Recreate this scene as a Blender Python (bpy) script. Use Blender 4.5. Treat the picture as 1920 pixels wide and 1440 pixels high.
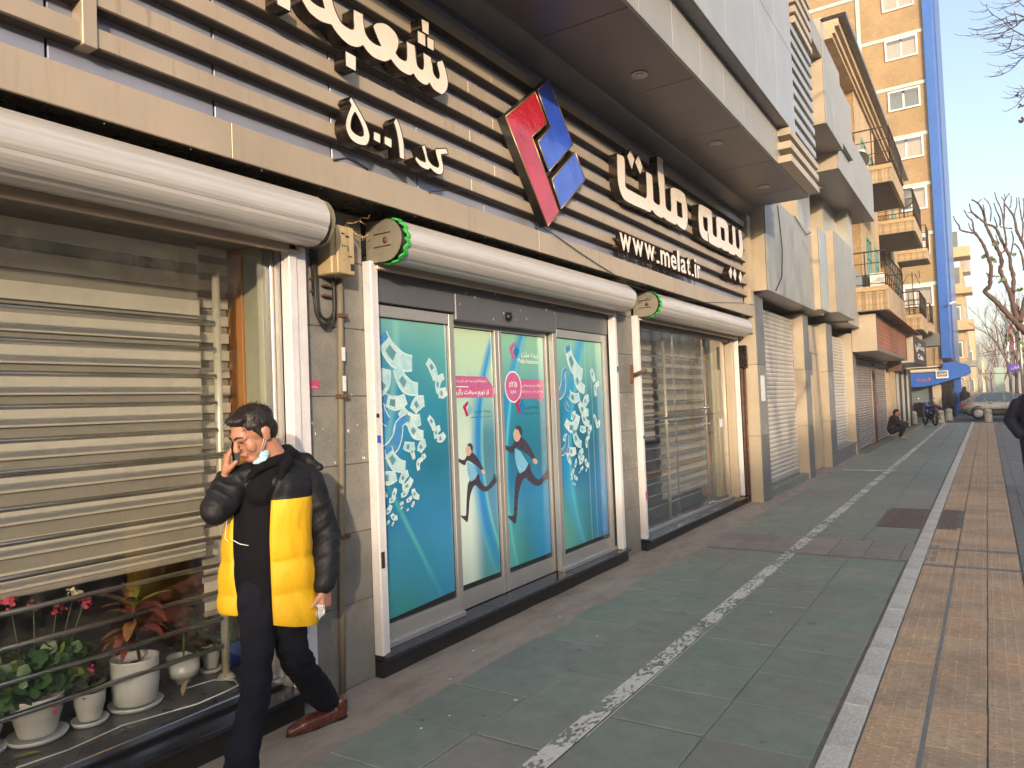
import bpy, math, random
import numpy as np
from mathutils import Vector, Matrix, noise
for _o in list(bpy.data.objects): bpy.data.objects.remove(_o)
SC = bpy.context.scene
TS = bpy.data.scenes.new('scratch'); TV = TS.view_layers[0]      # used only to turn curves, text and modifiers into meshes
def evaluate(o):
    TS.collection.objects.link(o); TV.update(); return bpy.data.meshes.new_from_object(o.evaluated_get(TV.depsgraph))
COL = SC.collection
RNG = random.Random(11)
# ------------------------------------------------------------------ camera
F, CH = 1377.0, 1.62
_dy = Vector((1851-960, 720-727, -F)).normalized()
_mx = Vector((-1170-960, 720-847, -F)).normalized()
_x = -_mx; _x = (_x - _x.dot(_dy)*_dy).normalized(); _z = _x.cross(_dy)
CR = Matrix((_x, _dy, _z))            # rows = world axes seen in camera space
cam = bpy.data.cameras.new('camera'); co = bpy.data.objects.new('camera', cam); COL.objects.link(co)
cam.sensor_width = 36; cam.lens = F/1920*36; cam.clip_start = .05; cam.clip_end = 2000
co.matrix_world = Matrix.Translation((0, 0, CH)) @ CR.to_4x4()
SC.camera = co
def P(u, v, ax, val):
    """a traced point of the photograph set down on the plane where the thing stands"""
    d = CR @ Vector(((u-960)/F, (720-v)/F, -1.0)); c = Vector((0, 0, CH)); t = (val-c[ax])/d[ax]
    return c + t*d
# ------------------------------------------------------------------ light
SUN_EL, SUN_OFF = math.radians(13.5), math.radians(39)     # elevation, angle away from the facades
sdir = Vector((math.sin(SUN_OFF)*math.cos(SUN_EL), -math.cos(SUN_OFF)*math.cos(SUN_EL), math.sin(SUN_EL)))
W = bpy.data.worlds.new('World'); SC.world = W; W.use_nodes = True
wn = W.node_tree; bg = wn.nodes['Background']; sk = wn.nodes.new('ShaderNodeTexSky')
sk.sky_type = 'NISHITA'; sk.sun_disc = False; sk.sun_elevation = SUN_EL
sk.sun_rotation = math.atan2(sdir.x, sdir.y)
sk.air_density = 1.0; sk.dust_density = 5.0; sk.ozone_density = .6; sk.altitude = 1100
wn.links.new(sk.outputs[0], bg.inputs[0]); bg.inputs[1].default_value = .15
sl = bpy.data.lights.new('sun', 'SUN'); sl.energy = 2.0; sl.angle = math.radians(.9); sl.color = (1, .80, .56)
so = bpy.data.objects.new('sun', sl); COL.objects.link(so)
so.rotation_euler = sdir.to_track_quat('Z', 'Y').to_euler(); so.location = (10, -20, 30)
SC.view_settings.view_transform = 'Standard'; SC.view_settings.look = 'None'; SC.view_settings.gamma = 1
SC.view_settings.exposure = 1.5; SC.view_settings.use_curve_mapping = False
SC.render.engine = 'CYCLES'; SC.cycles.max_bounces = 8; SC.cycles.transparent_max_bounces = 16
SC.cycles.use_denoising = True
# ------------------------------------------------------------------ helpers
def tag(o, label=None, cat=None, group=None, kind=None):
    if label: o['label'] = label
    if cat: o['category'] = cat
    if group: o['group'] = group
    if kind: o['kind'] = kind
    return o
def empty(name, loc=(0, 0, 0), label=None, cat=None, group=None, parent=None):
    o = bpy.data.objects.new(name, None); COL.objects.link(o); o.location = loc; o.empty_display_size = .1
    if parent: o.parent = parent
    return tag(o, label, cat, group)
class MB:
    def __init__(s): s.v = []; s.f = []; s.m = []; s.s = []
    def add(s, vs, fs, m=0, sm=False):
        o = len(s.v); s.v += [tuple(v) for v in vs]
        for f in fs: s.f.append(tuple(i+o for i in f)); s.m.append(m); s.s.append(sm)
    def box(s, x0, x1, y0, y1, z0, z1, m=0, b=0.0):
        c = ((x0+x1)/2, (y0+y1)/2, (z0+z1)/2); h = (abs(x1-x0)/2, abs(y1-y0)/2, abs(z1-z0)/2)
        return s.obox(c, ((1,0,0),(0,1,0),(0,0,1)), h, m, b)
    def obox(s, c, ax, h, m=0, b=0.0):
        c = Vector(c); A = [Vector(a).normalized() for a in ax]; b = min(b, min(h)*.9)
        if b <= 0:
            vs = [c+A[0]*h[0]*i+A[1]*h[1]*j+A[2]*h[2]*k for i in (-1,1) for j in (-1,1) for k in (-1,1)]
            s.add(vs, [(0,1,3,2),(4,6,7,5),(0,4,5,1),(2,3,7,6),(0,2,6,4),(1,5,7,3)], m); return
        vs = []; idx = {}
        for i in (-1,1):
            for j in (-1,1):
                for k in (-1,1):
                    for a in range(3):
                        e = [h[0], h[1], h[2]]
                        for q in range(3):
                            if q != a: e[q] -= b
                        idx[(i,j,k,a)] = len(vs); vs.append(c+A[0]*e[0]*i+A[1]*e[1]*j+A[2]*e[2]*k)
        fs = []
        for a in range(3):
            p, q = [t for t in range(3) if t != a]
            for sg in (-1,1):
                lp = []
                for (u, w) in ((-1,-1),(1,-1),(1,1),(-1,1)):
                    t = [0,0,0]; t[a] = sg; t[p] = u; t[q] = w; lp.append(idx[(*t, a)])
                if (sg > 0) != (a != 1): lp.reverse()
                fs.append(lp)
        for a in range(3):
            p, q = [t for t in range(3) if t != a]
            for u in (-1,1):
                for w in (-1,1):
                    t0 = [0,0,0]; t1 = [0,0,0]; t0[p]=t1[p]=u; t0[q]=t1[q]=w; t0[a]=-1; t1[a]=1
                    fs.append([idx[(*t0,p)], idx[(*t1,p)], idx[(*t1,q)], idx[(*t0,q)]])
        for i in (-1,1):
            for j in (-1,1):
                for k in (-1,1): fs.append([idx[(i,j,k,0)], idx[(i,j,k,1)], idx[(i,j,k,2)]])
        s.add(vs, fs, m)
    def tube(s, pts, r, n=8, m=0, cap=True):
        pts = [Vector(p) for p in pts]; N = len(pts); rs = r if hasattr(r, '__len__') else [r]*N
        vs = []; up = None
        for i, p in enumerate(pts):
            t = (pts[min(i+1,N-1)]-pts[max(i-1,0)]).normalized()
            if up is None:
                up = Vector((0,0,1)) if abs(t.z) < .9 else Vector((1,0,0))
            a = t.cross(up).normalized(); up = a.cross(t).normalized()
            for k in range(n):
                w = 2*math.pi*k/n; vs.append(p+(a*math.cos(w)+up*math.sin(w))*rs[i])
        fs = [(i*n+k, i*n+(k+1)%n, (i+1)*n+(k+1)%n, (i+1)*n+k) for i in range(N-1) for k in range(n)]
        if cap: fs += [tuple(reversed(range(n))), tuple(range((N-1)*n, N*n))]
        s.add(vs, fs, m, True)
    def lathe(s, prof, c=(0,0,0), n=20, m=0, ax='z', sc=(1,1)):
        vs = []; c = Vector(c)
        for r, z in prof:
            for k in range(n):
                w = 2*math.pi*k/n; a, b = r*math.cos(w)*sc[0], r*math.sin(w)*sc[1]
                vs.append(c+(Vector((a,b,z)) if ax == 'z' else Vector((z,a,b)) if ax == 'x' else Vector((b,z,a))))
        N = len(prof)
        fs = [(i*n+k, i*n+(k+1)%n, (i+1)*n+(k+1)%n, (i+1)*n+k) for i in range(N-1) for k in range(n)]
        fs += [tuple(reversed(range(n))), tuple(range((N-1)*n, N*n))]
        s.add(vs, fs, m, True)
    def poly(s, loop, d, m=0, ms=None):
        """closed flat loop (3-D points) pushed along vector d"""
        n = len(loop); d = Vector(d); L = [Vector(p) for p in loop]
        s.add(L+[p+d for p in L], [tuple(range(n)), tuple(range(2*n-1, n-1, -1))], m)
        s.add(L+[p+d for p in L], [(i, n+i, n+(i+1)%n, (i+1)%n) for i in range(n)], m if ms is None else ms)
    def quad(s, a, b, c, d, m=0): s.add([a,b,c,d], [(0,1,2,3)], m)
    def mesh(s, name, mats, fix=True):
        me = bpy.data.meshes.new(name); me.from_pydata(s.v, [], s.f)
        for t in (mats if isinstance(mats, (list, tuple)) else [mats]): me.materials.append(t)
        me.polygons.foreach_set('material_index', s.m); me.polygons.foreach_set('use_smooth', s.s)
        me.update()
        if fix:
            import bmesh
            bm = bmesh.new(); bm.from_mesh(me); bmesh.ops.recalc_face_normals(bm, faces=bm.faces); bm.to_mesh(me); bm.free()
        return me
    def build(s, name, mats, parent=None, label=None, cat=None, group=None, kind=None, fix=True):
        o = bpy.data.objects.new(name, s.mesh(name, mats, fix)); COL.objects.link(o)
        if parent is not None: adopt(o, parent)
        return tag(o, label, cat, group, kind)
def adopt(o, parent):
    o.parent = parent
    p = parent; off = Vector((0,0,0))
    o.matrix_parent_inverse = Matrix.Translation(-world_loc(parent))
def world_loc(o):
    l = Vector(o.location); p = o.parent
    if p is not None: l = l + world_loc(p) + o.matrix_parent_inverse.translation
    return l
def box(name, m, x0, x1, y0, y1, z0, z1, parent=None, b=.003, **k):
    mb = MB(); mb.box(x0,x1,y0,y1,z0,z1,0,b); return mb.build(name, m, parent, fix=False if b <= 0 else True, **k)
_cache = {}
def piece(name, m, size, loc, parent, b=.003, **k):
    """a box piece sharing its mesh with alike pieces; loc is its centre"""
    key = (name, m.name, tuple(round(q, 4) for q in size), b)
    if key not in _cache:
        mb = MB(); h = [q/2 for q in size]; mb.obox((0,0,0), ((1,0,0),(0,1,0),(0,0,1)), h, 0, b); _cache[key] = mb.mesh(name, m)
    o = bpy.data.objects.new(name, _cache[key]); COL.objects.link(o)
    if parent is not None:
        o.parent = parent; o.matrix_parent_inverse = Matrix.Translation(-world_loc(parent))
    o.location = loc
    return tag(o, **k)
def copy_tree(o, parent=None, loc=None, label=None):
    c = o.copy(); COL.objects.link(c)
    if parent is not None: c.parent = parent
    if loc is not None: c.location = loc
    if label: c['label'] = label
    for ch in list(o.children): copy_tree(ch, c)
    return c
# ------------------------------------------------------------------ materials
class NT:
    def __init__(s, name):
        s.m = bpy.data.materials.new(name); s.m.use_nodes = True; s.t = s.m.node_tree
        s.b = s.t.nodes['Principled BSDF']; s.out = s.t.nodes['Material Output']; s.tc = None
    def n(s, typ, **k):
        x = s.t.nodes.new('ShaderNode'+typ)
        for a, v in k.items(): setattr(x, a, v)
        return x
    def l(s, a, b): s.t.links.new(a, b)
    def co(s, kind='Object'):
        if s.tc is None: s.tc = s.n('TexCoord')
        return s.tc.outputs[kind]
    def mapping(s, scale=(1,1,1), src=None):
        mp = s.n('Mapping'); mp.inputs['Scale'].default_value = scale; s.l(src or s.co(), mp.inputs['Vector']); return mp.outputs[0]
    def noise(s, scale=5, detail=4, rough=.55, vec=None, dist=0):
        x = s.n('TexNoise'); x.inputs['Scale'].default_value = scale; x.inputs['Detail'].default_value = detail
        x.inputs['Roughness'].default_value = rough; x.inputs['Distortion'].default_value = dist
        s.l(vec or s.co(), x.inputs['Vector']); return x.outputs['Fac']
    def ramp(s, src, stops, interp='LINEAR'):
        r = s.n('ValToRGB'); e = r.color_ramp; e.interpolation = interp
        while len(e.elements) < len(stops): e.elements.new(.5)
        for q, (p, c) in zip(e.elements, stops): q.position = p; q.color = (*c, 1) if len(c) == 3 else c
        s.l(src, r.inputs[0]); return r.outputs[0]
    def mix(s, f, a, b, typ='MIX'):
        x = s.n('Mix', data_type='RGBA', blend_type=typ)
        for i, q in ((0, f), (6, a), (7, b)):
            if hasattr(q, 'is_linked') or hasattr(q, 'links'): s.l(q, x.inputs[i])
            elif i == 0: x.inputs[0].default_value = q
            else: x.inputs[i].default_value = (*q, 1)
        return x.outputs[2]
    def math(s, op, a, b=0, c=None):
        x = s.n('Math', operation=op)
        for i, q in enumerate((a, b, c)):
            if q is None: continue
            if hasattr(q, 'links'): s.l(q, x.inputs[i])
            else: x.inputs[i].default_value = q
        return x.outputs[0]
    def bump(s, h, strength=.3, dist=.01):
        x = s.n('Bump'); x.inputs['Strength'].default_value = strength; x.inputs['Distance'].default_value = dist
        s.l(h, x.inputs['Height']); s.l(x.outputs[0], s.b.inputs['Normal'])
    def set(s, **k):
        for a, v in k.items():
            i = s.b.inputs[a.replace('_', ' ')]
            if hasattr(v, 'links'): s.l(v, i)
            else: i.default_value = (*v, 1) if hasattr(v, '__len__') and len(v) == 3 else v
        return s
def mat(name, col, rough=.6, metal=0.0, var=.18, vs=4.0, bump=.12, bs=60, rnd=0.0, stretch=(1,1,1), dark=None, spec=.5, coat=0, bd=.003):
    """base colour broken up by two sizes of procedural noise, fine relief, optional change per object"""
    t = NT(name); v = t.mapping(stretch) if stretch != (1,1,1) else t.co()
    d = dark or tuple(c*(1-var*1.6) for c in col); l = tuple(min(1, c*(1+var*.5)) for c in col)
    f = t.ramp(t.noise(vs, 5, .6, v), [(.25, d), (.55, col), (.8, l)])
    f = t.mix(.35, f, t.ramp(t.noise(vs*9, 3, .6, v), [(.3, d), (.7, l)]))
    if rnd:
        oi = t.n('ObjectInfo'); r = t.math('MULTIPLY_ADD', oi.outputs['Random'], 2*rnd, 1-rnd)
        hs = t.n('HueSaturation'); t.l(r, hs.inputs['Value']); t.l(f, hs.inputs['Color']); f = hs.outputs[0]
    t.l(f, t.b.inputs['Base Color'])
    rr = t.math('MULTIPLY_ADD', t.noise(vs*3, 3, .6, v), .25, rough-.12)
    t.set(Roughness=rr, Metallic=metal, Specular_IOR_Level=spec)
    if coat: t.set(Coat_Weight=coat, Coat_Roughness=.08)
    if bump: t.bump(t.noise(bs, 4, .6, v), bump, bd)
    return t.m
# ================================================================== materials of the place
M = {}
M['slat'] = None
def stained(name, col, streak=(.25,.19,.13), amt=.5, rough=.42, metal=.25, rnd=.04):
    t = NT(name); v1 = t.mapping((1.0, 14, 1.2)); v2 = t.mapping((1,1,1))
    a = t.ramp(t.noise(1.6, 6, .7, v1), [(.52, (0,0,0)), (.75, (1,1,1))])
    b = t.ramp(t.noise(.9, 4, .6, v2), [(.45, (0,0,0)), (.7, (1,1,1))])
    k = t.math('MULTIPLY', t.math('MULTIPLY', a, b), amt)
    base = t.ramp(t.noise(2.2, 4, .6), [(.3, tuple(c*.9 for c in col)), (.7, tuple(min(1, c*1.07) for c in col))])
    c = t.mix(k, base, streak)
    oi = t.n('ObjectInfo'); hs = t.n('HueSaturation'); t.l(t.math('MULTIPLY_ADD', oi.outputs['Random'], 2*rnd, 1-rnd), hs.inputs['Value']); t.l(c, hs.inputs['Color'])
    t.l(hs.outputs[0], t.b.inputs['Base Color'])
    t.set(Roughness=t.math('MULTIPLY_ADD', k, .4, rough), Metallic=metal)
    t.bump(t.noise(3, 2, .5), .05, .004)
    return t.m
M['slat'] = stained('fascia_panel', (.47, .375, .28), amt=.9)
M['backing'] = stained('backing_panel', (.30, .31, .39), amt=.45, rough=.36, metal=.3)
M['clad'] = stained('silver_cladding', (.42, .405, .37), amt=.15, rough=.33, metal=.35)
M['cladblue'] = stained('grey_cladding', (.33, .325, .31), amt=.25, rough=.48, metal=.12)
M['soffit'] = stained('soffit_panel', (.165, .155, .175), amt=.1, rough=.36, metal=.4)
M['cream'] = stained('cream_panel', (.48, .395, .295), amt=.35, rough=.4, metal=.1)
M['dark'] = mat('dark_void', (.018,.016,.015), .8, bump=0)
M['bronze'] = mat('bronze_metal', (.055,.042,.035), .28, .85, var=.2, vs=6, bump=.03)
M['brass'] = mat('brass_trim', (.42,.27,.14), .35, .6, bump=.02)
M['letter'] = mat('milk_acrylic', (.82,.72,.62), .3, var=.05, vs=7, bump=.02, coat=.3)
M['alu'] = mat('brushed_aluminium', (.60,.56,.50), .36, .65, var=.08, bump=.08, bs=14, stretch=(1,.05,1))
M['galv'] = mat('roller_aluminium', (.68,.64,.61), .42, .35, var=.16, vs=3, bump=.05, bs=20, stretch=(4,.2,4), rnd=.05)
M['track'] = mat('painted_track', (.74,.71,.72), .5, .1, var=.12, vs=5, bump=.06)
M['header'] = mat('grey_header', (.17,.17,.185), .45, .5, var=.1, vs=3, bump=.03)
M['frame'] = mat('door_frame_aluminium', (.50,.48,.46), .38, .6, var=.08, vs=4, bump=.03)
M['black'] = mat('black_granite', (.022,.023,.027), .16, var=.3, vs=30, bump=.02, bs=200)
M['blackr'] = mat('black_riser', (.014,.013,.013), .45, var=.3, vs=14, bump=.05)
M['steel'] = mat('polished_steel', (.55,.56,.58), .20, .95, var=.05, bump=0)
M['brasst'] = mat('steel_post', (.75,.70,.52), .3, .4, var=.1, bump=0)
M['plate'] = mat('galvanised_plate', (.42,.38,.30), .5, .6, var=.2, vs=12, bump=.05)
M['tape'] = mat('green_rope', (.03,.42,.06), .5, var=.25, vs=40, bump=.3, bs=120)
M['orange'] = mat('orange_wood', (.55,.24,.05), .45, var=.15, vs=3, stretch=(3,3,.3))
M['green'] = mat('pale_green_jamb', (.42,.43,.30), .5, var=.1, vs=3)
M['blindl'] = mat('blind_light', (.64,.59,.47), .8, var=.06, vs=12, bump=.15, bs=300)
M['blindd'] = mat('blind_dark', (.33,.30,.24), .8, var=.06, vs=12, bump=.15, bs=300)
M['rust'] = mat('rusty_iron', (.17,.09,.06), .75, .3, var=.5, vs=14, bump=.3, bs=90)
M['wire'] = mat('black_cable', (.02,.018,.017), .5, bump=0)
M['sticker_w'] = mat('paper_white', (.70,.70,.70), .7, var=.15, vs=25, bump=.05)
M['sticker_p'] = mat('sticker_pink', (.50,.07,.17), .5, var=.2, vs=30, bump=0)
M['sticker_b'] = mat('sticker_blue', (.05,.10,.50), .5, var=.2, vs=30, bump=0)
M['sticker_k'] = mat('sticker_black', (.03,.03,.03), .5, bump=0)
M['white'] = mat('white_ceramic', (.64,.64,.60), .35, var=.05, vs=6, bump=.03, coat=.3)
M['whitepvc'] = mat('white_window_frame', (.76,.73,.68), .5, var=.08, vs=3, bump=.02)
def stone(name, base, dark, light, pits=.5, rough=.75):
    t = NT(name); a = t.ramp(t.noise(3.2, 6, .65), [(.3, dark), (.52, base), (.75, light)])
    b = t.ramp(t.noise(95, 2, .5), [(.30, (0,0,0)), (.40, (1,1,1))])
    sp = t.ramp(t.noise(17, 3, .75), [(.715, (0,0,0)), (.735, (1,1,1))])
    c = t.mix(t.math('MULTIPLY_ADD', b, -pits, pits), a, tuple(q*.35 for q in dark))
    c = t.mix(t.math('MULTIPLY', sp, .6), c, (.6,.57,.5))
    oi = t.n('ObjectInfo'); hs = t.n('HueSaturation'); t.l(t.math('MULTIPLY_ADD', oi.outputs['Random'], .26, .87), hs.inputs['Value']); t.l(c, hs.inputs['Color'])
    t.l(hs.outputs[0], t.b.inputs['Base Color']); t.set(Roughness=rough)
    t.bump(t.math('ADD', t.noise(60, 5, .7), t.math('MULTIPLY', b, .6)), .35, .004)
    return t.m
M['stone'] = stone('grey_pilaster_stone', (.20,.19,.17), (.14,.133,.12), (.26,.24,.21))
M['slate'] = None
def slate():
    t = NT('green_slate'); oi = t.n('ObjectInfo')
    g = t.n('NewGeometry')
    gum = t.ramp(t.noise(7.5, 1, .4, g.outputs['Position']), [(.735, (0,0,0)), (.75, (1,1,1))])
    big = t.ramp(t.noise(.55, 4, .6, g.outputs['Position']), [(.36, (.205,.205,.192)), (.5, (.19,.218,.188)), (.64, (.222,.225,.205))])
    per = t.ramp(oi.outputs['Random'], [(0, (.98,.92,.90)), (.3, (.86,1.0,.93)), (.55, (1.0,1.01,.97)), (.8, (.93,.94,.96)), (1, (1.05,1.0,.97))])
    c = t.mix(1.0, big, per, 'MULTIPLY')
    st = t.ramp(t.noise(6, 6, .75, g.outputs['Position']), [(.35, (.86,.86,.86)), (.6, (1.05,1.05,1.05))])
    c = t.mix(1.0, c, st, 'MULTIPLY')
    sp = t.ramp(t.noise(42, 2, .8, g.outputs['Position']), [(.735, (0,0,0)), (.76, (1,1,1))])
    c = t.mix(t.math('MULTIPLY', sp, .35), c, (.42,.40,.36))
    c = t.mix(t.math('MULTIPLY', gum, .55), c, (.06,.058,.055))
    wide = t.ramp(t.noise(.35, 6, .75, g.outputs['Position']), [(.38, (.93,.93,.95)), (.6, (1.12,1.11,1.08))]); c = t.mix(1.0, c, wide, 'MULTIPLY')
    t.l(c, t.b.inputs['Base Color']); t.set(Roughness=t.math('MULTIPLY_ADD', t.noise(9, 4, .6, g.outputs['Position']), .3, .42))
    t.bump(t.noise(26, 6, .7, g.outputs['Position']), .35, .006)
    return t.m
M['slate'] = slate()
M['joint'] = mat('joint_mortar', (.19,.17,.145), .9, var=.3, vs=8, bump=.3)
M['rough'] = None
def roughc():
    t = NT('rough_concrete'); v = t.mapping((1,.35,1))
    a = t.ramp(t.noise(5, 8, .75, v), [(.3, (.19,.155,.13)), (.5, (.30,.25,.21)), (.72, (.38,.32,.27))])
    s = t.ramp(t.noise(55, 3, .8, v), [(.66, (0,0,0)), (.72, (1,1,1))])
    c = t.mix(t.math('MULTIPLY', s, .5), a, (.50,.44,.36))
    t.l(c, t.b.inputs['Base Color']); t.set(Roughness=.9); t.bump(t.noise(45, 8, .8, v), .7, .008); return t.m
M['rough'] = roughc()
M['asphalt'] = mat('asphalt', (.065,.065,.068), .85, var=.25, vs=2, bump=.4, bs=140)
M['paver'] = mat('grey_paver', (.19,.185,.18), .75, var=.2, vs=6, bump=.3, rnd=.12)
M['brown'] = mat('brown_paver', (.25,.22,.20), .75, var=.2, vs=7, bump=.3, rnd=.15)
M['tactile'] = None
def tact():
    t = NT('tan_tactile'); g = t.n('NewGeometry'); oi = t.n('ObjectInfo')
    a = t.ramp(t.noise(1.7, 5, .7, g.outputs['Position']), [(.3, (.34,.25,.165)), (.5, (.47,.34,.225)), (.72, (.54,.40,.26))])
    b = t.ramp(t.noise(30, 4, .7, g.outputs['Position']), [(.3, (.72,.72,.72)), (.7, (1.12,1.12,1.12))])
    c = t.mix(1.0, a, b, 'MULTIPLY'); r = t.ramp(oi.outputs['Random'], [(0, (.84,.86,.9)), (.5, (1,.98,.95)), (1, (1.1,1.0,.93))])
    c = t.mix(1.0, c, r, 'MULTIPLY')
    t.l(c, t.b.inputs['Base Color']); t.set(Roughness=.7); t.bump(t.noise(70, 4, .7, g.outputs['Position']), .3, .004); return t.m
M['tactile'] = tact()
def wornpaint(name, col, under, thr=(.46,.50), sc=26, stretch=(1,1,1), holes=True):
    t = NT(name); v = t.mapping(stretch)
    f = t.ramp(t.math('ADD', t.math('MULTIPLY', t.noise(sc, 5, .65, v), .6), t.math('MULTIPLY', t.noise(3.2, 3, .6), .4)), [(thr[0], (0,0,0)), (thr[1], (1,1,1))])
    cc = t.ramp(t.noise(60, 3, .6), [(.3, tuple(q*.8 for q in col)), (.7, col)])
    if holes:
        t.l(cc, t.b.inputs['Base Color']); tr = t.n('BsdfTransparent'); mx = t.n('MixShader')
        t.l(f, mx.inputs[0]); t.l(tr.outputs[0], mx.inputs[1]); t.l(t.b.outputs[0], mx.inputs[2]); t.l(mx.outputs[0], t.out.inputs[0])
    else: t.l(t.mix(f, under, cc), t.b.inputs['Base Color'])
    t.set(Roughness=.7); t.bump(t.noise(40, 5, .7, v), .4, .004); return t.m
M['paint'] = wornpaint('worn_white_paint', (.66,.64,.60), None, (.475,.49), 40, (1,.5,1))
M['kerbwhite'] = wornpaint('white_kerb_stone', (.64,.62,.56), (.40,.385,.35), (.42,.56), 85, (1,.6,1), holes=False)
def brick(name, c1, c2, mortar, bw=.22, bh=.07, axis='XZ', mort=.012, bump=.5, var=.25):
    t = NT(name); sp = t.n('SeparateXYZ'); cb = t.n('CombineXYZ'); t.l(t.co(), sp.inputs[0])
    t.l(sp.outputs[0 if axis[0] == 'X' else 1], cb.inputs[0]); t.l(sp.outputs[2], cb.inputs[1])
    b = t.n('TexBrick'); t.l(cb.outputs[0], b.inputs['Vector'])
    for k, q in (('Color1', c1), ('Color2', c2), ('Mortar', mortar)): b.inputs[k].default_value = (*q, 1)
    b.inputs['Scale'].default_value = 1; b.inputs['Mortar Size'].default_value = mort; b.inputs['Brick Width'].default_value = bw; b.inputs['Row Height'].default_value = bh
    n = t.ramp(t.noise(.7, 5, .7), [(.3, (1-var,)*3), (.7, (1+var*.4,)*3)]); c = t.mix(1.0, b.outputs['Color'], n, 'MULTIPLY')
    n2 = t.ramp(t.noise(9, 4, .7), [(.3, (.82,)*3), (.7, (1.12,)*3)]); c = t.mix(1.0, c, n2, 'MULTIPLY')
    t.l(c, t.b.inputs['Base Color']); t.set(Roughness=.85); t.bump(t.math('ADD', t.math('MULTIPLY', b.outputs['Fac'], -1.0), t.math('MULTIPLY', t.noise(40, 4, .6), .5)), bump, .01); return t.m
M['ybrick'] = brick('yellow_brick', (.37,.245,.115), (.30,.185,.08), (.36,.26,.15))
M['ybrickY'] = brick('yellow_brick_street', (.50,.27,.085), (.40,.205,.06), (.44,.30,.15), axis='YZ')
M['pbrick'] = brick('pale_brick_street', (.50,.36,.22), (.44,.31,.18), (.46,.36,.25), axis='YZ')
M['pbrickX'] = brick('pale_brick', (.50,.34,.17), (.43,.28,.13), (.48,.36,.22), axis='XZ')
M['redtile'] = brick('red_tile_sign', (.30,.115,.065), (.25,.09,.05), (.40,.20,.13), bw=.45, bh=.12, axis='YZ', mort=.01)
M['blue'] = mat('blue_panel', (.010,.10,.42), .45, .0, var=.14, vs=.6, bump=.04, bs=3, coat=.2)
M['cyanband'] = mat('pale_blue_band', (.42,.55,.50), .6, var=.12, vs=2, bump=.05)
M['bollard'] = mat('concrete_bollard', (.42,.38,.32), .85, var=.2, vs=8, bump=.3)
M['rail'] = mat('dark_iron_railing', (.045,.035,.03), .6, .4, var=.2, bump=.05)
M['tealframe'] = mat('teal_window_frame', (.10,.26,.22), .55, var=.2, vs=5, bump=.05)
M['balc'] = mat('balcony_underside', (.20,.165,.145), .85, var=.25, vs=3, bump=.2)
M['grille'] = mat('cast_iron_cover', (.17,.13,.105), .6, .4, var=.3, vs=12, bump=.3)
M['concrete'] = mat('plain_concrete', (.30,.28,.25), .85, var=.2, vs=2, bump=.2)
M['skin'] = mat('skin', (.46,.215,.14), .5, var=.14, vs=14, bump=.05, bs=160)
M['skin2'] = mat('skin_shade', (.42,.23,.16), .55, var=.14, vs=14, bump=.05)
M['hair'] = mat('dark_hair', (.018,.012,.010), .5, var=.4, vs=40, bump=.6, bs=140, stretch=(1,1,.4))
def glass(name, tint=(1,1,1), refl=.5, base=.0, dirt=.03):
    t = NT(name); t.t.nodes.remove(t.b); tr = t.n('BsdfTransparent'); tr.inputs[0].default_value = (*tint, 1)
    gl = t.n('BsdfGlossy'); gl.inputs['Roughness'].default_value = .02; gl.inputs[0].default_value = (.95,.96,.97,1)
    fr = t.n('Fresnel'); fr.inputs[0].default_value = 1.5; k = t.math('MULTIPLY_ADD', fr.outputs[0], refl, base)
    df = t.n('BsdfDiffuse'); df.inputs[0].default_value = (.4,.38,.34,1)
    m1 = t.n('MixShader'); t.l(t.ramp(t.noise(5, 5, .7), [(.5, (0,0,0)), (.9, (dirt*4,)*3)]), m1.inputs[0]); t.l(tr.outputs[0], m1.inputs[1]); t.l(df.outputs[0], m1.inputs[2])
    m2 = t.n('MixShader'); t.l(k, m2.inputs[0]); t.l(m1.outputs[0], m2.inputs[1]); t.l(gl.outputs[0], m2.inputs[2]); t.l(m2.outputs[0], t.out.inputs[0]); return t.m
M['glass'] = glass('shop_glass')
M['winglass'] = mat('window_glass_dark', (.16,.19,.20), .12, var=.3, vs=1.5, bump=0)
M['curtain'] = mat('curtain_behind_glass', (.36,.32,.27), .25, var=.2, vs=4, stretch=(6,6,.3), bump=0, coat=.6)
# ================================================================== GROUND
g = MB(); g.box(-400, 400, -200, 1200, -.5, -.042); g.build('ground', M['asphalt'], kind='structure')
pav = empty('pavement', (0, 0, 0)); pav['kind'] = 'structure'
box('paving_bed', M['joint'], -3.9, .32, -3, 41.6, -.04, -.009, pav, b=0)
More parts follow.
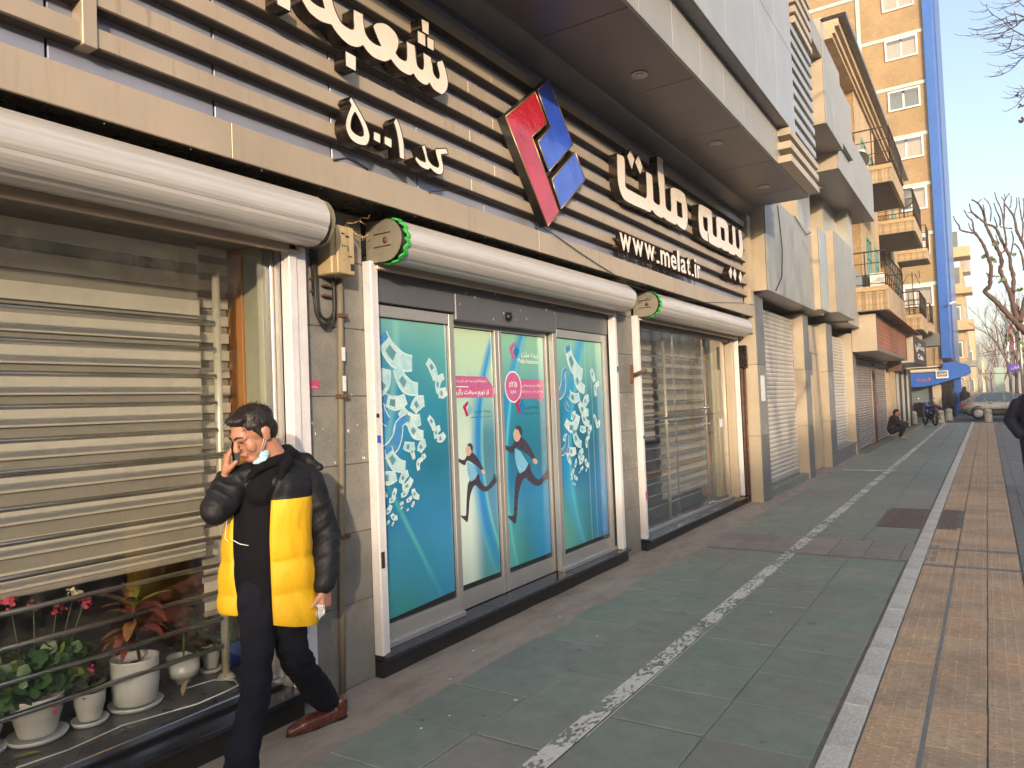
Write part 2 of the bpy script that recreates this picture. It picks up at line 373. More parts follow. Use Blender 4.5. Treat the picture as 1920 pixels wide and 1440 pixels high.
# rough concrete strip along the shop fronts
sm = MB(); ny = 90; nx = 6
vs = []; fs = []
for j in range(ny+1):
    y = 1.0+j*20.5/ny
    for i in range(nx+1):
        e = -2.62+.05*math.sin(y*1.3)+.05*noise.noise((0, y*.9, 3)) if i == nx else None
        x = -3.7+(e+3.7 if e is not None else i*(1.05)/nx)
        vs.append((x, y, .001+.005*noise.noise((x*3, y*3, 0)) if i < nx else -.004))
for j in range(ny):
    for i in range(nx): a = j*(nx+1)+i; fs.append((a, a+1, a+nx+2, a+nx+1))
sm.add(vs, fs, 0, True); sm.build('concrete_strip', M['rough'], pav)
xs = [-2.74, -2.24, -1.74, -1.23, -.735]
def slab_rows(y0, y1, pitch):
    y = y0
    while y < y1-.05: yield y; y += pitch
rr = random.Random(4)
far = MB()
for y in slab_rows(2.0, 41, .49):
    for i in range(4):
        x0, x1 = xs[i]+.004, xs[i+1]-.004
        yo = y+(0.0 if i % 2 == 0 else .0)+rr.uniform(-.01, .01)
        if 7.9 < yo+.25 < 8.85: continue
        if i == 3 and 9.7 < yo+.25 < 11.45: continue
        if yo < 16.5 and (x0 > -2.0 or yo > 2.3):
            o = piece('paving_slab', M['slate'], (x1-x0, .482, .03), ((x0+x1)/2, yo+.245, -.015+rr.uniform(-.002, .002)), pav, b=.004)
            o.rotation_euler = (rr.uniform(-.003,.003), rr.uniform(-.003,.003), rr.uniform(-.004,.004))
        else: far.box(x0, x1, yo+.004, yo+.486, -.03, rr.uniform(-.002, .002))
far.build('paving_slab_far', M['slate'], pav, kind='stuff')
for r_ in range(2):                                    # small brown pavers crossing the slabs
    y = 8.02+r_*.42
    x = -2.72
    while x < -.78:
        w = .32
        piece('brown_paver', M['brown'], (w-.008, .41, .03), (x+w/2, y+.2, -.015), pav, b=.003); x += w
for yy in (16.9,):                                     # pale cross band further down
    for k in range(3): piece('light_paver', M['kerbwhite'], (.33, .11, .03), (-2.5+k*.345, yy, -.009), pav, b=.003)
# rough-edged white edging stones, tactile tiles, grey edging
y = 2.2
while y < 41:
    L = .98
    piece('edging_stone', M['kerbwhite'], (.122, L-.01, .035), (-.652, y+L/2, -.009+rr.uniform(-.002, .002)), pav, b=.006); y += L
tm = MB(); s = .243
tm.obox((0,0,0), ((1,0,0),(0,1,0),(0,0,1)), (s/2, s/2, .014), 0, .003)
for i in range(4):
    for j in range(6):
        cx, cy = -s/2+s*(i+.5)/4, -s/2+s*(j+.5)/6
        n = 6; vs = [(cx+.0085*math.cos(2*math.pi*k/n), cy+.0085*math.sin(2*math.pi*k/n), .0135) for k in range(n)]+[(cx+.0045*math.cos(2*math.pi*k/n), cy+.0045*math.sin(2*math.pi*k/n), .018) for k in range(n)]
        tm.add(vs, [(k, (k+1) % n, n+(k+1) % n, n+k) for k in range(n)]+[tuple(range(n, 2*n))], 0)
tme = tm.mesh('tactile_tile', M['tactile']); nt = 0
tf = MB()
for i, cx in enumerate((-.46, -.205, .045)):
    y = 3.0+.1*i
    while y < 40.5:
        if abs(y-8.64) < .14 or abs(y-7.8) < .14: pass
        if i == 0 and 9.85 < y < 11.5: y += .25; continue
        if y < 14.5:
            o = bpy.data.objects.new('tactile_tile', tme); COL.objects.link(o); o.parent = pav
            o.location = (cx+rr.uniform(-.002,.002), y+.125, -.014+rr.uniform(-.002, .002)); o.rotation_euler = (rr.uniform(-.005,.005), rr.uniform(-.005,.005), rr.choice((0, math.pi))+rr.uniform(-.006,.006)); nt += 1
        else:
            tf.box(cx-s/2, cx+s/2, y, y+s, -.03, 0)
            if y < 36:
                for a in range(4):
                    for b_ in range(4):
                        px_, py_ = cx-s/2+s*(a+.5)/4, y+s*(b_+.5)/4; tf.box(px_-.011, px_+.011, py_-.011, py_+.011, -.001, .005)
        y += .25
tf.build('tactile_tile_far', M['tactile'], pav, kind='stuff')
for yy in (7.82, 8.66): box('joint_strip', M['paver'], -.58, .17, yy-.045, yy+.045, -.02, .0035, pav)
box('cement_patch', M['paver'], -.342, -.318, 2.4, 7.6, -.02, .002, pav)
y = 3
while y < 41:
    piece('grey_edging', M['paver'], (.12, .96, .03), (.238, y+.5, -.013), pav, b=.004); y += .975
rp = MB()
for i in range(9):
    y = 5
    while y < 38:
        x0 = .31+i*.42; rp.box(x0, x0+.41, y, y+.40, -.03, -.004+rr.uniform(-.002,.002)); y += .415
rp.build('dark_paver', M['paver'], pav, kind='stuff')
box('right_bed', M['joint'], .3, 4.3, -3, 41, -.04, -.012, pav, b=0)
# peeling white guide line, 4 mm above the slabs
pl = MB(); pl.quad((-1.845, 1.8, .0042), (-1.735, 1.8, .0042), (-1.69, 41, .0042), (-1.82, 41, .0042)); pl.build('painted_line', M['paint'], pav)
pl = MB(); pl.quad((-1.722, 3.2, .0042), (-1.715, 3.2, .0042), (-1.715, 6.6, .0042), (-1.722, 6.6, .0042)); pl.build('painted_line', M['kerbwhite'], pav)
# iron chamber covers
cv = empty('chamber_cover', (-.8, 10.7, 0), 'rusty cast iron chamber covers cut by the white edging line beside the tactile tiles', 'manhole cover')
box('cover_frame', M['rust'], -1.23, -.34, 9.84, 11.52, -.03, -.010, cv)
for (x0, x1, y0, y1) in ((-1.20, -.735, 9.88, 10.66), (-1.20, -.735, 10.7, 11.48), (-.575, -.375, 9.88, 10.66), (-.575, -.375, 10.7, 11.48)):
    c = MB(); c.box(x0, x1, y0, y1, -.01, .001, 0, .003)
    nx = max(2, int((x1-x0)/.045)); ny = int((y1-y0)/.09)
    for i in range(nx):
        for j in range(ny): px_, py_ = x0+.015+(x1-x0-.03)*(i+.5)/nx, y0+.015+(y1-y0-.03)*(j+.5)/ny; c.box(px_-.012, px_+.012, py_-.03, py_+.03, 0, .007)
    c.build('cover_plate', M['grille'], cv)
# litter: leaves of paper and stones lying on the slabs
lt = MB()
for k in range(60):
    x = rr.uniform(-3.15, -.9) if k % 3 else rr.uniform(-3.15, -2.5); y = rr.uniform(2.6, 16); r_ = rr.uniform(.004, .012); a = rr.uniform(0, 6)
    lt.add([(x+r_*rr.uniform(.5,1.3)*math.cos(a+t), y+r_*rr.uniform(.5,1.6)*math.sin(a+t), .006+rr.uniform(0,.004)) for t in (0, 1.3, 2.6, 4, 5.2)], [(0,1,2,3,4)])
tag(lt.build('litter', M['sticker_w']), None, None, kind='stuff')
# street beyond the kerb: road with kerb stones far right
rd = MB(); rd.box(4.3, 15, -60, 400, -.05, -.036); rd.build('road', M['asphalt'], kind='structure')
kb = MB()
for k in range(40): kb.box(4.15, 4.32, 0+k*1.0, .99+k*1.0, -.04, .10, 0, .01)
kb.build('kerb', M['paver'], kind='structure')
# cross street mouth where the car stands
cs = MB(); cs.box(-60, 4.3, 41.7, 53.5, -.045, -.03); cs.build('side_street', M['asphalt'], kind='structure')
sw = MB(); sw.box(-3.9, 4.3, 53.5, 160, -.04, .02); sw.build('far_pavement', M['paver'], kind='structure')
# ================================================================== INSURANCE OFFICE
bd = empty('insurance_office', (-3.4, 6, 0), 'nearest shop front with ribbed beige fascia, dark overhanging soffit and three window bays', 'building')
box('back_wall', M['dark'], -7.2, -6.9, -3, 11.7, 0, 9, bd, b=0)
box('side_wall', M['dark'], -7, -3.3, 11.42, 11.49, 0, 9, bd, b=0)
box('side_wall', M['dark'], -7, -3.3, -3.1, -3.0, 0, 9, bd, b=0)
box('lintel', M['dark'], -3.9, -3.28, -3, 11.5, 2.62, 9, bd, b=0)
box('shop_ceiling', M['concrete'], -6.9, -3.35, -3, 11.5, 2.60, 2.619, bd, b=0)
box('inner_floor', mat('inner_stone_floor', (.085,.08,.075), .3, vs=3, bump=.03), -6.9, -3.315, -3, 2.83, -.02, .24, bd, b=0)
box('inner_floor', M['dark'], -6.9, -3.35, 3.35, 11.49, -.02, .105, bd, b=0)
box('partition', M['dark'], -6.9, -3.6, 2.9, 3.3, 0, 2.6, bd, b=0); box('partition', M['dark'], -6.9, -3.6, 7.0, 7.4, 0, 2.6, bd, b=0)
# pilasters laid from stone blocks
for (y0, y1) in ((2.845, 3.335), (6.955, 7.455), (-1.9, -1.6)):
    z = .0; zs = [0, .485, .90, 1.31, 1.72, 2.13, 2.54, 2.84]
    for a, b_ in zip(zs[:-1], zs[1:]):
        o = box('stone_block', M['stone'], -3.60, -3.23+rr.uniform(-.002, .002), y0, y1, a+.003, b_-.003, bd, b=.004)
    box('mortar_core', M['joint'], -3.58, -3.238, y0+.004, y1-.004, 0, 2.84, bd, b=0)
M['slatshade'] = mat('painted_slat_shade', (.05,.035,.025), .6, bump=0)  # dark strip below each slat: the underside's shade put into its colour
# fascia: backing panels, slats, bottom beam
ys = [-2.3+.75*k for k in range(19)]
ys = [y_-.02 for y_ in ys]
for k in range(-6, 13):
    y0 = 2.93+.75*(k-1); y1 = y0+.75
    if y1 > 11.5: y1 = 11.3
    if y0 > 11.2 or y0 < -1.9: continue
    box('backing_panel', M['backing'], -3.063, -3.05, y0+.006, y1-.006, 2.9, 4.46, bd, b=.002)
box('backing_frame', M['bronze'], -3.12, -3.07, -2, 11.3, 2.86, 4.5, bd, b=0)
for k in range(7):
    z0 = 3.153+.1755*k
    cuts = [-2, .62+.25*(k % 2), 4.19+.3*(k % 2), 7.9-.2*(k % 3), 11.29]
    for a, b_ in zip(cuts[:-1], cuts[1:]):
        box('slat', M['slat'], -3.049, -2.98, a+.0015, b_-.0015, z0, z0+.082, bd, b=.0025)
        box('slat_shade_strip', M['slatshade'], -3.049, -2.984, a+.0015, b_-.0015, z0-.007, z0-.0005, bd, b=0)
for a, b_ in zip([-2, 2.2, 5.05, 8.0, 10.6], [2.2, 5.05, 8.0, 10.6, 11.7]):
    box('beam_panel', M['slat'], -2.965, -2.95, a+.0015, b_-.0015, 2.85, 3.022, bd, b=.002)
box('beam_top', M['slat'], -3.05, -2.966, -2, 11.69, 3.008, 3.021, bd, b=0)
box('beam_underside', M['bronze'], -3.28, -2.967, -2, 11.69, 2.853, 2.868, bd, b=0)
bx = MB()
for k in range(34): bx.lathe([(.004, 0), (.006, -.002), (.003, -.006)], (-2.99, -1.5+k*.39, 2.853), 8)
bx.build('rivet', M['steel'], bd, kind='stuff')
# small upright box at the near end and lit end column
box('upright_post', M['slat'], -3.05, -2.968, 1.53, 1.59, 3.14, 4.3, bd)
box('end_column', M['cream'], -3.04, -2.935, 11.30, 11.49, 3.03, 4.40, bd, b=.004)
box('end_column', M['cream'], -3.30, -2.955, 11.44, 11.49, 2.6, 3.0, bd, b=.004)
# soffit
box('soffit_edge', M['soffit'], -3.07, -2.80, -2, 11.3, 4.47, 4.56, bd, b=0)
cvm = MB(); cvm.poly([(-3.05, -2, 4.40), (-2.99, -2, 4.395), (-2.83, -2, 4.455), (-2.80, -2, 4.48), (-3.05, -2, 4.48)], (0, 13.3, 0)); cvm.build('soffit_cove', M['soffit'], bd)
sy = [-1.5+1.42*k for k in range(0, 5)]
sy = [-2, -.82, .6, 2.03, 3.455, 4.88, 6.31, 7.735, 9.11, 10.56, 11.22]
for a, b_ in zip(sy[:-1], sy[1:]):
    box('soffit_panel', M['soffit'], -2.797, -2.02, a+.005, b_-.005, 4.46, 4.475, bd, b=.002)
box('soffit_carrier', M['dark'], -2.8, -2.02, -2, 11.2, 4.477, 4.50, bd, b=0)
for yy in (3.8, 5.95, 8.08, 10.18):
    l = MB(); l.lathe([(.075, 0), (.078, -.006), (.062, -.010), (.058, -.004), (.056, -.003)], (-2.40, yy, 4.459), 28, 0)
    l.lathe([(.030, 0), (.030, -.005), (.024, -.006)], (-2.40, yy, 4.456), 16, 0)
    for k in range(8): w = k*math.pi/4; l.lathe([(.006, 0), (.006, -.004)], (-2.40+.042*math.cos(w), yy+.042*math.sin(w), 4.456), 6, 0)
    l.build('recessed_lamp', M['alu'], bd)
# canopy face, upper panels
cy = [-2, -1.3, -.6, .1, .8, 1.5, 2.2, 2.9, 3.6, 4.3, 5.0, 5.7, 6.4, 7.1, 7.8, 8.5, 9.2, 9.9, 10.6, 11.1]
for a, b_ in zip(cy[:-1], cy[1:]): box('canopy_face_panel', M['cladblue'], -2.03, -2.0, a+.003, b_-.003, 4.455, 4.90, bd, b=.002)
box('canopy_step', M['soffit'], -2.03, -1.885, -2, 9.72, 4.90, 4.915, bd, b=0)
py = [-2, -.9, .2, 1.3, 2.4, 3.5, 4.6, 5.7, 6.8, 7.9, 8.82, 9.72]
for a, b_ in zip(py[:-1], py[1:]):
    for z0, z1 in ((4.905, 5.94), (5.94, 7.0), (7.0, 8.1), (8.1, 9.2)):
        box('upper_panel', M['clad'], -1.90, -1.87, a+.003, b_-.003, z0+.003, z1-.003, bd, b=.002)
box('upper_core', M['dark'], -7, -2.031, -2, 11.1, 4.52, 9.4, bd, b=0); box('upper_core', M['dark'], -2.03, -1.905, -2, 9.70, 4.92, 9.2, bd, b=0)
for k in range(28):
    z0 = 4.462+.1655*k
    ya = 9.30 if k < 3 or k >= 12 else 9.74
    if k >= 12: ya = 9.94+.06*(k-12) if k < 15 else 9.6
    box('louvre', M['cream'] if k < 3 or k > 11 else M['clad'], -2.15, -1.85 if k < 3 or k > 11 else -1.87, ya, 11.08+.0*k, z0, z0+.088, bd, b=.003)
box('louvre_core', M['bronze'], -2.4, -1.99, 9.75, 11.05, 4.50, 9.2, bd, b=0)
# ------------------------------------------------------------------ roller shutters
def roller(y0, y1, lab, near_plate=True, tape=True):
    e = empty('roller_shutter', (-3.06, (y0+y1)/2, 2.68), lab, 'roller shutter', 'shutters rolled up over the insurance office bays')
    R_ = .135; c = (-3.06, 2.675); N = 9
    core = MB(); core.tube([(c[0], y0+.01, c[1]), (c[0], y1-.01, c[1])], R_-.006, 24); core.build('roll_core', M['dark'], e)
    for k in range(N):
        a0 = 2*math.pi*k/N+.35; a1 = a0+2*math.pi/N-.010; m_ = MB(); vs = []
        for j in range(6):
            a = a0+(a1-a0)*j/5; rr_ = R_-(.0035 if j in (0, 5) else 0)+.0015*(k % 3)
            for yy in (y0, y1):
                for dr in (0, -.006): vs.append((c[0]+(rr_+dr)*math.cos(a), yy, c[1]+(rr_+dr)*math.sin(a)))
        fs = []
        for j in range(5):
            q = j*4; fs += [(q, q+4, q+6, q+2), (q+1, q+3, q+7, q+5), (q, q+1, q+5, q+4), (q+2, q+6, q+7, q+3)]
        fs += [(0, 2, 3, 1), (20, 21, 23, 22)]
        m_.add(vs, fs, 0, False); m_.build('shutter_slat', M['galv'], e)
    # piece of curtain coming off the roll, bottom bar
    cu = MB(); cu.quad((-3.07, y0+.05, 2.545), (-3.07, y1-.05, 2.545), (-3.175, y1-.05, 2.615), (-3.175, y0+.05, 2.615)); cu.build('curtain', M['header'], e)
    box('bottom_bar', M['plateb'], -3.20, -3.165, y0-.02, y1+.0, 2.515, 2.60, e, b=.004)
    box('bottom_bar_lip', M['plateb'], -3.165, -3.15, y0-.02, y1, 2.513, 2.528, e, b=.002)
    for yy, dy_, vis in ((y0, -1, near_plate), (y1, 1, True)):
        pl_ = MB(); lp = [(-3.225, yy, 2.55), (-3.225, yy, 2.81)]
        lp += [(-3.06+.125*math.cos(a), yy, 2.675+.13*math.sin(a)) for a in np.linspace(math.pi*.55, -math.pi*.5, 14)]
        pl_.poly([(p[0], p[1]+dy_*.045, p[2]) for p in lp], (0, dy_*.006, 0)); pl_.build('end_plate', M['plate'], e)
        if vis and dy_ < 0:
            for zz in (2.64, 2.72): sl_ = MB(); sl_.box(-3.16, -3.02, yy+dy_*.0525, yy+dy_*.0515, zz-.004, zz+.004); sl_.build('slot', M['dark'], e)
        if dy_ < 0 and tape:
            tp = MB(); pts = []
            for k in range(97):
                a = 2*math.pi*k/96; w = .009*math.sin(k*.9); pts.append((c[0]+(R_+.003)*math.cos(a)+w*.3, yy+.004+w, c[1]+(R_+.003)*math.sin(a)))
            tp.tube(pts, .009, 6)
            tp.tube([(p[0]*1.0, p[1]-.016, p[2]) for p in pts], .008, 6); tp.build('green_rope', M['tape'], e)
    ax_ = MB(); ax_.tube([(c[0], y0-.06, c[1]), (c[0], y0+.02, c[1])], .02, 10); ax_.tube([(c[0], y1-.02, c[1]), (c[0], y1+.06, c[1])], .02, 10); ax_.build('axle', M['rust'], e)
    return e
M['plateb'] = mat('bottom_bar_metal', (.60,.47,.36), .45, .4, var=.15, vs=5, bump=.05, stretch=(1,.2,1))
roller(-1.7, 2.785, 'rolled-up shutter over the window with the potted plants', tape=False)
roller(3.42, 6.90, 'rolled-up shutter over the turquoise sliding doors')
roller(7.56, 11.25, 'rolled-up shutter over the barred glass doors, third from the left')
def track(y0, y1, z0, z1, lab, x=-3.165):
    e = empty('shutter_track', (x, y0, z0), lab, 'rail', 'upright guide rails of the rolled-up shutters')
    w = y1-y0
    box('rail_face', M['track'], -3.235, x, y0, y0+w*.42, z0, z1, e, b=.004); box('rail_face', M['track'], -3.235, x-.012, y0+w*.45, y1, z0, z1, e, b=.004)
    return e
track(2.705, 2.835, .13, 2.56, 'white guide rail right of the plant window')
track(3.335, 3.415, .13, 2.56, 'white guide rail left of the turquoise doors, with small stickers')
track(6.86, 6.95, .13, 2.56, 'white guide rail right of the turquoise doors')
track(7.46, 7.55, .13, 2.56, 'white guide rail left of the barred glass doors')
track(11.29, 11.35, .13, 2.56, 'white guide rail right of the barred glass doors')
# ------------------------------------------------------------------ steps
def step(y0, y1, lab, top=.13, front=-3.13):
    e = empty('door_step', (-3.2, y0, 0), lab, 'step', 'black stone steps of the bays')
    n = max(1, round((y1-y0)/1.45)); w = (y1-y0)/n
    for k in range(n):
        box('step_slab', M['black'], -3.62, front, y0+k*w+.001, y0+(k+1)*w-.001, top-.032, top, e, b=.006)
        box('riser', M['blackr'], -3.45, front-.035, y0+k*w+.001, y0+(k+1)*w-.001, -.02, top-.033, e, b=.002)
    return e
step(-1.7, 2.72, 'black stone step below the plant window', top=.15)
step(3.33, 6.97, 'black granite step below the turquoise doors')
step(7.47, 11.42, 'black granite step below the barred glass doors', top=.12)
# ------------------------------------------------------------------ traced outlines -> solid letters
def smooth(pts, sub=4):
    n = len(pts); out = []
    for i in range(n):
        p1, p2 = pts[i], pts[(i+1) % n]; p0 = pts[i-1] if len(p1) < 3 else p1; p3 = pts[(i+2) % n] if len(p2) < 3 else p2
        for k in range(sub):
            t = k/sub
            f = lambda a, b, c, d: .5*((2*b)+(-a+c)*t+(2*a-5*b+4*c-d)*t*t+(-a+3*b-3*c+d)*t**3)
            out.append((f(p0[0], p1[0], p2[0], p3[0]), f(p0[1], p1[1], p2[1], p3[1])))
    return out
def curve_mesh(loops, name, extrude, bevel=0):
    """filled 2-D outlines (lists of (y,z)) with holes -> mesh; local x = y_world, local y = z_world, thickness +-extrude"""
    cu = bpy.data.curves.new(name, 'CURVE'); cu.dimensions = '2D'; cu.fill_mode = 'BOTH'; cu.extrude = extrude; cu.bevel_depth = bevel; cu.bevel_resolution = 0
    for lp in loops:
        sp = cu.splines.new('POLY'); sp.points.add(len(lp)-1)
        for q, (a, b) in zip(sp.points, lp): q.co = (a, b, 0, 1)
        sp.use_cyclic_u = True
    return obj_mesh(cu, name)
def obj_mesh(cu, name):
    o = bpy.data.objects.new('tmp', cu); me = evaluate(o); me.name = name; bpy.data.objects.remove(o); bpy.data.curves.remove(cu); return me
M_WALL = Matrix(((0,0,1,0),(1,0,0,0),(0,1,0,0),(0,0,0,1)))     # local (x,y,z) -> world (z -> X, x -> Y, y -> Z)
def place(me, X, m, name, parent=None, **k):
    me.transform(M_WALL); me.transform(Matrix.Translation((X, 0, 0))); me.materials.clear(); me.materials.append(m)
    o = bpy.data.objects.new(name, me); COL.objects.link(o)
    if parent is not None: adopt(o, parent)
    return tag(o, **k)
def to_wall(px, X): return [(p.y, p.z) for p in (P(u, v, 0, X) for u, v in px)]
def letter(loops_px, X0, X1, parent, name='letter', sm=True, face=None, side=None):
    L = [to_wall(smooth(l) if sm else [(q[0], q[1]) for q in l], X1) for l in loops_px]
    h = (X1-X0)/2
    body = place(curve_mesh(L, name, h-.002), (X0+X1)/2-.002, side or M['bronze'], name, parent)
    place(curve_mesh(L, name+'_face', .0015, -.0035 if False else 0), X1-.0008, face or M['letter'], name+'_face', body)
    # thin metal rim standing proud round the face
    rim = MB()
    for lp in L:
        pts = [(X1+.001, a, b) for a, b in lp]; rim.tube(pts+[pts[0], pts[1]], .0035, 4)
    rim.build('rim', M['bronze'], body); return body
zA_ = lambda L: [tuple([500+q[0]/5.333, q[1]/5.333]+list(q[2:])) for q in L]
zB_ = lambda L: [tuple([620+q[0]/7.579, 160+q[1]/7.579]+list(q[2:])) for q in L]
zC_ = lambda L: [tuple([1130+q[0]/8.4706, 270+q[1]/8.4706]+list(q[2:])) for q in L]
zD_ = lambda L: [tuple([1280+q[0]/8, 370+q[1]/8]+list(q[2:])) for q in L]
zF_ = lambda L: [tuple([900+q[0]/4.646, 130+q[1]/4.646]+list(q[2:])) for q in L]
XS, XL = -2.978, -2.89
s1 = empty('sign_lettering', (-2.93, 3.1, 3.7), 'large raised white Persian word cut off at the top left of the ribbed fascia', 'sign')
letter([zA_([(350,0),(365,30),(420,120),(500,190),(560,225),(645,250,1),(690,320),(760,400),(830,455),(900,475),(935,470),(960,455,1),(1000,510),(1060,570),(1130,605),(1180,618),(1215,610),(1240,595,1),(1280,650),(1340,710),(1400,745),(1440,755),(1465,738,1),(1500,790),(1550,835),(1590,852),(1615,845),(1625,828,1),(1660,885),(1710,925),(1760,945),(1800,900),(1812,850),(1810,790),(1790,700),(1765,625),(1755,600,1),(1700,618,1),(1710,680),(1725,740),(1720,785),(1690,770),(1665,720),(1655,650),(1640,570,1),(1560,520,1),(1568,600),(1565,680),(1545,693),(1510,660),(1495,600),(1488,530),(1480,455,1),(1395,410,1),(1400,500),(1398,590),(1380,605),(1330,580),(1290,530,1),(1315,470),(1318,400),(1290,330),(1230,265),(1170,230),(1100,228),(1065,255),(1070,290),(1100,370),(1140,460,1),(1080,435),(1020,385),(985,320),(970,240),(962,140,1),(865,90,1),(865,180),(870,270),(855,293),(810,275),(750,230),(710,160),(670,60),(655,0),(630,-80),(580,-170),(510,-230),(420,-240),(355,-180),(338,-90)]),
        zA_([(425,-20),(460,20),(520,60),(575,80,1),(560,20),(535,-50),(490,-110),(440,-120),(415,-70)])], XS, XL, s1)
for q in ([(1545,185),(1620,225),(1622,355),(1552,315)], [(1505,300),(1585,345),(1590,470),(1508,425)], [(1600,362),(1670,400),(1672,512),(1603,475)], [(783,505),(893,565),(893,715),(788,658)], [(100,-75),(238,-5),(235,118),(103,45)]):
    letter([zA_(q)], XS, XL, s1, 'letter_dot', sm=False)
s2 = empty('sign_lettering', (-2.93, 3.5, 3.3), 'smaller raised white Persian code line with number under the cut off big word', 'sign')
letter([zB_([(283,155,1),(330,230),(400,350),(470,480),(520,590),(550,700),(545,790),(510,850),(460,855),(380,835),(300,780),(245,700),(215,600),(215,500),(240,410),(270,330),(290,280,1),(258,215,1)]), zB_([(345,380,1),(400,480),(450,600),(465,690),(440,722),(380,705),(320,660),(285,600),(290,510),(310,440)])], XS, XL, s2)
for q in ([(607,650),(703,693),(705,830),(608,775)], [(760,715),(863,760),(865,895),(762,835)]): letter([zB_(q)], XS, XL, s2, 'letter_dot', sm=False)
letter([zB_([(930,455,1),(960,520),(1000,640),(1025,750),(1040,880),(1048,1060,1),(980,1030,1),(970,900),(955,780),(930,650),(890,520,1)])], XS, XL, s2)
letter([zB_([(1288,862,1),(1335,842,1),(1358,930),(1375,1020),(1410,1090),(1460,1140),(1520,1165,1),(1535,1150),(1530,1100),(1505,1020),(1490,950),(1485,915),(1505,900,1),(1640,895,1),(1670,975,1),(1570,985,1),(1580,1060),(1600,1150),(1600,1220),(1575,1265),(1530,1268),(1470,1235),(1425,1190),(1410,1180,1),(1390,1202),(1340,1190),(1270,1150),(1215,1080),(1195,1035,1),(1215,1010,1),(1270,1060),(1345,1092,1),(1345,1060),(1320,960)])], XS, XL, s2)
s3 = empty('sign_lettering', (-2.93, 8.5, 3.7), 'large raised white Persian company name right of the red and blue emblem', 'sign')
letter([zC_([(222,150,1),(300,180),(335,215),(350,300),(355,500),(360,650),(385,700),(450,740),(560,800),(680,862,1),(695,820),(695,700),(690,560),(683,435,1),(740,460),(780,500),(790,600),(800,760),(805,880),(830,930),(890,970,1),(905,940),(900,800),(880,600),(865,350),(858,190,1),(920,215),(960,260),(965,400),(980,600),(990,800),(1000,950),(1020,1030),(1080,1075,1),(1085,1000),(1078,850),(1075,720),(1100,690),(1160,700),(1240,740),(1300,800),(1325,900),(1345,1050),(1350,1200),(1335,1330),(1300,1368),(1240,1335),(1190,1290),(1175,1265,1),(1160,1285),(1100,1260),(1020,1215),(980,1180),(965,1160,1),(945,1180),(880,1150),(820,1100),(790,1060),(775,1050,1),(750,1085),(650,1040),(500,975),(360,900),(310,840),(270,740),(240,600),(228,400)]),
        zC_([(1175,905,1),(1250,945,1),(1258,1050),(1265,1175,1),(1190,1140,1),(1178,1020)])], XS, XL, s3)
for q in ([(440,85),(505,240),(462,410),(385,195)], [(565,165),(635,370),(592,488),(510,290)]): letter([zC_(q)], XS, XL, s3, 'letter_dot', sm=False)
letter([zD_([(240,100,1),(300,120),(380,165),(430,210),(440,300),(448,450),(460,560),(510,600,1),(508,500),(500,380),(500,300),(530,290),(600,320),(655,365),(680,430),(688,550),(695,670),(745,718,1),(750,650),(740,500),(738,412,1),(785,450,1),(795,600),(808,740),(845,775,1),(850,700),(838,560),(833,475,1),(880,505,1),(900,650),(908,780),(900,880),(880,915),(830,890),(800,862),(790,850,1),(775,870),(700,840),(685,815,1),(670,815),(600,785),(575,755,1),(555,765),(480,730),(410,690),(388,665,1),(385,600),(378,520,1),(376,600),(384,668,1),(330,640),(280,590),(250,500),(240,400),(232,250)]),
        zD_([(305,290,1),(365,310,1),(373,400),(372,512,1),(330,485),(310,400)]), zD_([(570,445,1),(620,470,1),(628,560),(630,655,1),(585,635,1),(575,560)])], XS, XL, s3)
for q in ([(720,1035),(745,1120),(725,1240),(685,1115)], [(775,1050),(808,1150),(792,1265),(750,1150)], [(862,1095),(895,1195),(870,1305),(835,1195)]): letter([zD_(q)], XS, XL, s3, 'letter_dot', sm=False)
# web address: one body per character
def text_mesh(body, name, extrude=0, bold=.0):
    cu = bpy.data.curves.new(name, 'FONT'); cu.body = body; cu.size = 1; cu.extrude = extrude; cu.offset = bold; cu.resolution_u = 3
    return obj_mesh(cu, name)
def fit(me, a0, a1, b0, b1):
    xs_ = [v.co.x for v in me.vertices]; ys_ = [v.co.y for v in me.vertices]
    if not xs_: return me
    X0, X1, Y0, Y1 = min(xs_), max(xs_), min(ys_), max(ys_)
    for v in me.vertices: v.co.x = a0+(v.co.x-X0)/(X1-X0 or 1)*(a1-a0); v.co.y = b0+(v.co.y-Y0)/(Y1-Y0 or 1)*(b1-b0)
    return me
s4 = empty('sign_lettering', (-2.93, 7.6, 3.2), 'row of small raised letters reading www.melat.ir under the company name', 'sign')
adv = [('w', .86, 0, 1), ('w', .86, 0, 1), ('w', .86, 0, 1), ('.', .30, 0, .2), ('m', .86, 0, 1), ('e', .56, 0, 1), ('l', .22, 0, 1.45), ('a', .54, 0, 1), ('t', .36, 0, 1.3), ('.', .26, 0, .2), ('i', .2, 0, 1.4), ('r', .34, 0, 1)]
tot = sum(a[1] for a in adv)+.12*(len(adv)-1); Y = 6.485; k_ = (8.84-6.485)/tot
for ch, w, z0, h in adv:
    for nm, ex, X, mt, dl in (('letter', .024, -2.916, M['bronze'], 0), ('letter_face', .001, -2.8905, M['letter'], 0)):
        me = fit(text_mesh(ch, nm, ex, .018 if ch not in '.il' else .0), Y, Y+w*k_, 3.09, 3.09+.165*h)
        o_ = place(me, X, mt, nm, s4 if nm == 'letter' else body_)
        if nm == 'letter': body_ = o_
    Y += (w+.12)*k_
fr = MB()
for zz in (3.13, 3.21): fr.box(-2.975, -2.945, 6.5, 8.83, zz-.006, zz+.006)
for k in range(12): fr.tube([(-2.96, 6.6+k*.2, 3.12), (-2.965, 6.62+k*.2, 3.05), (-2.975, 6.66+k*.2, 3.03)], .004, 5)
fr.build('mounting_rail', M['rust'], s4)
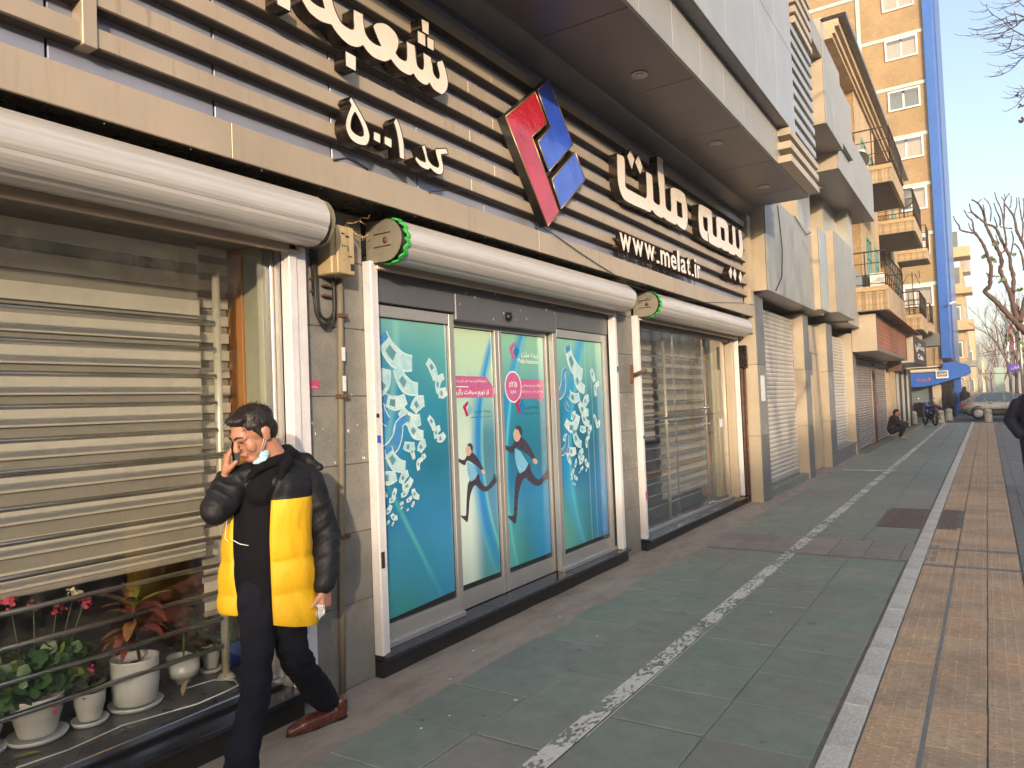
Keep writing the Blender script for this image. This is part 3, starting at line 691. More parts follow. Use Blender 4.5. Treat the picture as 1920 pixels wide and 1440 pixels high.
# red and blue emblem
em = empty('emblem', (-2.93, 5.0, 3.6), 'red and blue folded diamond emblem mounted on the ribbed fascia', 'emblem')
def acr(name, col):
    t = NT(name); n = t.noise(2.6, 3, .5, None, 1.5); n2 = t.noise(7, 4, .55, None, 2.5)
    t.l(t.ramp(n, [(.35, tuple(c*.8 for c in col)), (.7, tuple(min(1, c*1.12) for c in col))]), t.b.inputs['Base Color'])
    t.set(Roughness=.09, Coat_Weight=.6, Coat_Roughness=.03); t.bump(t.math('ADD', n, t.math('MULTIPLY', n2, .35)), .55, .02); return t.m
red, blu = acr('red_acrylic', (.50,.018,.035)), acr('blue_acrylic', (.035,.10,.60))
for q, mt in (([(222,412),(478,195),(580,468),(452,588),(690,1240),(588,1368)], red), ([(500,180),(600,85),(806,655),(598,893),(505,630),(612,505)], blu), ([(625,960),(828,720),(915,963),(703,1218)], blu)):
    L = zF_(q); W_ = to_wall(L, -2.90); cx = sum(a for a, b in W_)/len(W_)
    b1 = place(curve_mesh([W_], 'emblem_case', .038), -2.939, M['sidek'] if 'sidek' in M else mat('black_case', (.02,.018,.017), .4, bump=0), 'emblem_case', em)
    place(curve_mesh([W_], 'emblem_face', .001), -2.899, mt, 'emblem_face', b1)
    rim = MB(); pts = [(-2.899, a, b) for a, b in W_]
    for a, b in zip(pts, pts[1:]+pts[:1]): rim.tube([a, b], .0055, 6)
    rim.build('rim', M['brass'], b1)
# ------------------------------------------------------------------ cables along the fascia
def cable(px, X, lab, r=.004):
    pts = [P(u, v, 0, X) for u, v in px]; m_ = MB(); L = []
    for i in range(len(pts)-1):
        for k in range(5): L.append(pts[i].lerp(pts[i+1], k/5))
    L.append(pts[-1]); m_.tube(L, r, 6); return m_.build('cable', M['wire'], None, lab, 'cable')
cable([(805,360),(835,357),(867,356),(905,372),(960,395),(1040,440),(1085,472),(1120,495),(1160,520),(1190,545)], -2.94, 'thin black cable sagging along the beige beam from under the emblem')
cable([(625,300),(650,297),(665,302),(690,318)], -2.945, 'short black loop of cable lying on the beam below the code line', .006)
cable([(868,240/1),(905,262)], -2.97, 'short wire showing under the big Persian word') if False else None
cable([(1155,525),(1180,535),(1250,556),(1320,567),(1400,568)], -2.944, 'thin dark cable running along the beam above the third shutter', .0035)
# ------------------------------------------------------------------ electricity box and pipe on the first pilaster
eb = empty('junction_box', (-3.2, 3.03, 2.5), 'weathered beige electricity box with stencilled marks high on the first stone pilaster', 'electrical box')
M['ebox'] = stained('rusty_beige_box', (.48,.36,.20), (.05,.03,.02), 1.4, .6, .1)
box('box_body', M['ebox'], -3.226, -3.10, 2.955, 3.13, 2.42, 2.71, eb, b=.008)
box('box_lid', M['ebox'], -3.098, -3.082, 2.985, 3.122, 2.425, 2.705, eb, b=.006)
me = fit(text_mesh('\u0663\u0661', 'stencil', 0, .02), 3.02, 3.075, 2.56, 2.60); place(me, -3.081, M['sticker_k'], 'stencil', eb)
st = MB()
for (a, b, c, d) in ((3.02,3.045,2.655,2.664),(3.05,3.08,2.64,2.652),(3.07,3.10,2.528,2.535),(3.085,3.115,2.45,2.49),(3.03,3.037,2.505,2.508),(3.042,3.048,2.505,2.508)): st.box(-3.0815, -3.0808, a, b, c, d)
st.build('smudge', M['sticker_k'], eb, kind='stuff')
cb_ = MB()
for k, (w, d, yo) in enumerate(((.075, .36, 0), (.062, .33, .004), (.07, .385, -.005))):
    yc = 2.995+yo; pts = [(-3.215+.006*k, yc-w, 2.56), (-3.213+.006*k, yc-w, 2.30)]
    pts += [(-3.21+.006*k, yc-w*math.cos(a), 2.25-(d-.25)*math.sin(a)) for a in np.linspace(0, math.pi, 12)]
    pts += [(-3.21+.006*k, yc+w, 2.35), (-3.20, yc+w-.01, 2.43)]
    cb_.tube(pts, .008, 7)
cb_.tube([(-3.215, 2.92, 2.3), (-3.215, 2.915, 2.80)], .012, 7)
cb_.build('cable_loop', M['wire'], eb)
cl = MB()
for zz in (2.37, 2.31): cl.box(-3.228, -3.20, 2.985, 3.045, zz-.006, zz+.006)
for zz in (2.40, 2.33): cl.box(-3.228, -3.21, 2.90, 2.935, zz-.006, zz+.006)
cl.build('clamp', M['rust'], eb, kind='stuff')
tw = MB(); r3 = random.Random(3)
for k in range(4):
    a = Vector((-3.2, 3.17, 2.77)); pts = [a]
    for j in range(7): a = a+Vector((r3.uniform(-.005,.03), r3.uniform(-.03,.045), r3.uniform(-.035,.02))); pts.append(a)
    tw.tube(pts, .004, 5)
tw.build('loose_wire', M['brass'], eb, kind='stuff')
pp = empty('conduit_pipe', (-3.2, 3.05, 0), 'dirty vertical pipe running down the first stone pilaster from the electricity box', 'pipe')
m_ = MB(); pts = [(-3.205, 3.115, 2.42), (-3.205, 3.105, 2.0), (-3.205, 3.08, 1.3), (-3.205, 3.05, .6), (-3.205, 3.035, .012)]
m_.tube(pts, .019, 12); m_.build('pipe_body', stained('stained_pipe', (.20,.165,.12), (.06,.04,.03), 1.2, .7, .1), pp)
for zz in (1.72, .9, 2.2):
    c_ = MB(); c_.box(-3.228, -3.176, 3.04+zz*.03-.02, 3.10+zz*.03-.015, zz-.012, zz+.012, 0, .003); c_.build('pipe_bracket', M['rust'], pp)
for z0, z1, nm in ((1.93, 2.01, 'sticker_w'), (1.75, 1.84, 'sticker_w')):
    c_ = MB(); c_.box(-3.183, -3.179, 3.09, 3.115, z0, z1); c_.build('pipe_sticker', M[nm], pp)
tag(box('sticker', M['sticker_p'], -3.229, -3.2275, 2.88, 2.95, 1.765, 1.815, None, b=0), 'pink sticker with white Persian writing on the first stone pilaster', 'sticker')
me = fit(text_mesh('\ufe9f\ufeeb\ufe8e\ufef3\ufe8e\ufef0', 'sticker_text', 0, .01), 2.89, 2.94, 1.77, 1.785); place(me, -3.2268, M['sticker_w'], 'sticker_text', bpy.data.objects['sticker'])
for (y0, y1, z0, z1, mt, lab) in ((3.345,3.37,1.585,1.61,'sticker_k','small black sticker on the rail left of the turquoise doors'), (3.345,3.375,1.43,1.475,'sticker_b','blue stamped mark on the rail left of the turquoise doors'), (3.345,3.375,.66,.76,'sticker_k','dark torn sticker low on the rail left of the turquoise doors'), (7.48,7.52,1.215,1.25,'sticker_b','blue mark on the rail left of the barred glass doors'), (7.48,7.53,.55,.64,'sticker_p','pink mark low on the rail left of the barred glass doors'), (6.885,6.915,1.93,1.99,'sticker_b','faint blue mark on the rail right of the turquoise doors')):
    tag(box('sticker', M[mt], -3.1635, -3.162, y0, y1, z0, z1, None, b=0), lab, 'sticker')
pg = empty('iron_peg', (-3.2, 7.42, 1.93), 'rusty iron peg sticking out beside the rail of the third bay', 'bracket')
m_ = MB(); m_.tube([(-3.235, 7.40, 1.90), (-3.06, 7.40, 1.955)], .02, 10); m_.box(-3.235, -3.20, 7.36, 7.385, 1.82, 2.02, 0, .003); m_.build('peg', M['rust'], pg)
# chips and paint flecks on the second pilaster
fl = MB(); r3 = random.Random(9)
for k in range(70):
    y_, z_ = r3.uniform(7.0, 7.42), r3.uniform(.7, 2.1); s_ = r3.uniform(.002, .007)
    fl.add([(-3.2275, y_+s_*math.cos(a)*r3.uniform(.5,1.4), z_+s_*math.sin(a)*r3.uniform(.5,2)) for a in (0, 1.2, 2.5, 3.7, 5)], [(0,1,2,3,4)])
for k in range(14):
    y_, z_ = r3.uniform(2.88, 3.3), r3.uniform(1.3, 1.75); s_ = r3.uniform(.002, .008)
    fl.add([(-3.2275, y_+s_*math.cos(a)*r3.uniform(.5,1.4), z_+s_*math.sin(a)*r3.uniform(.5,2)) for a in (0, 1.2, 2.5, 3.7, 5)], [(0,1,2,3,4)])
fl.build('paint_fleck', M['sticker_w'], bd, kind='stuff')
# ------------------------------------------------------------------ turquoise sliding doors
dr = empty('sliding_door', (-3.3, 5.1, .13), 'four aluminium glass door leaves papered with a turquoise insurance advert', 'door')
box('header_beam', M['header'], -3.36, -3.24, 3.41, 4.285, 2.325, 2.545, dr); box('header_beam', M['header'], -3.36, -3.235, 4.288, 5.78, 2.27, 2.535, dr, b=.006); box('header_beam', M['header'], -3.36, -3.24, 5.783, 6.86, 2.315, 2.54, dr)
box('head_gap', M['dark'], -3.40, -3.27, 3.41, 6.86, 2.53, 2.61, dr, b=0)
hd = MB(); hd.lathe([(.001,0),(.030,.004),(.034,.02),(.026,.038),(.001,.045)], (-3.235, 4.97, 2.345), 18, ax='x'); hd.box(-3.234, -3.20, 4.945, 4.995, 2.37, 2.385, 0, .003); hd.build('motion_sensor', mat('black_plastic', (.012,.012,.013), .3, bump=0), dr)
fk = MB(); r3 = random.Random(2)
for k in range(16):
    y_, z_ = r3.uniform(4.3, 5.75), r3.uniform(2.28, 2.52); s_ = r3.uniform(.004, .009)
    fk.add([(-3.2335, y_+s_*math.cos(a), z_+s_*math.sin(a)*1.4) for a in (0, 1.2, 2.5, 3.7, 5)], [(0,1,2,3,4)])
fk.build('paint_fleck', M['sticker_w'], dr, kind='stuff')
def advert(name, mode):
    """printed film: teal to blue blends and light curves in the film's own colours"""
    t = NT(name); sp = t.n('SeparateXYZ'); t.l(t.co(), sp.inputs[0]); y, z = sp.outputs[1], sp.outputs[2]
    def arc(c0, z0, k, w, zsign=1):
        d = t.math('SUBTRACT', z, z0); q = t.math('MULTIPLY', t.math('MULTIPLY', d, d), k); e = t.math('ABSOLUTE', t.math('SUBTRACT', y, t.math('ADD', q, c0)))
        return t.ramp(t.math('DIVIDE', e, w), [(0, (1,1,1)), (1, (0,0,0))], 'EASE')
    gz = t.math('DIVIDE', t.math('SUBTRACT', z, .28), 1.95)
    teal = t.ramp(gz, [(0, (.04,.27,.27)), (.12, (.03,.23,.33)), (.3, (.025,.19,.38)), (.5, (.02,.17,.28)), (.72, (.03,.24,.36)), (.9, (.09,.34,.36)), (1, (.18,.42,.38))])
    nz = t.ramp(t.noise(1.4, 2, .5), [(.3, (.85,.85,.85)), (.7, (1.12,1.12,1.12))]); c = t.mix(1.0, teal, nz, 'MULTIPLY')
    if mode == 0:
        g = t.math('MULTIPLY', t.ramp(t.math('DIVIDE', t.math('SUBTRACT', 3.98, y), .45), [(0, (0,0,0)), (1, (1,1,1))]), t.ramp(gz, [(.38, (0,0,0)), (.62, (1,1,1)), (.95, (.2,.2,.2))]))
        c = t.mix(t.math('MULTIPLY', g, .75), c, (.03,.28,.62)); c = t.mix(t.math('MULTIPLY', arc(3.70, 2.6, -.10, .06), .45), c, (.25,.58,.52))
        L = t.math('ABSOLUTE', t.math('SUBTRACT', y, t.math('SUBTRACT', 4.26, t.math('MULTIPLY', z, .62)))); c = t.mix(t.math('MULTIPLY', t.ramp(t.math('DIVIDE', L, .035), [(0, (1,1,1)), (1, (0,0,0))]), t.ramp(gz, [(.35, (.5,.5,.5)), (.5, (0,0,0))])), c, (.10,.55,.45))
        br = t.math('MULTIPLY', t.ramp(t.math('DIVIDE', t.math('SUBTRACT', y, 3.72), .4), [(0, (0,0,0)), (1, (1,1,1))]), t.ramp(gz, [(.05, (1,1,1)), (.35, (0,0,0))])); c = t.mix(t.math('MULTIPLY', br, .7), c, (.03,.24,.52))
    elif mode == 1:
        g = t.ramp(t.math('DIVIDE', t.math('SUBTRACT', y, 4.29), .42), [(0, (1,1,1)), (.5, (.9,.9,.9)), (1, (.1,.1,.1))], 'EASE')
        tp = t.ramp(gz, [(.55, (0,0,0)), (.85, (1,1,1))]); pale = t.ramp(gz, [(0, (.66,.76,.70)), (.5, (.62,.76,.68)), (.8, (.44,.66,.50)), (1, (.55,.70,.46))])
        c = t.mix(t.math('MAXIMUM', g, t.math('MULTIPLY', tp, .9)), c, pale)
        c = t.mix(t.math('MULTIPLY', arc(4.64, 1.25, .32, .085), .9), c, (.01,.22,.60)); c = t.mix(t.math('MULTIPLY', arc(4.70, 1.30, .30, .03), .6), c, (.20,.62,.62)); c = t.mix(t.math('MULTIPLY', arc(4.575, 1.2, .33, .035), .55), c, (.06,.42,.72))
        c = t.mix(t.math('MULTIPLY', t.ramp(gz, [(0, (1,1,1)), (.3, (0,0,0))]), t.math('MULTIPLY', t.ramp(t.math('DIVIDE', t.math('SUBTRACT', y, 4.6), .3), [(0, (0,0,0)), (1, (1,1,1))]), .6)), c, (.03,.36,.42))
    elif mode == 2:
        c = t.mix(t.ramp(gz, [(.72, (0,0,0)), (1, (.8,.8,.8))]), c, (.30,.60,.42)); c = t.mix(t.math('MULTIPLY', arc(4.99, .95, .22, .12), .85), c, (.02,.28,.62)); c = t.mix(t.math('MULTIPLY', arc(5.03, 1.0, .24, .035), .6), c, (.15,.62,.66))
        gr = t.math('MULTIPLY', t.ramp(gz, [(0, (1,1,1)), (.35, (0,0,0))]), t.ramp(t.math('DIVIDE', t.math('SUBTRACT', y, 4.98), .35), [(0, (1,1,1)), (1, (0,0,0))])); c = t.mix(gr, c, (.12,.48,.34))
        bl = t.math('MULTIPLY', t.ramp(gz, [(.05, (1,1,1)), (.45, (0,0,0))]), t.ramp(t.math('DIVIDE', t.math('SUBTRACT', y, 5.3), .3), [(0, (0,0,0)), (1, (1,1,1))])); c = t.mix(bl, c, (.02,.27,.60))
    else:
        c = t.mix(t.ramp(gz, [(.70, (0,0,0)), (1, (.7,.7,.7))]), c, (.26,.56,.42)); c = t.mix(t.math('MULTIPLY', arc(5.98, 1.15, .30, .17), .8), c, (.02,.32,.66)); c = t.mix(t.math('MULTIPLY', arc(6.02, 1.1, .34, .05), .5), c, (.10,.56,.62))
        gr = t.math('MULTIPLY', t.ramp(gz, [(0, (1,1,1)), (.35, (0,0,0))]), t.ramp(t.math('DIVIDE', t.math('SUBTRACT', y, 5.85), .5), [(0, (1,1,1)), (1, (0,0,0))])); c = t.mix(gr, c, (.14,.46,.36))
        bl = t.math('MULTIPLY', t.ramp(gz, [(.05, (1,1,1)), (.5, (0,0,0))]), t.ramp(t.math('DIVIDE', t.math('SUBTRACT', y, 6.35), .3), [(0, (0,0,0)), (1, (1,1,1))])); c = t.mix(bl, c, (.015,.20,.50))
        for q in (6.40, 6.52): c = t.mix(t.math('MULTIPLY', t.ramp(t.math('DIVIDE', t.math('ABSOLUTE', t.math('SUBTRACT', y, q)), .012), [(0, (1,1,1)), (1, (0,0,0))]), .35), c, (.5,.72,.75))
    t.l(c, t.b.inputs['Base Color']); t.set(Roughness=.22, Coat_Weight=.7, Coat_Roughness=.03, Specular_IOR_Level=.4)
    t.bump(t.noise(3, 2, .4), .06, .01); return t.m
leaves = [('fixed_leaf', 3.415, 4.285, -3.275, 0), ('sliding_leaf', 4.275, 4.945, -3.335, 1), ('sliding_leaf', 4.955, 5.76, -3.335, 2), ('fixed_leaf', 5.745, 6.86, -3.275, 3)]
panes = []
for nm, y0, y1, X, md in leaves:
    fx = md in (0, 3); zb = .13 if fx else .135; zt = 2.31 if fx else 2.27
    st_ = .07 if fx else .045
    yl, yr = y0+(.05 if md == 0 else st_), y1-(.06 if md == 0 else st_ if md != 3 else .085)
    lf = MB(); ft = M['frame']
    lf.box(X-.03, X+.02, y0, yl, zb, zt, 0, .003); lf.box(X-.03, X+.02, yr, y1, zb, zt, 0, .003)
    lf.box(X-.03, X+.02, yl, yr, zb, .265, 0, .003); lf.box(X-.03, X+.02, yl, yr, 2.235, zt, 0, .003)
    leaf = lf.build(nm, ft, dr)
    if fx: box('bottom_track', M['frame'], X-.02, X+.045, y0+.01, y1-.01, .13, .165, dr)
    p = MB(); p.box(X-.012, X-.004, yl-.004, yr+.004, .262, 2.238); p.build('pane', mat('dark_glass_edge', (.02,.02,.02), .1, bump=0), leaf)
    f_ = MB(); n = 10; zb_ = .305
    f_.add([(X-.0035, yl+.002, zb_+(.0 if md else -.015)), (X-.0035, yr-.012, zb_+(.012 if md == 0 else 0)), (X-.0035, yr-.012, 2.228), (X-.0035, yl+.002, 2.232)], [(0,1,2,3)])
    f_.build('advert_film', advert('advert_film_%d' % md, md), leaf); panes.append((leaf, X-.0028, yl, yr))
# banknotes printed on the outer leaves (flat print, built as thin film)
M['note'] = wornpaint('printed_note', (.62,.76,.76), (.30,.55,.62), (.42,.60), 14, holes=False); M['notee'] = mat('note_edge_print', (.58,.74,.78), .3, bump=0, coat=.5); M['noted'] = mat('note_dark_print', (.12,.30,.36), .3, bump=0, coat=.5); M['noteb'] = mat('note_blue_print', (.06,.26,.58), .3, bump=0, coat=.5)
def note(mb, X, cy, cz, L, Wd, ang, bend, kind, ylim, dep):
    L *= .62; Wd *= .80
    n = 8; top = []; bot = []
    for k in range(n+1):
        t = k/n*2-1; u = t*L/2; v = bend*(t*t-.4)*L*.5; a = bend*1.4*t
        nx, nz = -math.sin(a), math.cos(a); w = Wd*(1-.25*abs(t))
        for lst, sg in ((top, 1), (bot, -1)): lst.append((u+nx*w*sg/2, v+nz*w*sg/2))
    ca, sa = math.cos(ang), math.sin(ang)
    tr = lambda p, s_=1: (cy+(p[0]*ca-p[1]*sa)*s_, cz+(p[0]*sa+p[1]*ca)*s_)
    def strip(A, B, m, d):
        vs = [(X+d, min(max(tr(q)[0], ylim[0]), ylim[1]), tr(q)[1]) for q in A+B]; k_ = len(A); mb.add(vs, [(i, i+1, k_+i+1, k_+i) for i in range(k_-1)], m)
    strip(bot, top, 1, dep)
    ins = lambda a, b, f: [(p[0]*(1-f)+q[0]*f, p[1]*(1-f)+q[1]*f) for p, q in zip(a, b)]
    b2, t2 = ins(bot, top, .10), ins(bot, top, .90); strip(b2[0:], t2[0:], 0 if kind != 2 else 3, dep+.00012)
    b3, t3 = ins(bot, top, .28), ins(bot, top, .74); strip(b3[2:5], t3[2:5], 2, dep+.00024)
    if kind == 1: b3, t3 = ins(bot, top, .1), ins(bot, top, .9); strip(b3[0:2], t3[0:2], 3, dep+.0003)
T0 = [(70,55,95,.9,-.75,.55),(10,0,0,0,0,0)]
def pz(zx, zy, sc, ox, oy, X): p = P(ox+zx/sc, oy+zy/sc, 0, X); return p.y, p.z
notes0 = [(250,440,.55,.19,-.55,.35,1),(370,760,.40,.15,-.6,.4,0),(105,760,.30,.15,1.0,.3,0),(245,975,.34,.13,-.02,.3,1),(660,620,.26,.10,-1.0,-.2,0),(740,770,.22,.08,1.1,-.6,0),(775,880,.16,.10,.2,.1,0),(500,1010,.22,.13,.5,-.3,0),(410,1160,.34,.13,-.35,.35,0),(110,1130,.2,.12,-1.0,.3,2),(290,1270,.30,.10,.9,-.4,2),(470,1310,.27,.11,-.6,.4,0),(650,1220,.18,.07,-1.0,-.2,0),(710,1320,.14,.07,1.0,-.6,0),(755,1380,.15,.08,.3,.3,0)]
notes0b = [(130,110,.42,.14,.75,.45,2),(250,140,.18,.09,-.1,.2,0),(340,140,.15,.09,.7,-.3,0),(150,240,.34,.13,-.7,.4,1),(270,190,.14,.05,-1.1,-.2,0),(350,210,.07,.05,.2,.3,0),(320,260,.14,.05,1.0,-.7,0),(100,360,.24,.12,-.05,.2,1),(210,360,.16,.08,.7,-.3,0),(235,410,.18,.07,.5,.3,0),(215,470,.13,.05,.5,.3,0),(290,480,.14,.06,-.8,.4,0),(140,470,.10,.05,1.1,0,0),(125,515,.10,.05,.4,.3,0),(245,515,.10,.04,.4,.2,0),(190,545,.06,.03,.2,0,0),(270,550,.07,.03,.9,.2,0),(190,577,.04,.02,.4,0,0),(232,590,.04,.02,.4,0,0),(95,590,.12,.05,.6,.3,0),(135,640,.10,.05,-.5,.4,0),(90,680,.06,.03,.4,0,0),(125,690,.05,.02,.9,0,0),(72,480,.08,.03,-1,0,0)]
r4 = random.Random(8)
leaf, X, yl, yr = panes[0]; nb = MB(); d_ = .0003
for zx, zy, L, w, a, b, kd in notes0: cy, cz = pz(zx, zy, 6, 700, 590, X); note(nb, X, cy, cz, L, w, a, b, kd, (yl+.003, yr-.013), d_); d_ += .00045
for zx, zy, L, w, a, b, kd in notes0b: cy, cz = pz(zx, zy, 3.789, 700, 800, X); note(nb, X, cy, cz, L, w, a, b, kd, (yl+.003, yr-.013), d_); d_ += .00045
nb.build('banknote_print', [M['note'], M['notee'], M['noted'], M['noteb']], leaf, kind='stuff', fix=False)
leaf, X, yl, yr = panes[3]; nb = MB(); d_ = .0003
notes3 = [(175,255,.62,.19,-.75,.35,1),(205,365,.42,.15,-.8,.4,0),(100,400,.42,.14,.9,.5,2),(115,315,.2,.08,.9,-.4,2),(175,450,.36,.13,-.15,.3,1),(285,325,.22,.10,-1.1,-.1,0),(305,400,.24,.08,1.0,-.7,0),(245,475,.22,.12,.6,-.3,0),(230,525,.34,.12,-.5,.35,0),(133,505,.16,.08,-.9,.3,2),(170,560,.16,.07,.7,-.4,0),(240,585,.30,.10,-.7,.4,0),(165,610,.42,.14,.2,.7,0),(300,590,.22,.06,-1.1,-.2,0),(315,610,.14,.07,.8,.4,0),(225,640,.2,.09,-.1,.2,0),(265,645,.16,.08,.8,-.3,0),(190,700,.32,.12,-.8,.4,1),(250,710,.2,.06,1.0,-.6,0),(120,690,.14,.06,.6,-.3,0),(115,745,.36,.10,.7,.6,2),(160,770,.24,.11,-.1,.2,1),(210,785,.2,.08,.7,-.3,0),(140,815,.2,.06,-1.0,.2,0),(180,840,.14,.05,1.1,0,0),(215,820,.18,.07,.6,.3,0),(245,840,.16,.07,-.8,.4,0),(215,870,.1,.04,.4,.2,0),(160,895,.14,.05,.7,.3,0),(180,925,.12,.05,-.5,.3,0),(155,930,.07,.03,.4,0,0),(165,960,.05,.02,.6,0,0),(175,965,.05,.02,1,0,0),(240,880,.06,.03,.8,0,0),(200,893,.05,.02,.4,0,0)]
for zx, zy, L, w, a, b, kd in notes3: cy, cz = pz(zx, zy, 3.13, 1020, 600, X); note(nb, X, cy, cz, L, w, a, b, kd, (yl+.003, yr-.013), d_); d_ += .00045
nb.build('banknote_print', [M['note'], M['notee'], M['noted'], M['noteb']], leaf, kind='stuff', fix=False)
# print of the middle leaves: arrows, lettering, emblem, running man
def film(px, X, m, name, parent, lay=1, sm=False):
    pts = smooth(px, 3) if sm else px; W_ = [P(u, v, 0, X) for u, v in [(q[0], q[1]) for q in pts]]
    L = [(p.y, p.z) for p in W_]; me = curve_mesh([L], name, 0); return place(me, X+lay*.0004, m, name, parent)
pink = mat('pink_print', (.50,.12,.28), .3, bump=0, coat=.5, var=.05); pinkl = mat('pale_pink_print', (.72,.55,.66), .3, bump=0, coat=.5); wht = mat('white_print', (.78,.80,.78), .3, bump=0, coat=.5, var=.03)
gry = mat('grey_print', (.03,.09,.10), .3, bump=0, coat=.4); suit = mat('suit_print', (.055,.045,.075), .3, bump=0, coat=.5, var=.3); shirt = mat('shirt_print', (.20,.50,.72), .3, bump=0, coat=.5); redp = mat('red_print', (.45,.02,.08), .3, bump=0, coat=.5); blp = mat('blue_print', (.02,.18,.52), .3, bump=0, coat=.5); lbp = mat('light_blue_print', (.20,.48,.62), .3, bump=0, coat=.5); skp = mat('skin_print', (.58,.40,.32), .3, bump=0, coat=.5)
leaf1, X1_, _, _ = panes[1]; leaf2, X2_, _, _ = panes[2]
g6 = lambda L: [(820+q[0]/6, 600+q[1]/6) for q in L]
film(g6([(152,625),(548,638),(632,760),(660,768),(628,872),(160,876)]), X1_, pink, 'arrow_print', leaf1)
film(g6([(154,745),(348,747),(348,757),(154,755)]), X1_, wht, 'line_print', leaf1, 2)
def fa(s_):
    """shape Persian text with presentation forms, reversed for left-to-right layout"""
    T = {'ا':(0xFE8D,0),'آ':(0xFE81,0),'ب':(0xFE8F,1),'ت':(0xFE95,1),'ج':(0xFE9D,1),'خ':(0xFEA5,1),'د':(0xFEA9,0),'ر':(0xFEAD,0),'ز':(0xFEAF,0),'س':(0xFEB1,1),'ش':(0xFEB5,1),'ف':(0xFED1,1),'ق':(0xFED5,1),'ک':(0xFED9,1),'گ':(0xFB92,1),'ل':(0xFEDD,1),'م':(0xFEE1,1),'ن':(0xFEE5,1),'ه':(0xFEE9,1),'و':(0xFEED,0),'ی':(0xFEF1,1),'ذ':(0xFEAB,0),'پ':(0xFB56,1),'ح':(0xFEA1,1),'ع':(0xFEC9,1)}
    out = ''
    for i, ch in enumerate(s_):
        if ch not in T: out += ch; continue
        pj = i > 0 and s_[i-1] in T and T[s_[i-1]][1]; nj = T[ch][1] and i+1 < len(s_) and s_[i+1] in T
        b = T[ch][0]; out += chr(b+(3 if pj and nj else 2 if nj else 1 if pj else 0))
    return out[::-1]
def wtext(body, X, p0, p1, m, parent, lay=2, bold=.012, name='lettering'):
    a, b = P(*p0, 0, X), P(*p1, 0, X); me = fit(text_mesh(body, name, 0, bold), a.y, b.y, min(a.z, b.z), max(a.z, b.z)); return place(me, X+lay*.0004, m, name, parent)
def g(x, y): return (820+x/6, 600+y/6)
wtext(fa('با سرمایه گذاری در بیمه های زندگی بیمه ملت'), X1_, g(156,708), g(552,668), wht, leaf1)
wtext(fa('از تورم سبقت بگیرید'), X1_, g(158,865), g(575,772), wht, leaf1, bold=.03)
def mini(px_c, sc, X, parent, c1, c2, edge=None):
    q1 = [(-.9,-.15),(-.05,-1.15),(.12,-.75),(-.35,-.1),(.15,.85),(-.25,1.2)]; q2 = [(.05,-1.25),(.9,-.05),(.3,.95),(.2,.75),(-.15,.05),(.25,-.55)]
    for q, m in ((q1, c1), (q2, c2)): film([(px_c[0]+a*sc, px_c[1]+b*sc*1.25+a*sc*.25) for a, b in q], X, m, 'emblem_print', parent, 2)
mini(g(342,1000), 10.5, X1_, leaf1, redp, lbp); wtext(fa('بیمه ملت'), X1_, g(415,1050), g(592,1000), gry, leaf1); wtext('Mellat Insurance', X1_, g(378,1104), g(596,1078), gry, leaf1)
mini(g(865,345), 11.5, X2_, leaf2, pink, blp); wtext(fa('بیمه ملت'), X2_, g(942,432), g(1124,362), wht, leaf2); wtext('Mellat Insurance', X2_, g(905,484), g(1126,448), wht, leaf2)
film(g6([(925,665),(1150,668),(1185,685),(1192,870),(1150,935),(1120,882),(905,882)]), X2_, pink, 'arrow_print', leaf2)
cp = P(820+853/6, 600+752/6, 0, X2_)
for r_, m, ly in ((.130, wht, 2), (.118, pink, 3)): place(curve_mesh([[(cp.y+r_*math.cos(a), cp.z+r_*math.sin(a)*1.03) for a in np.linspace(0, 2*math.pi, 36)[:-1]]], 'badge_print', 0), X2_+ly*.0004, m, 'badge_print', leaf2)
wtext('\u06f2\u06f5', X2_, g(832,755), g(893,690), wht, leaf2, 4, .02); wtext('\u066a', X2_, g(803,752), g(828,702), wht, leaf2, 4, .02); wtext(fa('درصد'), X2_, g(822,832), g(884,785), wht, leaf2, 4, .02)
wtext(fa('میانگین نرخ سود پرداختی'), X2_, g(955,758), g(1165,718), wht, leaf2, 2); wtext(fa('بیمه های زندگی طی سال گذشته'), X2_, g(930,825), g(1188,788), wht, leaf2, 2)
mini(g(930,965), 10.5, X2_, leaf2, redp, blp); wtext(fa('بیمه ملت'), X2_, g(985,1008), g(1134,955), gry, leaf2); wtext('Mellat Insurance', X2_, g(965,1060), g(1136,1035), gry, leaf2)
def runner(ox, oy, sc, X, parent, k=4.233):
    T = lambda L: [(840+(ox+(q[0])*sc)/k, 780+(oy+(q[1])*sc)/k) for q in L]
    film(T([(165,520),(240,455),(255,510),(300,560),(345,515),(370,480),(385,520),(325,585),(290,600),(250,580),(210,550),(175,640),(165,760),(155,840),(135,830),(100,795),(100,788),(140,790),(145,720),(150,620)]), X, suit, 'figure_print', parent, 2, True)
    film(T([(150,360),(185,380),(235,460),(215,500),(180,522),(160,470),(150,420)]), X, shirt, 'figure_print', parent, 3)
    film(T([(165,300),(195,290),(240,340),(270,400),(285,430),(270,440),(245,410),(190,370),(150,355),(130,392),(70,350),(75,335),(125,350),(145,320)]), X, suit, 'figure_print', parent, 4, True)
    film(T([(152,232),(175,222),(194,250),(184,292),(165,318),(146,305),(138,268)]), X, skp, 'figure_print', parent, 5, True)
    film(T([(150,232),(172,214),(196,238),(192,285),(180,268),(172,244)]), X, suit, 'figure_print', parent, 6, True)
    film(T([(262,430),(280,425),(295,445),(285,462),(268,455)]), X, skp, 'figure_print', parent, 5, True); film(T([(45,310),(58,300),(75,335),(66,348)]), X, skp, 'figure_print', parent, 5)
    film(T([(355,465),(368,460),(398,520),(385,532),(365,505)]), X, gry, 'figure_print', parent, 5)
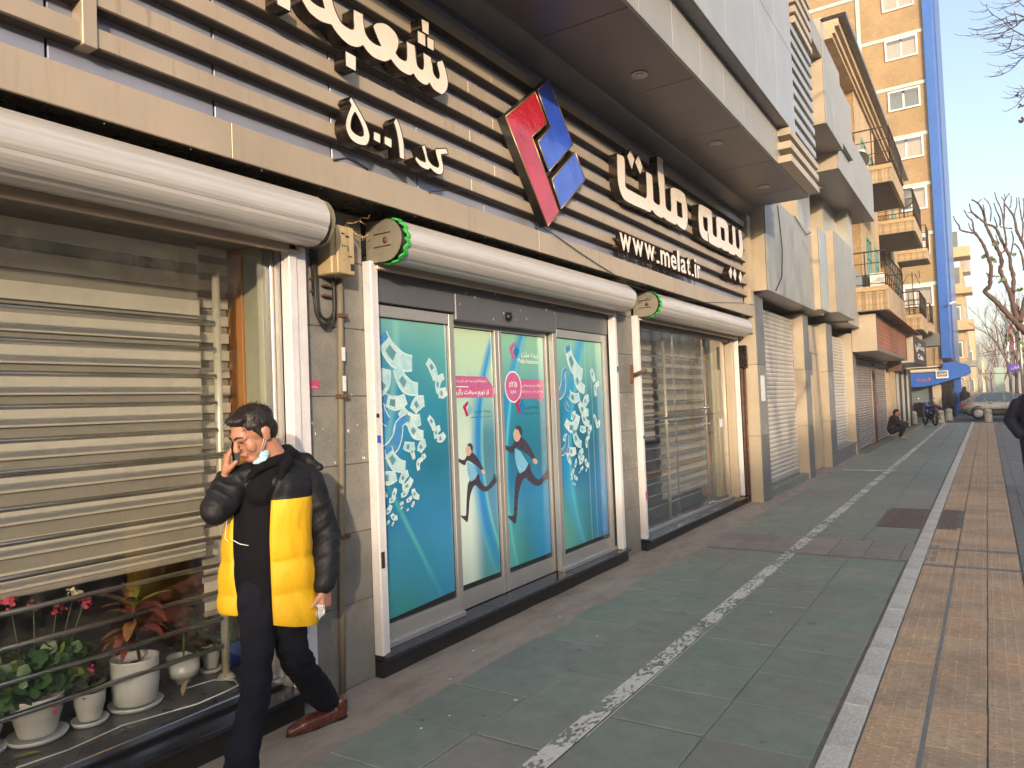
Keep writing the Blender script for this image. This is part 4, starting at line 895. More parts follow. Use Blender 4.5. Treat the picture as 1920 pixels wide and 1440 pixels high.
runner(0, 0, 1, X1_, leaf1); runner(345, -190, 1.24, X2_, leaf2)
# ------------------------------------------------------------------ plant window (left bay)
pw = empty('shop_window', (-3.3, .6, .15), 'large plant window with steel bars, zebra blind and orange wooden jamb at the left', 'window')
box('pane', M['glass'], -3.304, -3.298, -1.6, 2.675, .20, 2.60, pw, b=0)
box('bottom_strip', M['steel'], -3.315, -3.288, -1.6, 2.70, .168, .20, pw, b=.003)
box('side_frame', M['frame'], -3.31, -3.285, 2.675, 2.695, .2, 2.60, pw, b=.003); box('side_frame', M['frame'], -3.36, -3.24, 2.698, 2.704, .15, 2.6, pw, b=0)
box('green_jamb', M['green'], -3.60, -3.33, 2.735, 2.76, .24, 2.6, pw); box('green_jamb', M['green'], -3.45, -3.40, 2.71, 2.735, .24, 2.6, pw)
box('orange_jamb', M['orange'], -3.80, -3.60, 2.72, 2.75, .24, 2.6, pw)
def zebra(name_y, y0, y1, z0, X, parent, pitch=.128):
    z = z0; k = 0
    while z < 2.6:
        box('blind_slat', M['blindl'], X-.004, X+.004, y0, y1, z, z+pitch*.58, parent, b=.002)
        box('blind_slat', M['blindd'], X-.020, X-.012, y0, y1, z+pitch*.58-.006, z+pitch+.004, parent, b=.002)
        z += pitch; k += 1
    box('blind_rail', M['blindd'], X-.018, X+.01, y0, y1, z0-.03, z0-.002, parent, b=.006)
bl = empty('roller_blind', (-3.62, .5, 2.6), 'zebra roller blind with beige bands behind the bars of the plant window', 'blind'); zebra('', -1.7, 2.46, .90, -3.62, bl, .143)
bl = empty('roller_blind', (-3.66, 2.6, 2.6), 'narrow beige blind strip at the orange jamb of the plant window', 'blind'); zebra('', 2.50, 2.70, .55, -3.70, bl, .10)
rg = empty('security_bars', (-3.45, .6, .24), 'horizontal polished steel bars with upright posts behind the glass of the plant window', 'railing')
for zz in [.42+.1425*k for k in range(13)]:
    m_ = MB(); m_.tube([(-3.452, -1.6, zz), (-3.452, 2.43, zz)], .0125, 10, 0); m_.build('bar', M['steel'], rg)
for yy in (2.46, -.4):
    m_ = MB(); m_.tube([(-3.47, yy, .245), (-3.47, yy, 2.41)], .021, 14); m_.lathe([(.001, .028), (.03, .026), (.045, .006), (.046, 0)], (-3.47, yy, .24), 20); m_.build('post', M['brasst'], rg)
m_ = MB(); m_.tube([(-3.47, 2.46, .70), (-3.47, 2.62, .70)], .02, 10); m_.tube([(-3.45, -1.5, 1.43), (-3.42, 2.60, 1.43)], .012, 8); m_.build('bar_socket', M['steel'], rg)
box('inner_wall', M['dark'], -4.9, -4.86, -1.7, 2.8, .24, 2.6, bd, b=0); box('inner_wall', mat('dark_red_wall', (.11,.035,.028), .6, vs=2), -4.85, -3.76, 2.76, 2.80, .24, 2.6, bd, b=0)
# ------------------------------------------------------------------ barred glass doors (right bay)
gd = empty('shop_window', (-3.3, 9.4, .12), 'frameless glass doors with steel bars and blinds behind, third bay from the left', 'window')
for (y0, y1) in ((7.56, 8.86), (8.87, 10.0), (10.01, 10.98)): box('pane', M['glass'], -3.304, -3.298, y0, y1, .125, 2.50, gd, b=0)
box('bottom_strip', M['frame'], -3.312, -3.29, 7.56, 11.2, .12, .16, gd); box('head_rail', M['header'], -3.34, -3.26, 7.55, 11.28, 2.47, 2.53, gd)
for yy in (8.865, 10.005): box('chrome_edge', M['steel'], -3.308, -3.294, yy-.004, yy+.004, .12, 2.47, gd, b=.002)
for yy in (10.98, 11.06): m_ = MB(); m_.tube([(-3.33, yy, .12), (-3.33, yy, 2.47)], .014, 8); m_.build('steel_post', M['orange'] if yy < 11 else M['brasst'], gd)
box('side_frame', M['cream'], -3.34, -3.23, 11.19, 11.27, .12, 2.52, gd); box('green_jamb', M['green'], -3.62, -3.36, 11.20, 11.24, .12, 2.52, gd); box('orange_jamb', M['orange'], -3.80, -3.63, 11.20, 11.24, .12, 2.52, gd); box('cream_jamb', M['cream'], -3.36, -3.345, 11.14, 11.24, .12, 2.52, gd)
for z0 in (1.27, 1.5, .19):
    for yy in (9.93, 10.07):
        m_ = MB(); m_.tube([(-3.30, yy, z0), (-3.27, yy, z0)], .011, 8); m_.lathe([(.001, 0), (.022, .006), (.020, .018), (.001, .024)], (-3.275, yy, z0), 12, ax='x'); m_.build('door_knob', M['steel'], gd)
rg = empty('security_bars', (-3.45, 9.3, .12), 'horizontal steel bars with upright posts behind the glass doors of the third bay', 'railing')
for zz in [.33+.1425*k for k in range(14)]:
    for (a, b_) in ((7.58, 8.90), (8.98, 10.48)): m_ = MB(); m_.tube([(-3.45, a, zz), (-3.45, b_, zz)], .011, 8); m_.build('bar', M['steel'], rg)
m_ = MB(); m_.tube([(-3.42, 7.6, 1.40), (-3.42, 11.1, 1.40)], .013, 8); m_.build('bar', M['steel'], rg)
for yy in (8.93, 10.50): m_ = MB(); m_.tube([(-3.45, yy, .11), (-3.45, yy, 2.38)], .019, 12); m_.build('post', M['brasst'], rg)
bl = empty('roller_blind', (-3.66, 8.2, 2.5), 'short zebra blind over the dark left part of the third bay', 'blind'); zebra('', 7.5, 8.95, 1.15, -3.62, bl, .14)
bl = empty('roller_blind', (-3.66, 10, 2.5), 'long zebra blind behind the glass doors of the third bay', 'blind'); zebra('', 9.08, 10.90, .36, -3.60, bl, .14)
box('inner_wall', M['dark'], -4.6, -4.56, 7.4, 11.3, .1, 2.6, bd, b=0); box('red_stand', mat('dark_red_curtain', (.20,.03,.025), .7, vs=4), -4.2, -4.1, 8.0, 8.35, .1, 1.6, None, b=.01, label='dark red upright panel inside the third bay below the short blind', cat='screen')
ch = empty('office_chair', (-3.95, 8.55, .105), 'office chair with steel star base inside the third bay', 'chair')
m_ = MB(); m_.box(-4.15, -3.75, 8.35, 8.75, .52, .60, 0, .03); m_.build('seat', M['sticker_k'], ch); m_ = MB(); m_.box(-4.18, -4.12, 8.35, 8.75, .65, 1.1, 0, .025); m_.build('backrest', M['sticker_k'], ch)
m_ = MB(); m_.tube([(-3.95, 8.55, .18), (-3.95, 8.55, .53)], .025, 8)
for k in range(5): a = k*1.2566; m_.tube([(-3.95, 8.55, .20), (-3.95+.26*math.cos(a), 8.55+.26*math.sin(a), .14)], .018, 6)
m_.build('star_base', M['steel'], ch)
nt_ = MB(); nt_.box(-3.296, -3.293, 10.62, 10.76, 1.20, 1.32); nt_.build('notice', M['sticker_w'], None, 'small white paper notice stuck on the glass doors of the third bay', 'notice')
mt_ = empty('junction_box', (-3.1, 11.4, 2.2), 'brown metal meter box on the far end of the third bay', 'electrical box')
box('box_body', M['bronze'], -3.22, -3.07, 11.385, 11.48, 2.07, 2.42, mt_, b=.012); m_ = MB(); m_.tube([(-3.17, 11.42, 2.07), (-3.17, 11.43, 1.2), (-3.18, 11.42, .02)], .022, 8); m_.tube([(-3.12, 11.45, 2.07), (-3.13, 11.45, 1.0), (-3.13, 11.44, .02)], .018, 8); m_.build('pipe_body', M['rust'], mt_)
# ------------------------------------------------------------------ pots and plants
def px_floor(u, v, z): return P(u, v, 2, z)
def pot(u, v, r, h, lab, shape='cyl', saucer=True, back=None):
    p = px_floor(u, v, .24); c = Vector((p.x-r*.9, p.y+r*.15, .24)); e = empty('plant_pot', c, lab, 'plant pot', 'white flower pots in the window')
    pr = {'cyl': [(.80*r, .02), (.92*r, .03), (1.0*r, h*.5), (1.0*r, h*.97), (1.03*r, h), (.95*r, h), (.93*r, h*.9)], 'taper': [(.66*r, .02), (.72*r, .03), (.90*r, h*.55), (.93*r, h*.56), (1.0*r, h*.96), (1.04*r, h), (.96*r, h), (.93*r, h*.9)], 'bowl': [(.45*r, .02), (.62*r, .06), (.86*r, h*.36), (.93*r, h*.55), (.96*r, h*.62), (.94*r, h*.63), (.99*r, h*.9), (1.03*r, h), (.95*r, h), (.93*r, h*.9)]}[shape]
    m_ = MB(); m_.lathe([(q, z) for q, z in pr], c, 28); b_ = m_.build('pot_body', M['white'], e)
    so_ = MB(); so_.lathe([(.90*r, h*.88), (.02, h*.90)], c, 20); so_.build('soil', mat('potting_soil', (.07,.045,.03), .95, bump=.5, bs=60), e)
    if saucer: m_ = MB(); m_.lathe([(.85*r, 0), (1.08*r, .004), (1.16*r, .022), (1.12*r, .024), (1.04*r, .012), (.8*r, .010)], c, 28); m_.build('saucer', M['white'], e)
    return e, c
def leafmesh(mb, base, dirv, L, w, droop, m=0, n=5, cup=.15, up=Vector((0,0,1))):
    d = Vector(dirv).normalized(); s_ = d.cross(up); s_ = s_.normalized() if s_.length > .05 else Vector((1,0,0)); vs = []
    p = Vector(base)
    for k in range(n+1):
        t = k/n; ww = w*math.sin(math.pi*min(1, t*.93+.05))**.8*.5; nn = s_.cross(d).normalized()
        vs += [p-s_*ww+nn*cup*ww, p.copy(), p+s_*ww+nn*cup*ww]
        d = (d-up*droop/n).normalized(); p = p+d*L/n
    fs = []
    for k in range(n): q = k*3; fs += [(q, q+1, q+4, q+3), (q+1, q+2, q+5, q+4)]
    mb.add(vs, fs, m, True)
def disc_leaf(mb, c, nrm, r, m=0, lob=5):
    nrm = Vector(nrm).normalized(); a = nrm.orthogonal().normalized(); b = nrm.cross(a); vs = [Vector(c)]; n = 14
    for k in range(n): w = 2*math.pi*k/n; q = r*(1+.10*math.cos(lob*w)); vs.append(Vector(c)+a*q*math.cos(w)+b*q*math.sin(w)+nrm*r*.12)
    mb.add(vs, [(0, 1+k, 1+(k+1) % n) for k in range(n)], m, True)
def leafmat(name, c1, c2, vs=20):
    t = NT(name); t.l(t.ramp(t.noise(vs, 3, .6), [(.35, c1), (.65, c2)]), t.b.inputs['Base Color']); t.set(Roughness=.45); t.b.inputs['Transmission Weight'].default_value = 0
    t.bump(t.noise(60, 2, .5), .2, .003); return t.m
LG, LD, LY = leafmat('geranium_leaf', (.022,.07,.018), (.055,.13,.03)), leafmat('dark_leaf', (.012,.035,.015), (.03,.07,.025)), leafmat('yellow_green_leaf', (.06,.14,.02), (.30,.30,.05), 30)
LR, LO = leafmat('croton_leaf_red', (.10,.03,.025), (.30,.06,.04), 30), leafmat('croton_leaf_orange', (.12,.06,.03), (.38,.17,.05), 45)
FP, FW, ST_ = mat('pink_petal', (.62,.07,.12), .5, var=.2, bump=0), mat('cream_petal', (.70,.60,.40), .5, bump=0), mat('plant_stem', (.10,.13,.04), .6, bump=0)
def plant(name, lab, mb, mats, nm='foliage'):
    pass
def geranium(c, h, R_, n, lab, flowers, seed):
    r_ = random.Random(seed); e = empty('geranium', (c.x, c.y, c.z), lab, 'plant'); m_ = MB(); s_ = MB()
    for k in range(n):
        a = r_.uniform(0, 6.28); q = R_*math.sqrt(r_.random()); z = c.z+h*r_.uniform(.15, 1)*(1-.35*(q/R_)); p = Vector((c.x+q*math.cos(a)*.75, c.y+q*math.sin(a)*1.2, z))
        disc_leaf(m_, p, (r_.uniform(-.5,.9), r_.uniform(-.7,.7), r_.uniform(.1,1)), r_.uniform(.016, .034), 0 if r_.random() > .12 else 1)
        if k % 4 == 0: s_.tube([(c.x, c.y, c.z), (p.x*.5+c.x*.5, p.y*.5+c.y*.5, z-.03), tuple(p)], .003, 4)
    m_.build('foliage', [LG, LY], e); s_.build('stem', ST_, e)
    for (dx, dy, dz, k_) in flowers:
        f_ = MB(); fc = Vector((c.x+dx, c.y+dy, c.z+dz)); s2_ = MB(); s2_.tube([(c.x+dx*.6, c.y+dy*.6, c.z+dz*.4), tuple(fc)], .0025, 4)
        for k in range(26): v = Vector((r_.gauss(0,1), r_.gauss(0,1), r_.gauss(0,.7)+.3)).normalized(); disc_leaf(f_, fc+v*r_.uniform(.014,.040), (v+Vector((r_.gauss(0,.5), r_.gauss(0,.5), r_.gauss(0,.5)))), r_.uniform(.006,.011), 0, 5)
        o_ = f_.build('blossom', FP if k_ else FW, e); s2_.build('stalk', ST_, o_)
    return e
potA, cA = pot(83, 1395, .105, .19, 'broad white pot with saucer under the pink geranium, left in the window', 'taper')
geranium(cA+Vector((0,0,.17)), .27, .20, 300, 'pink geranium with round green leaves at the left of the window', [(.03,-.02,.42,1),(-.02,.10,.37,1),(.02,.20,.38,1),(0,.165,.42,0),(.06,.19,.06,1),(.09,.03,-.03,1),(.0,-.10,.45,1)], 5)
potB, cB = pot(178, 1362, .068, .15, 'small white pot with saucer between the geranium and the big round pot', 'taper')
e = empty('succulent', cB+Vector((0,0,.14)), 'low succulent with pointed leaves in the small white pot', 'plant'); m_ = MB(); r_ = random.Random(3)
for k in range(26): a = r_.uniform(0, 6.28); leafmesh(m_, cB+Vector((.02*math.cos(a), .02*math.sin(a), .13)), (math.cos(a), math.sin(a), r_.uniform(.3, 1.4)), r_.uniform(.06,.10), .022, .5, 0, 4, .4)
m_.build('foliage', [leafmat('succulent_leaf', (.07,.11,.05), (.14,.19,.09))], e)
potC, cC = pot(270, 1332, .107, .235, 'largest white cylinder pot with saucer in the window', 'cyl')
e = empty('croton', cC+Vector((0,0,.2)), 'croton with long red and orange mottled leaves in the largest white pot', 'plant'); r_ = random.Random(12)
s_ = MB(); s_.tube([cC+Vector((.01,.02,.2)), cC+Vector((.0,.01,.32)), cC+Vector((.0,.0,.50))], .009, 6); s_.build('stem', M['rust'], e)
for k in range(30):
    m_ = MB(); a = r_.uniform(0, 6.28); z = r_.uniform(.30, .50); leafmesh(m_, cC+Vector((.01*math.cos(a), .01*math.sin(a), z)), (math.cos(a)*.8, math.sin(a)*1.3, .75), r_.uniform(.15,.21), r_.uniform(.04,.055), r_.uniform(1.0, 2.1) if z < .47 else .6, 0, 7, .2)
    m_.build('leaf', LY if z > .47 and k % 2 else [LR, LO, LO][k % 3], e)
potD, cD = pot(357, 1292, .082, .155, 'white bowl pot with ribbed band right of the largest pot', 'bowl', saucer=False)
e = empty('croton', cD+Vector((0,0,.14)), 'small dark croton with one bright red leaf in the bowl pot', 'plant'); r_ = random.Random(31)
for k in range(9):
    m_ = MB(); a = r_.uniform(0, 6.28); leafmesh(m_, cD+Vector((0, 0, .17+.012*k)), (math.cos(a), math.sin(a), 1.0), r_.uniform(.10,.15), .045, 1.4, 0, 6, .2); m_.build('leaf', LR if k in (2, 5) else LD, e)
s_ = MB(); s_.tube([cD+Vector((0,0,.12)), cD+Vector((0,.01,.30))], .005, 6); s_.build('stem', ST_, e)
potE, cE = pot(403, 1262, .05, .13, 'small white pot half hidden beside the steel post', 'taper'); 
def palm(c, n, L, lab, seed, mt=None):
    r_ = random.Random(seed); e = empty('palm', c, lab, 'plant')
    for k in range(n):
        m_ = MB(); a = r_.uniform(0, 6.28); d = Vector((math.cos(a), math.sin(a), 1.9)).normalized(); p = Vector(c); pts = [p.copy()]
        for j in range(12):
            d = (d-Vector((0,0,.11))).normalized(); p = p+d*L/12; pts.append(p.copy()); sd = d.cross(Vector((0,0,1))).normalized()
            if j > 2:
                for sg in (-1, 1): leafmesh(m_, p, sd*sg+d*.7, .07*(1-.03*j), .010, .4, 0, 3, 0)
        m_.tube(pts, .0025, 4); m_.build('frond', mt or LD, e)
palm(cE+Vector((-.12,-.02,.12)), 9, .42, 'feathery dark palm behind the bowl pot', 4, leafmat('palm_leaf', (.015,.05,.02), (.05,.12,.04)))
e = empty('pothos', cE+Vector((0,0,.12)), 'bright green leafy plant in the small pot by the steel post', 'plant'); m_ = MB(); r_ = random.Random(14)
for k in range(26): a = r_.uniform(0, 6.28); leafmesh(m_, cE+Vector((.03*math.cos(a), .03*math.sin(a), r_.uniform(.12, .24))), (math.cos(a), math.sin(a), .8), r_.uniform(.06,.1), .03, 1.0, 0, 4, .2)
m_.build('foliage', [LG], e)
potF, cF = pot(-28, 1425, .085, .17, 'white pot cut off at the left edge of the photo', 'taper')
geranium(cF+Vector((0,0,.15)), .22, .17, 80, 'yellow-green plant cut off at the left edge of the photo', [], 8)
p = px_floor(20, 1425, .24); m_ = MB(); leafmesh(m_, p, (.3, 1, .05), .12, .035, .1, 0, 5, .3); m_.build('fallen_leaf', LY, None, 'yellow fallen leaf on the window floor at the far left', 'leaf')
p = px_floor(343, 1305, .24); m_ = MB(); leafmesh(m_, p+Vector((0,0,.0)), (.05,.3,.9), .075, .05, .1, 0, 5, .4); m_.build('fallen_leaf', mat('dry_leaf', (.45,.36,.18), .7, bump=.2), None, 'dry pale leaf standing in front of the bowl pot', 'leaf')
m_ = MB(); pts = [P(u, v, 2, .247) for u, v in ((30,1440),(130,1405),(230,1360),(300,1340),(370,1320),(420,1298),(447,1285),(440,1275),(400,1275),(350,1290))]; m_.tube(pts, .0035, 6); m_.build('cable', M['sticker_w'], None, 'thin white cable lying on the window floor in front of the pots', 'cable')
ct = empty('cactus', (-3.62, 2.62, .24), 'tall thin cactus in a blue pot behind the steel post', 'plant'); m_ = MB(); m_.tube([(-3.62, 2.62, .36), (-3.62, 2.625, .98)], [.02, .014], 8); m_.build('stem', LY, ct); m_ = MB(); m_.lathe([(.04, 0), (.05, .12), (.05, .13), (.04, .12)], (-3.62, 2.62, .24), 16); m_.build('pot_body', M['sticker_b'], ct)
# ================================================================== GREY CLAD SHOPS (second building)
b2 = empty('shop_building', (-3.4, 16.5, 0), 'second building, grey metal clad boxes over two white roller shutters', 'building')
box('back_wall', M['clad'], -7, -3.5, 11.5, 21.75, 3.2, 8.6, b2, b=0)
box('wall_core', M['dark'], -7, -3.32, 11.5, 21.75, 0, 3.25, b2, b=0)
M['scratched'] = wornpaint('scratched_grey_panel', (.50,.46,.38), (.20,.20,.20), (.575,.60), 34, (1,1,.6), holes=False)
M['greyp'] = mat('grey_street_panel', (.20,.20,.205), .45, .3, var=.12, vs=2, bump=.03)
for i, (y0, y1) in enumerate(((11.50, 12.0), (15.02, 15.50), (17.45, 18.15), (21.15, 21.68))):
    zs_ = [0, 1.02, 2.12, 3.2]
    for a, b_ in zip(zs_[:-1], zs_[1:]):
        box('cream_panel', M['cream'], -3.31, -2.945, y0, y0+.02, a+.003, b_-.003, b2, b=.002)
        box('street_panel', M['scratched'] if a > .9 and a < 2 else M['greyp'], -2.955, -2.935, y0+.021, y1, a+.003, b_-.003, b2, b=.002)
    box('pillar_core', M['greyp'], -3.315, -2.957, y0+.021, y1-.003, 0, 3.2, b2, b=0)
tag(box('notice', M['sticker_w'], -2.934, -2.931, 11.62, 11.86, 1.55, 1.95, None, b=0), 'white torn paper notice on the grey pillar before the first white shutter', 'notice')
def rolling(y0, y1, z0, z1, lab, X=-3.16, n=38, mt='shut', group='closed roller shutters of the shops', perf=False):
    e = empty('roller_shutter', (X, (y0+y1)/2, z0), lab, 'roller shutter', group); h = (z1-z0)/n
    key = ('ss', round(y1-y0, 3), round(h, 4), mt)
    if key not in _cache:
        m_ = MB(); w = (y1-y0)/2; pr = [(0, 0), (.010, h*.12), (.017, h*.4), (.017, h*.7), (.008, h*.93), (0, h*.97)]
        for (a, b), (c, d) in zip(pr[:-1], pr[1:]): m_.quad((a, -w, b), (a, w, b), (c, w, d), (c, -w, d))
        if perf:
            nn = int((y1-y0)/.13)
            for q in range(nn): yy = -w+(q+.5)*2*w/nn; m_.box(.0172, .0185, yy-.035, yy+.035, h*.35, h*.72, 1)
        _cache[key] = m_.mesh('shutter_slat', [M[mt], M['dark']])
    for k in range(n):
        o = bpy.data.objects.new('shutter_slat', _cache[key]); COL.objects.link(o); o.parent = e; o.matrix_parent_inverse = Matrix.Translation(-world_loc(e)); o.location = (X, (y0+y1)/2, z0+k*h)
    box('shutter_backing', M['header'], X-.02, X-.004, y0, y1, z0, z1, e, b=0); box('bottom_bar', M['frame'], X-.01, X+.03, y0, y1, z0-.05, z0, e, b=.004)
    for yy in (y0-.03, y1): box('side_rail', M['frame'], X-.01, X+.035, yy, yy+.03, z0-.05, z1, e, b=.003)
    return e
M['shut'] = mat('cream_shutter_paint', (.56,.52,.47), .45, .15, var=.14, vs=2.2, bump=.05, rnd=.05)
rolling(12.04, 14.98, .18, 3.12, 'first closed white roller shutter of the grey clad building')
rolling(18.2, 21.1, .38, 3.05, 'second closed white roller shutter, above a low stone sill', n=34)
box('shop_sill', M['slate'], -3.32, -2.97, 12.02, 15.0, 0, .12, b2); box('shop_sill', M['greyp'], -3.32, -2.97, 18.17, 21.13, 0, .30, b2); box('shop_sill', M['slate'], -3.32, -2.93, 18.17, 21.13, .302, .345, b2)
en = empty('entrance_door', (-3.5, 16.5, 0), 'dark metal entrance door between the two white shutters', 'door')
box('door_leaf', M['bronze'], -3.31, -3.27, 15.95, 17.4, .02, 2.2, en); box('door_frame', M['cream'], -3.31, -3.24, 15.52, 15.94, .02, 2.6, en); box('door_head', M['cream'], -3.31, -3.1, 15.52, 17.42, 2.5, 3.1, en); box('door_box', M['greyp'], -3.3, -2.98, 15.6, 15.95, 2.02, 2.5, en); box('door_panel', M['cream'], -3.31, -3.1, 16.6, 17.42, .02, 2.49, en)
# fascia boxes
def cladbox(x0, x1, y0, y1, z0, z1, seams, mt='cladblue', side='cream', parent=None):
    ys_ = [y0+.004]+seams+[y1]
    for a, b_ in zip(ys_[:-1], ys_[1:]): box('fascia_panel', M[mt], x1-.02, x1, a+.004, b_-.004, z0, z1, parent, b=.002)
    box('side_panel', M[side], x0, x1-.022, y0-.02, y0, z0, z1, parent, b=.002); box('under_panel', M['soffit'], x0, x1-.022, y0, y1, z0-.001, z0+.02, parent, b=0)
    box('fascia_core', M['dark'], x0, x1-.024, y0+.001, y1-.002, z0+.022, z1-.02, parent, b=0); box('cap', M[mt], x0, x1-.022, y0, y1, z1-.018, z1-.001, parent, b=0)
cladbox(-3.5, -2.73, 11.56, 15.22, 3.25, 4.80, [12.5, 13.1, 13.9, 14.55], parent=b2)
cladbox(-3.5, -2.60, 15.22, 16.0, 3.27, 4.88, [], 'clad', parent=b2); cladbox(-3.5, -2.85, 16.0, 16.78, 3.3, 4.9, [], 'cladblue', parent=b2)
cladbox(-3.5, -2.56, 16.78, 19.15, 3.35, 5.08, [17.9], parent=b2); cladbox(-3.5, -2.73, 19.15, 22.1, 3.32, 4.84, [20.1, 21.0], parent=b2)
cable([(1458,385),(1462,420),(1467,470),(1466,520),(1455,545)], -2.715, 'thin dark cable hanging down the grey clad fascia box', .008)
cable([(1490,405),(1505,430),(1512,440),(1520,436)], -2.71, 'short cable looping over the top of the grey clad fascia', .008)
# upper wall fins and recesses
for (y0, y1, z1) in ((13.2, 13.7, 6.3), (15.55, 16.8, 6.4), (18.35, 20.1, 6.6)):
    box('upper_fin', M['clad'], -3.5, -3.02, y0, y1, 4.7, z1, b2, b=.004); box('upper_fin_face', M['cream'], -3.42, -3.04, y0-.012, y0-.001, 4.7, z1, b2, b=0)
box('upper_window', M['winglass'], -3.49, -3.44, 16.85, 18.3, 4.9, 6.3, b2); box('upper_window', M['winglass'], -3.49, -3.44, 13.8, 15.5, 4.9, 6.2, b2)
box('corner_pilaster', M['clad'], -3.3, -2.72, 20.1, 20.6, 4.8, 7.1, b2); box('corner_pilaster', M['cladblue'], -3.3, -2.86, 20.62, 21.7, 4.8, 7.1, b2)
cladbox(-3.6, -2.21, 14.3, 16.15, 6.55, 8.13, [15.2], 'cladblue', 'cream', b2); cladbox(-3.6, -2.23, 16.2, 17.7, 6.75, 7.95, [16.9], 'cladblue', 'cream', b2); cladbox(-3.6, -2.32, 16.2, 21.9, 6.22, 7.45, [17.6, 18.5, 19.4, 20.6], 'cladblue', 'cream', b2)
cladbox(-3.6, -2.23, 11.3, 14.28, 7.75, 8.15, [12.9], 'cladblue', 'cream', b2); box('parapet_box', M['cream'], -2.6, -2.24, 14.32, 14.7, 8.14, 8.5, b2)
l = MB(); l.lathe([(.1,0),(.1,-.01),(.07,-.015)], (-2.9, 17.4, 6.215), 16); l.build('recessed_lamp', M['alu'], b2)
# ================================================================== BALCONY BUILDING (third)
b3 = empty('apartment_building', (-4, 31, 0), 'yellow and pale brick apartment building with jutting iron railed balconies', 'building')
def wall3(x, y0, y1, z0, z1, mt=None):
    m_ = MB(); m_.box(-9, x-.02, y0+.02, y1, z0, z1, 0); m_.build('wall_body', M['ybrick'], b3)
    box('wall_street', mt or M['pbrick'], x-.018, x, y0+.001, y1, z0, z1, b3, b=0)
wall3(-3.9, 21.76, 26.2, 0, 12.1); wall3(-3.2, 26.2, 31.3, 0, 12.1); wall3(-3.9, 31.3, 36.1, 0, 12.1); wall3(-3.25, 36.1, 41.0, 0, 12.1)
for (x1, z0, z1, m_) in ((-3.12, 11.5, 11.62, 'pbrick'), (-3.05, 11.62, 11.80, 'pbrick'), (-2.95, 11.80, 12.0, 'pbrick'), (-2.75, 12.0, 12.12, 'bronze')): box('cornice', M[m_], -9, x1, 21.9, 41.1, z0, z1, b3, b=0)
def railing(x0, x1, y0, y1, z0, z1, parent, n=3, gap=.32):
    m_ = MB(); r_ = .016
    cor = [(x0, y0), (x1, y0), (x1, y1), (x0, y1)]
    for j in range(n+1):
        z = z0+(z1-z0)*(j/n) if j else z0+.06
        for (a, b), (c, d) in zip(cor[:-1], cor[1:]): m_.tube([(a, b, z), (c, d, z)], r_*(1.3 if j == n else .8), 6)
    for (a, b), (c, d) in zip(cor[:-1], cor[1:]):
        L = math.hypot(c-a, d-b); k_ = max(1, round(L/gap))
        for q in range(k_+1): t = q/k_; m_.tube([(a+(c-a)*t, b+(d-b)*t, z0), (a+(c-a)*t, b+(d-b)*t, z1)], r_, 6)
    return m_.build('railing', M['rail'], parent)
def balcony(xw, x1, y0, y1, z0, z1, rz, lab, n=3, gap=.45):
    e = b3; box('balcony_slab', M['balc'], xw, x1-.11, y0+.11, y1-.11, z0, z1-.1, e, b=0)
    # edge course: bricks standing upright, one by one on the near side
    k_ = int((x1-xw)/.085)
    for q in range(k_): piece('brick', M['pbrickX'] if q % 3 else M['ybrick'], (.070, .10, z1-z0-.16), (xw+.045+q*.085, y0+.05, (z0+z1)/2-.06), e, b=.004)
    box('edge_course', M['pbrickX'], xw, x1, y0, y0+.1, z1-.13, z1, e, b=.004); box('edge_mortar', M['concrete'], xw, x1-.02, y0+.012, y0+.108, z0+.004, z1-.14, e, b=0)
    box('edge_course', M['pbrick'], x1-.1, x1, y0+.101, y1, z0, z1, e, b=.004); box('edge_course', M['pbrickX'], xw, x1-.101, y1-.1, y1, z0, z1, e, b=.004)
    r_ = railing(xw, x1-.04, y0+.04, y1-.04, z1, rz, e, n, gap); return r_
balcony(-3.9, -2.0, 23.8, 27.6, 7.72, 8.25, 9.35, '')
balcony(-3.9, -2.0, 31.8, 36.0, 7.72, 8.25, 9.35, '')
balcony(-3.25, -2.0, 39.0, 41.0, 7.72, 8.2, 9.3, '')
balcony(-3.9, -2.0, 20.9, 25.7, 3.72, 4.35, 5.25, '')
balcony(-3.2, -2.0, 32.7, 36.0, 4.0, 4.6, 5.5, ''); balcony(-3.25, -2.0, 38.6, 40.9, 4.3, 4.7, 5.6, '')
def win3(x, y0, y1, z0, z1, mt='tealframe'):
    f_ = MB(); t_ = .06; f_.box(x-.02, x+.03, y0, y0+t_, z0, z1); f_.box(x-.02, x+.03, y1-t_, y1, z0, z1); f_.box(x-.02, x+.03, y0+t_, y1-t_, z0, z0+t_); f_.box(x-.02, x+.03, y0+t_, y1-t_, z1-t_, z1); f_.box(x-.02, x+.03, (y0+y1)/2-.02, (y0+y1)/2+.02, z0+t_, z1-t_); f_.box(x-.02, x+.03, y0+t_, y1-t_, z0+(z1-z0)*.62, z0+(z1-z0)*.66)
    w_ = f_.build('window', M[mt], b3); box('pane', M['winglass'], x-.01, x+.005, y0+t_, y1-t_, z0+t_, z1-t_, w_, b=0)
for (x, a, b_) in ((-3.2, 27.4, 28.6), (-3.2, 29.6, 30.6), (-3.9, 32.6, 34.6), (-3.25, 37.0, 38.2)):
    for z0 in (4.9, 8.3): win3(x, a, b_, z0+.1, z0+2.0)
win3(-3.9, 22.3, 25.2, 4.36, 6.6, 'whitepvc'); win3(-3.9, 24.0, 25.8, 8.3, 10.3, 'whitepvc')
def cornerwin(y, x0, x1, z0, z1, mt='whitepvc'):
    f_ = MB(); f_.box(x0, x1, y-.04, y-.001, z0, z1); w_ = f_.build('window', M[mt], b3); box('pane', M['winglass'], x0+.06, x1-.06, y-.05, y-.041, z0+.06, z1-.06, w_, b=0)
cornerwin(26.2, -3.85, -3.35, 8.3, 10.2)
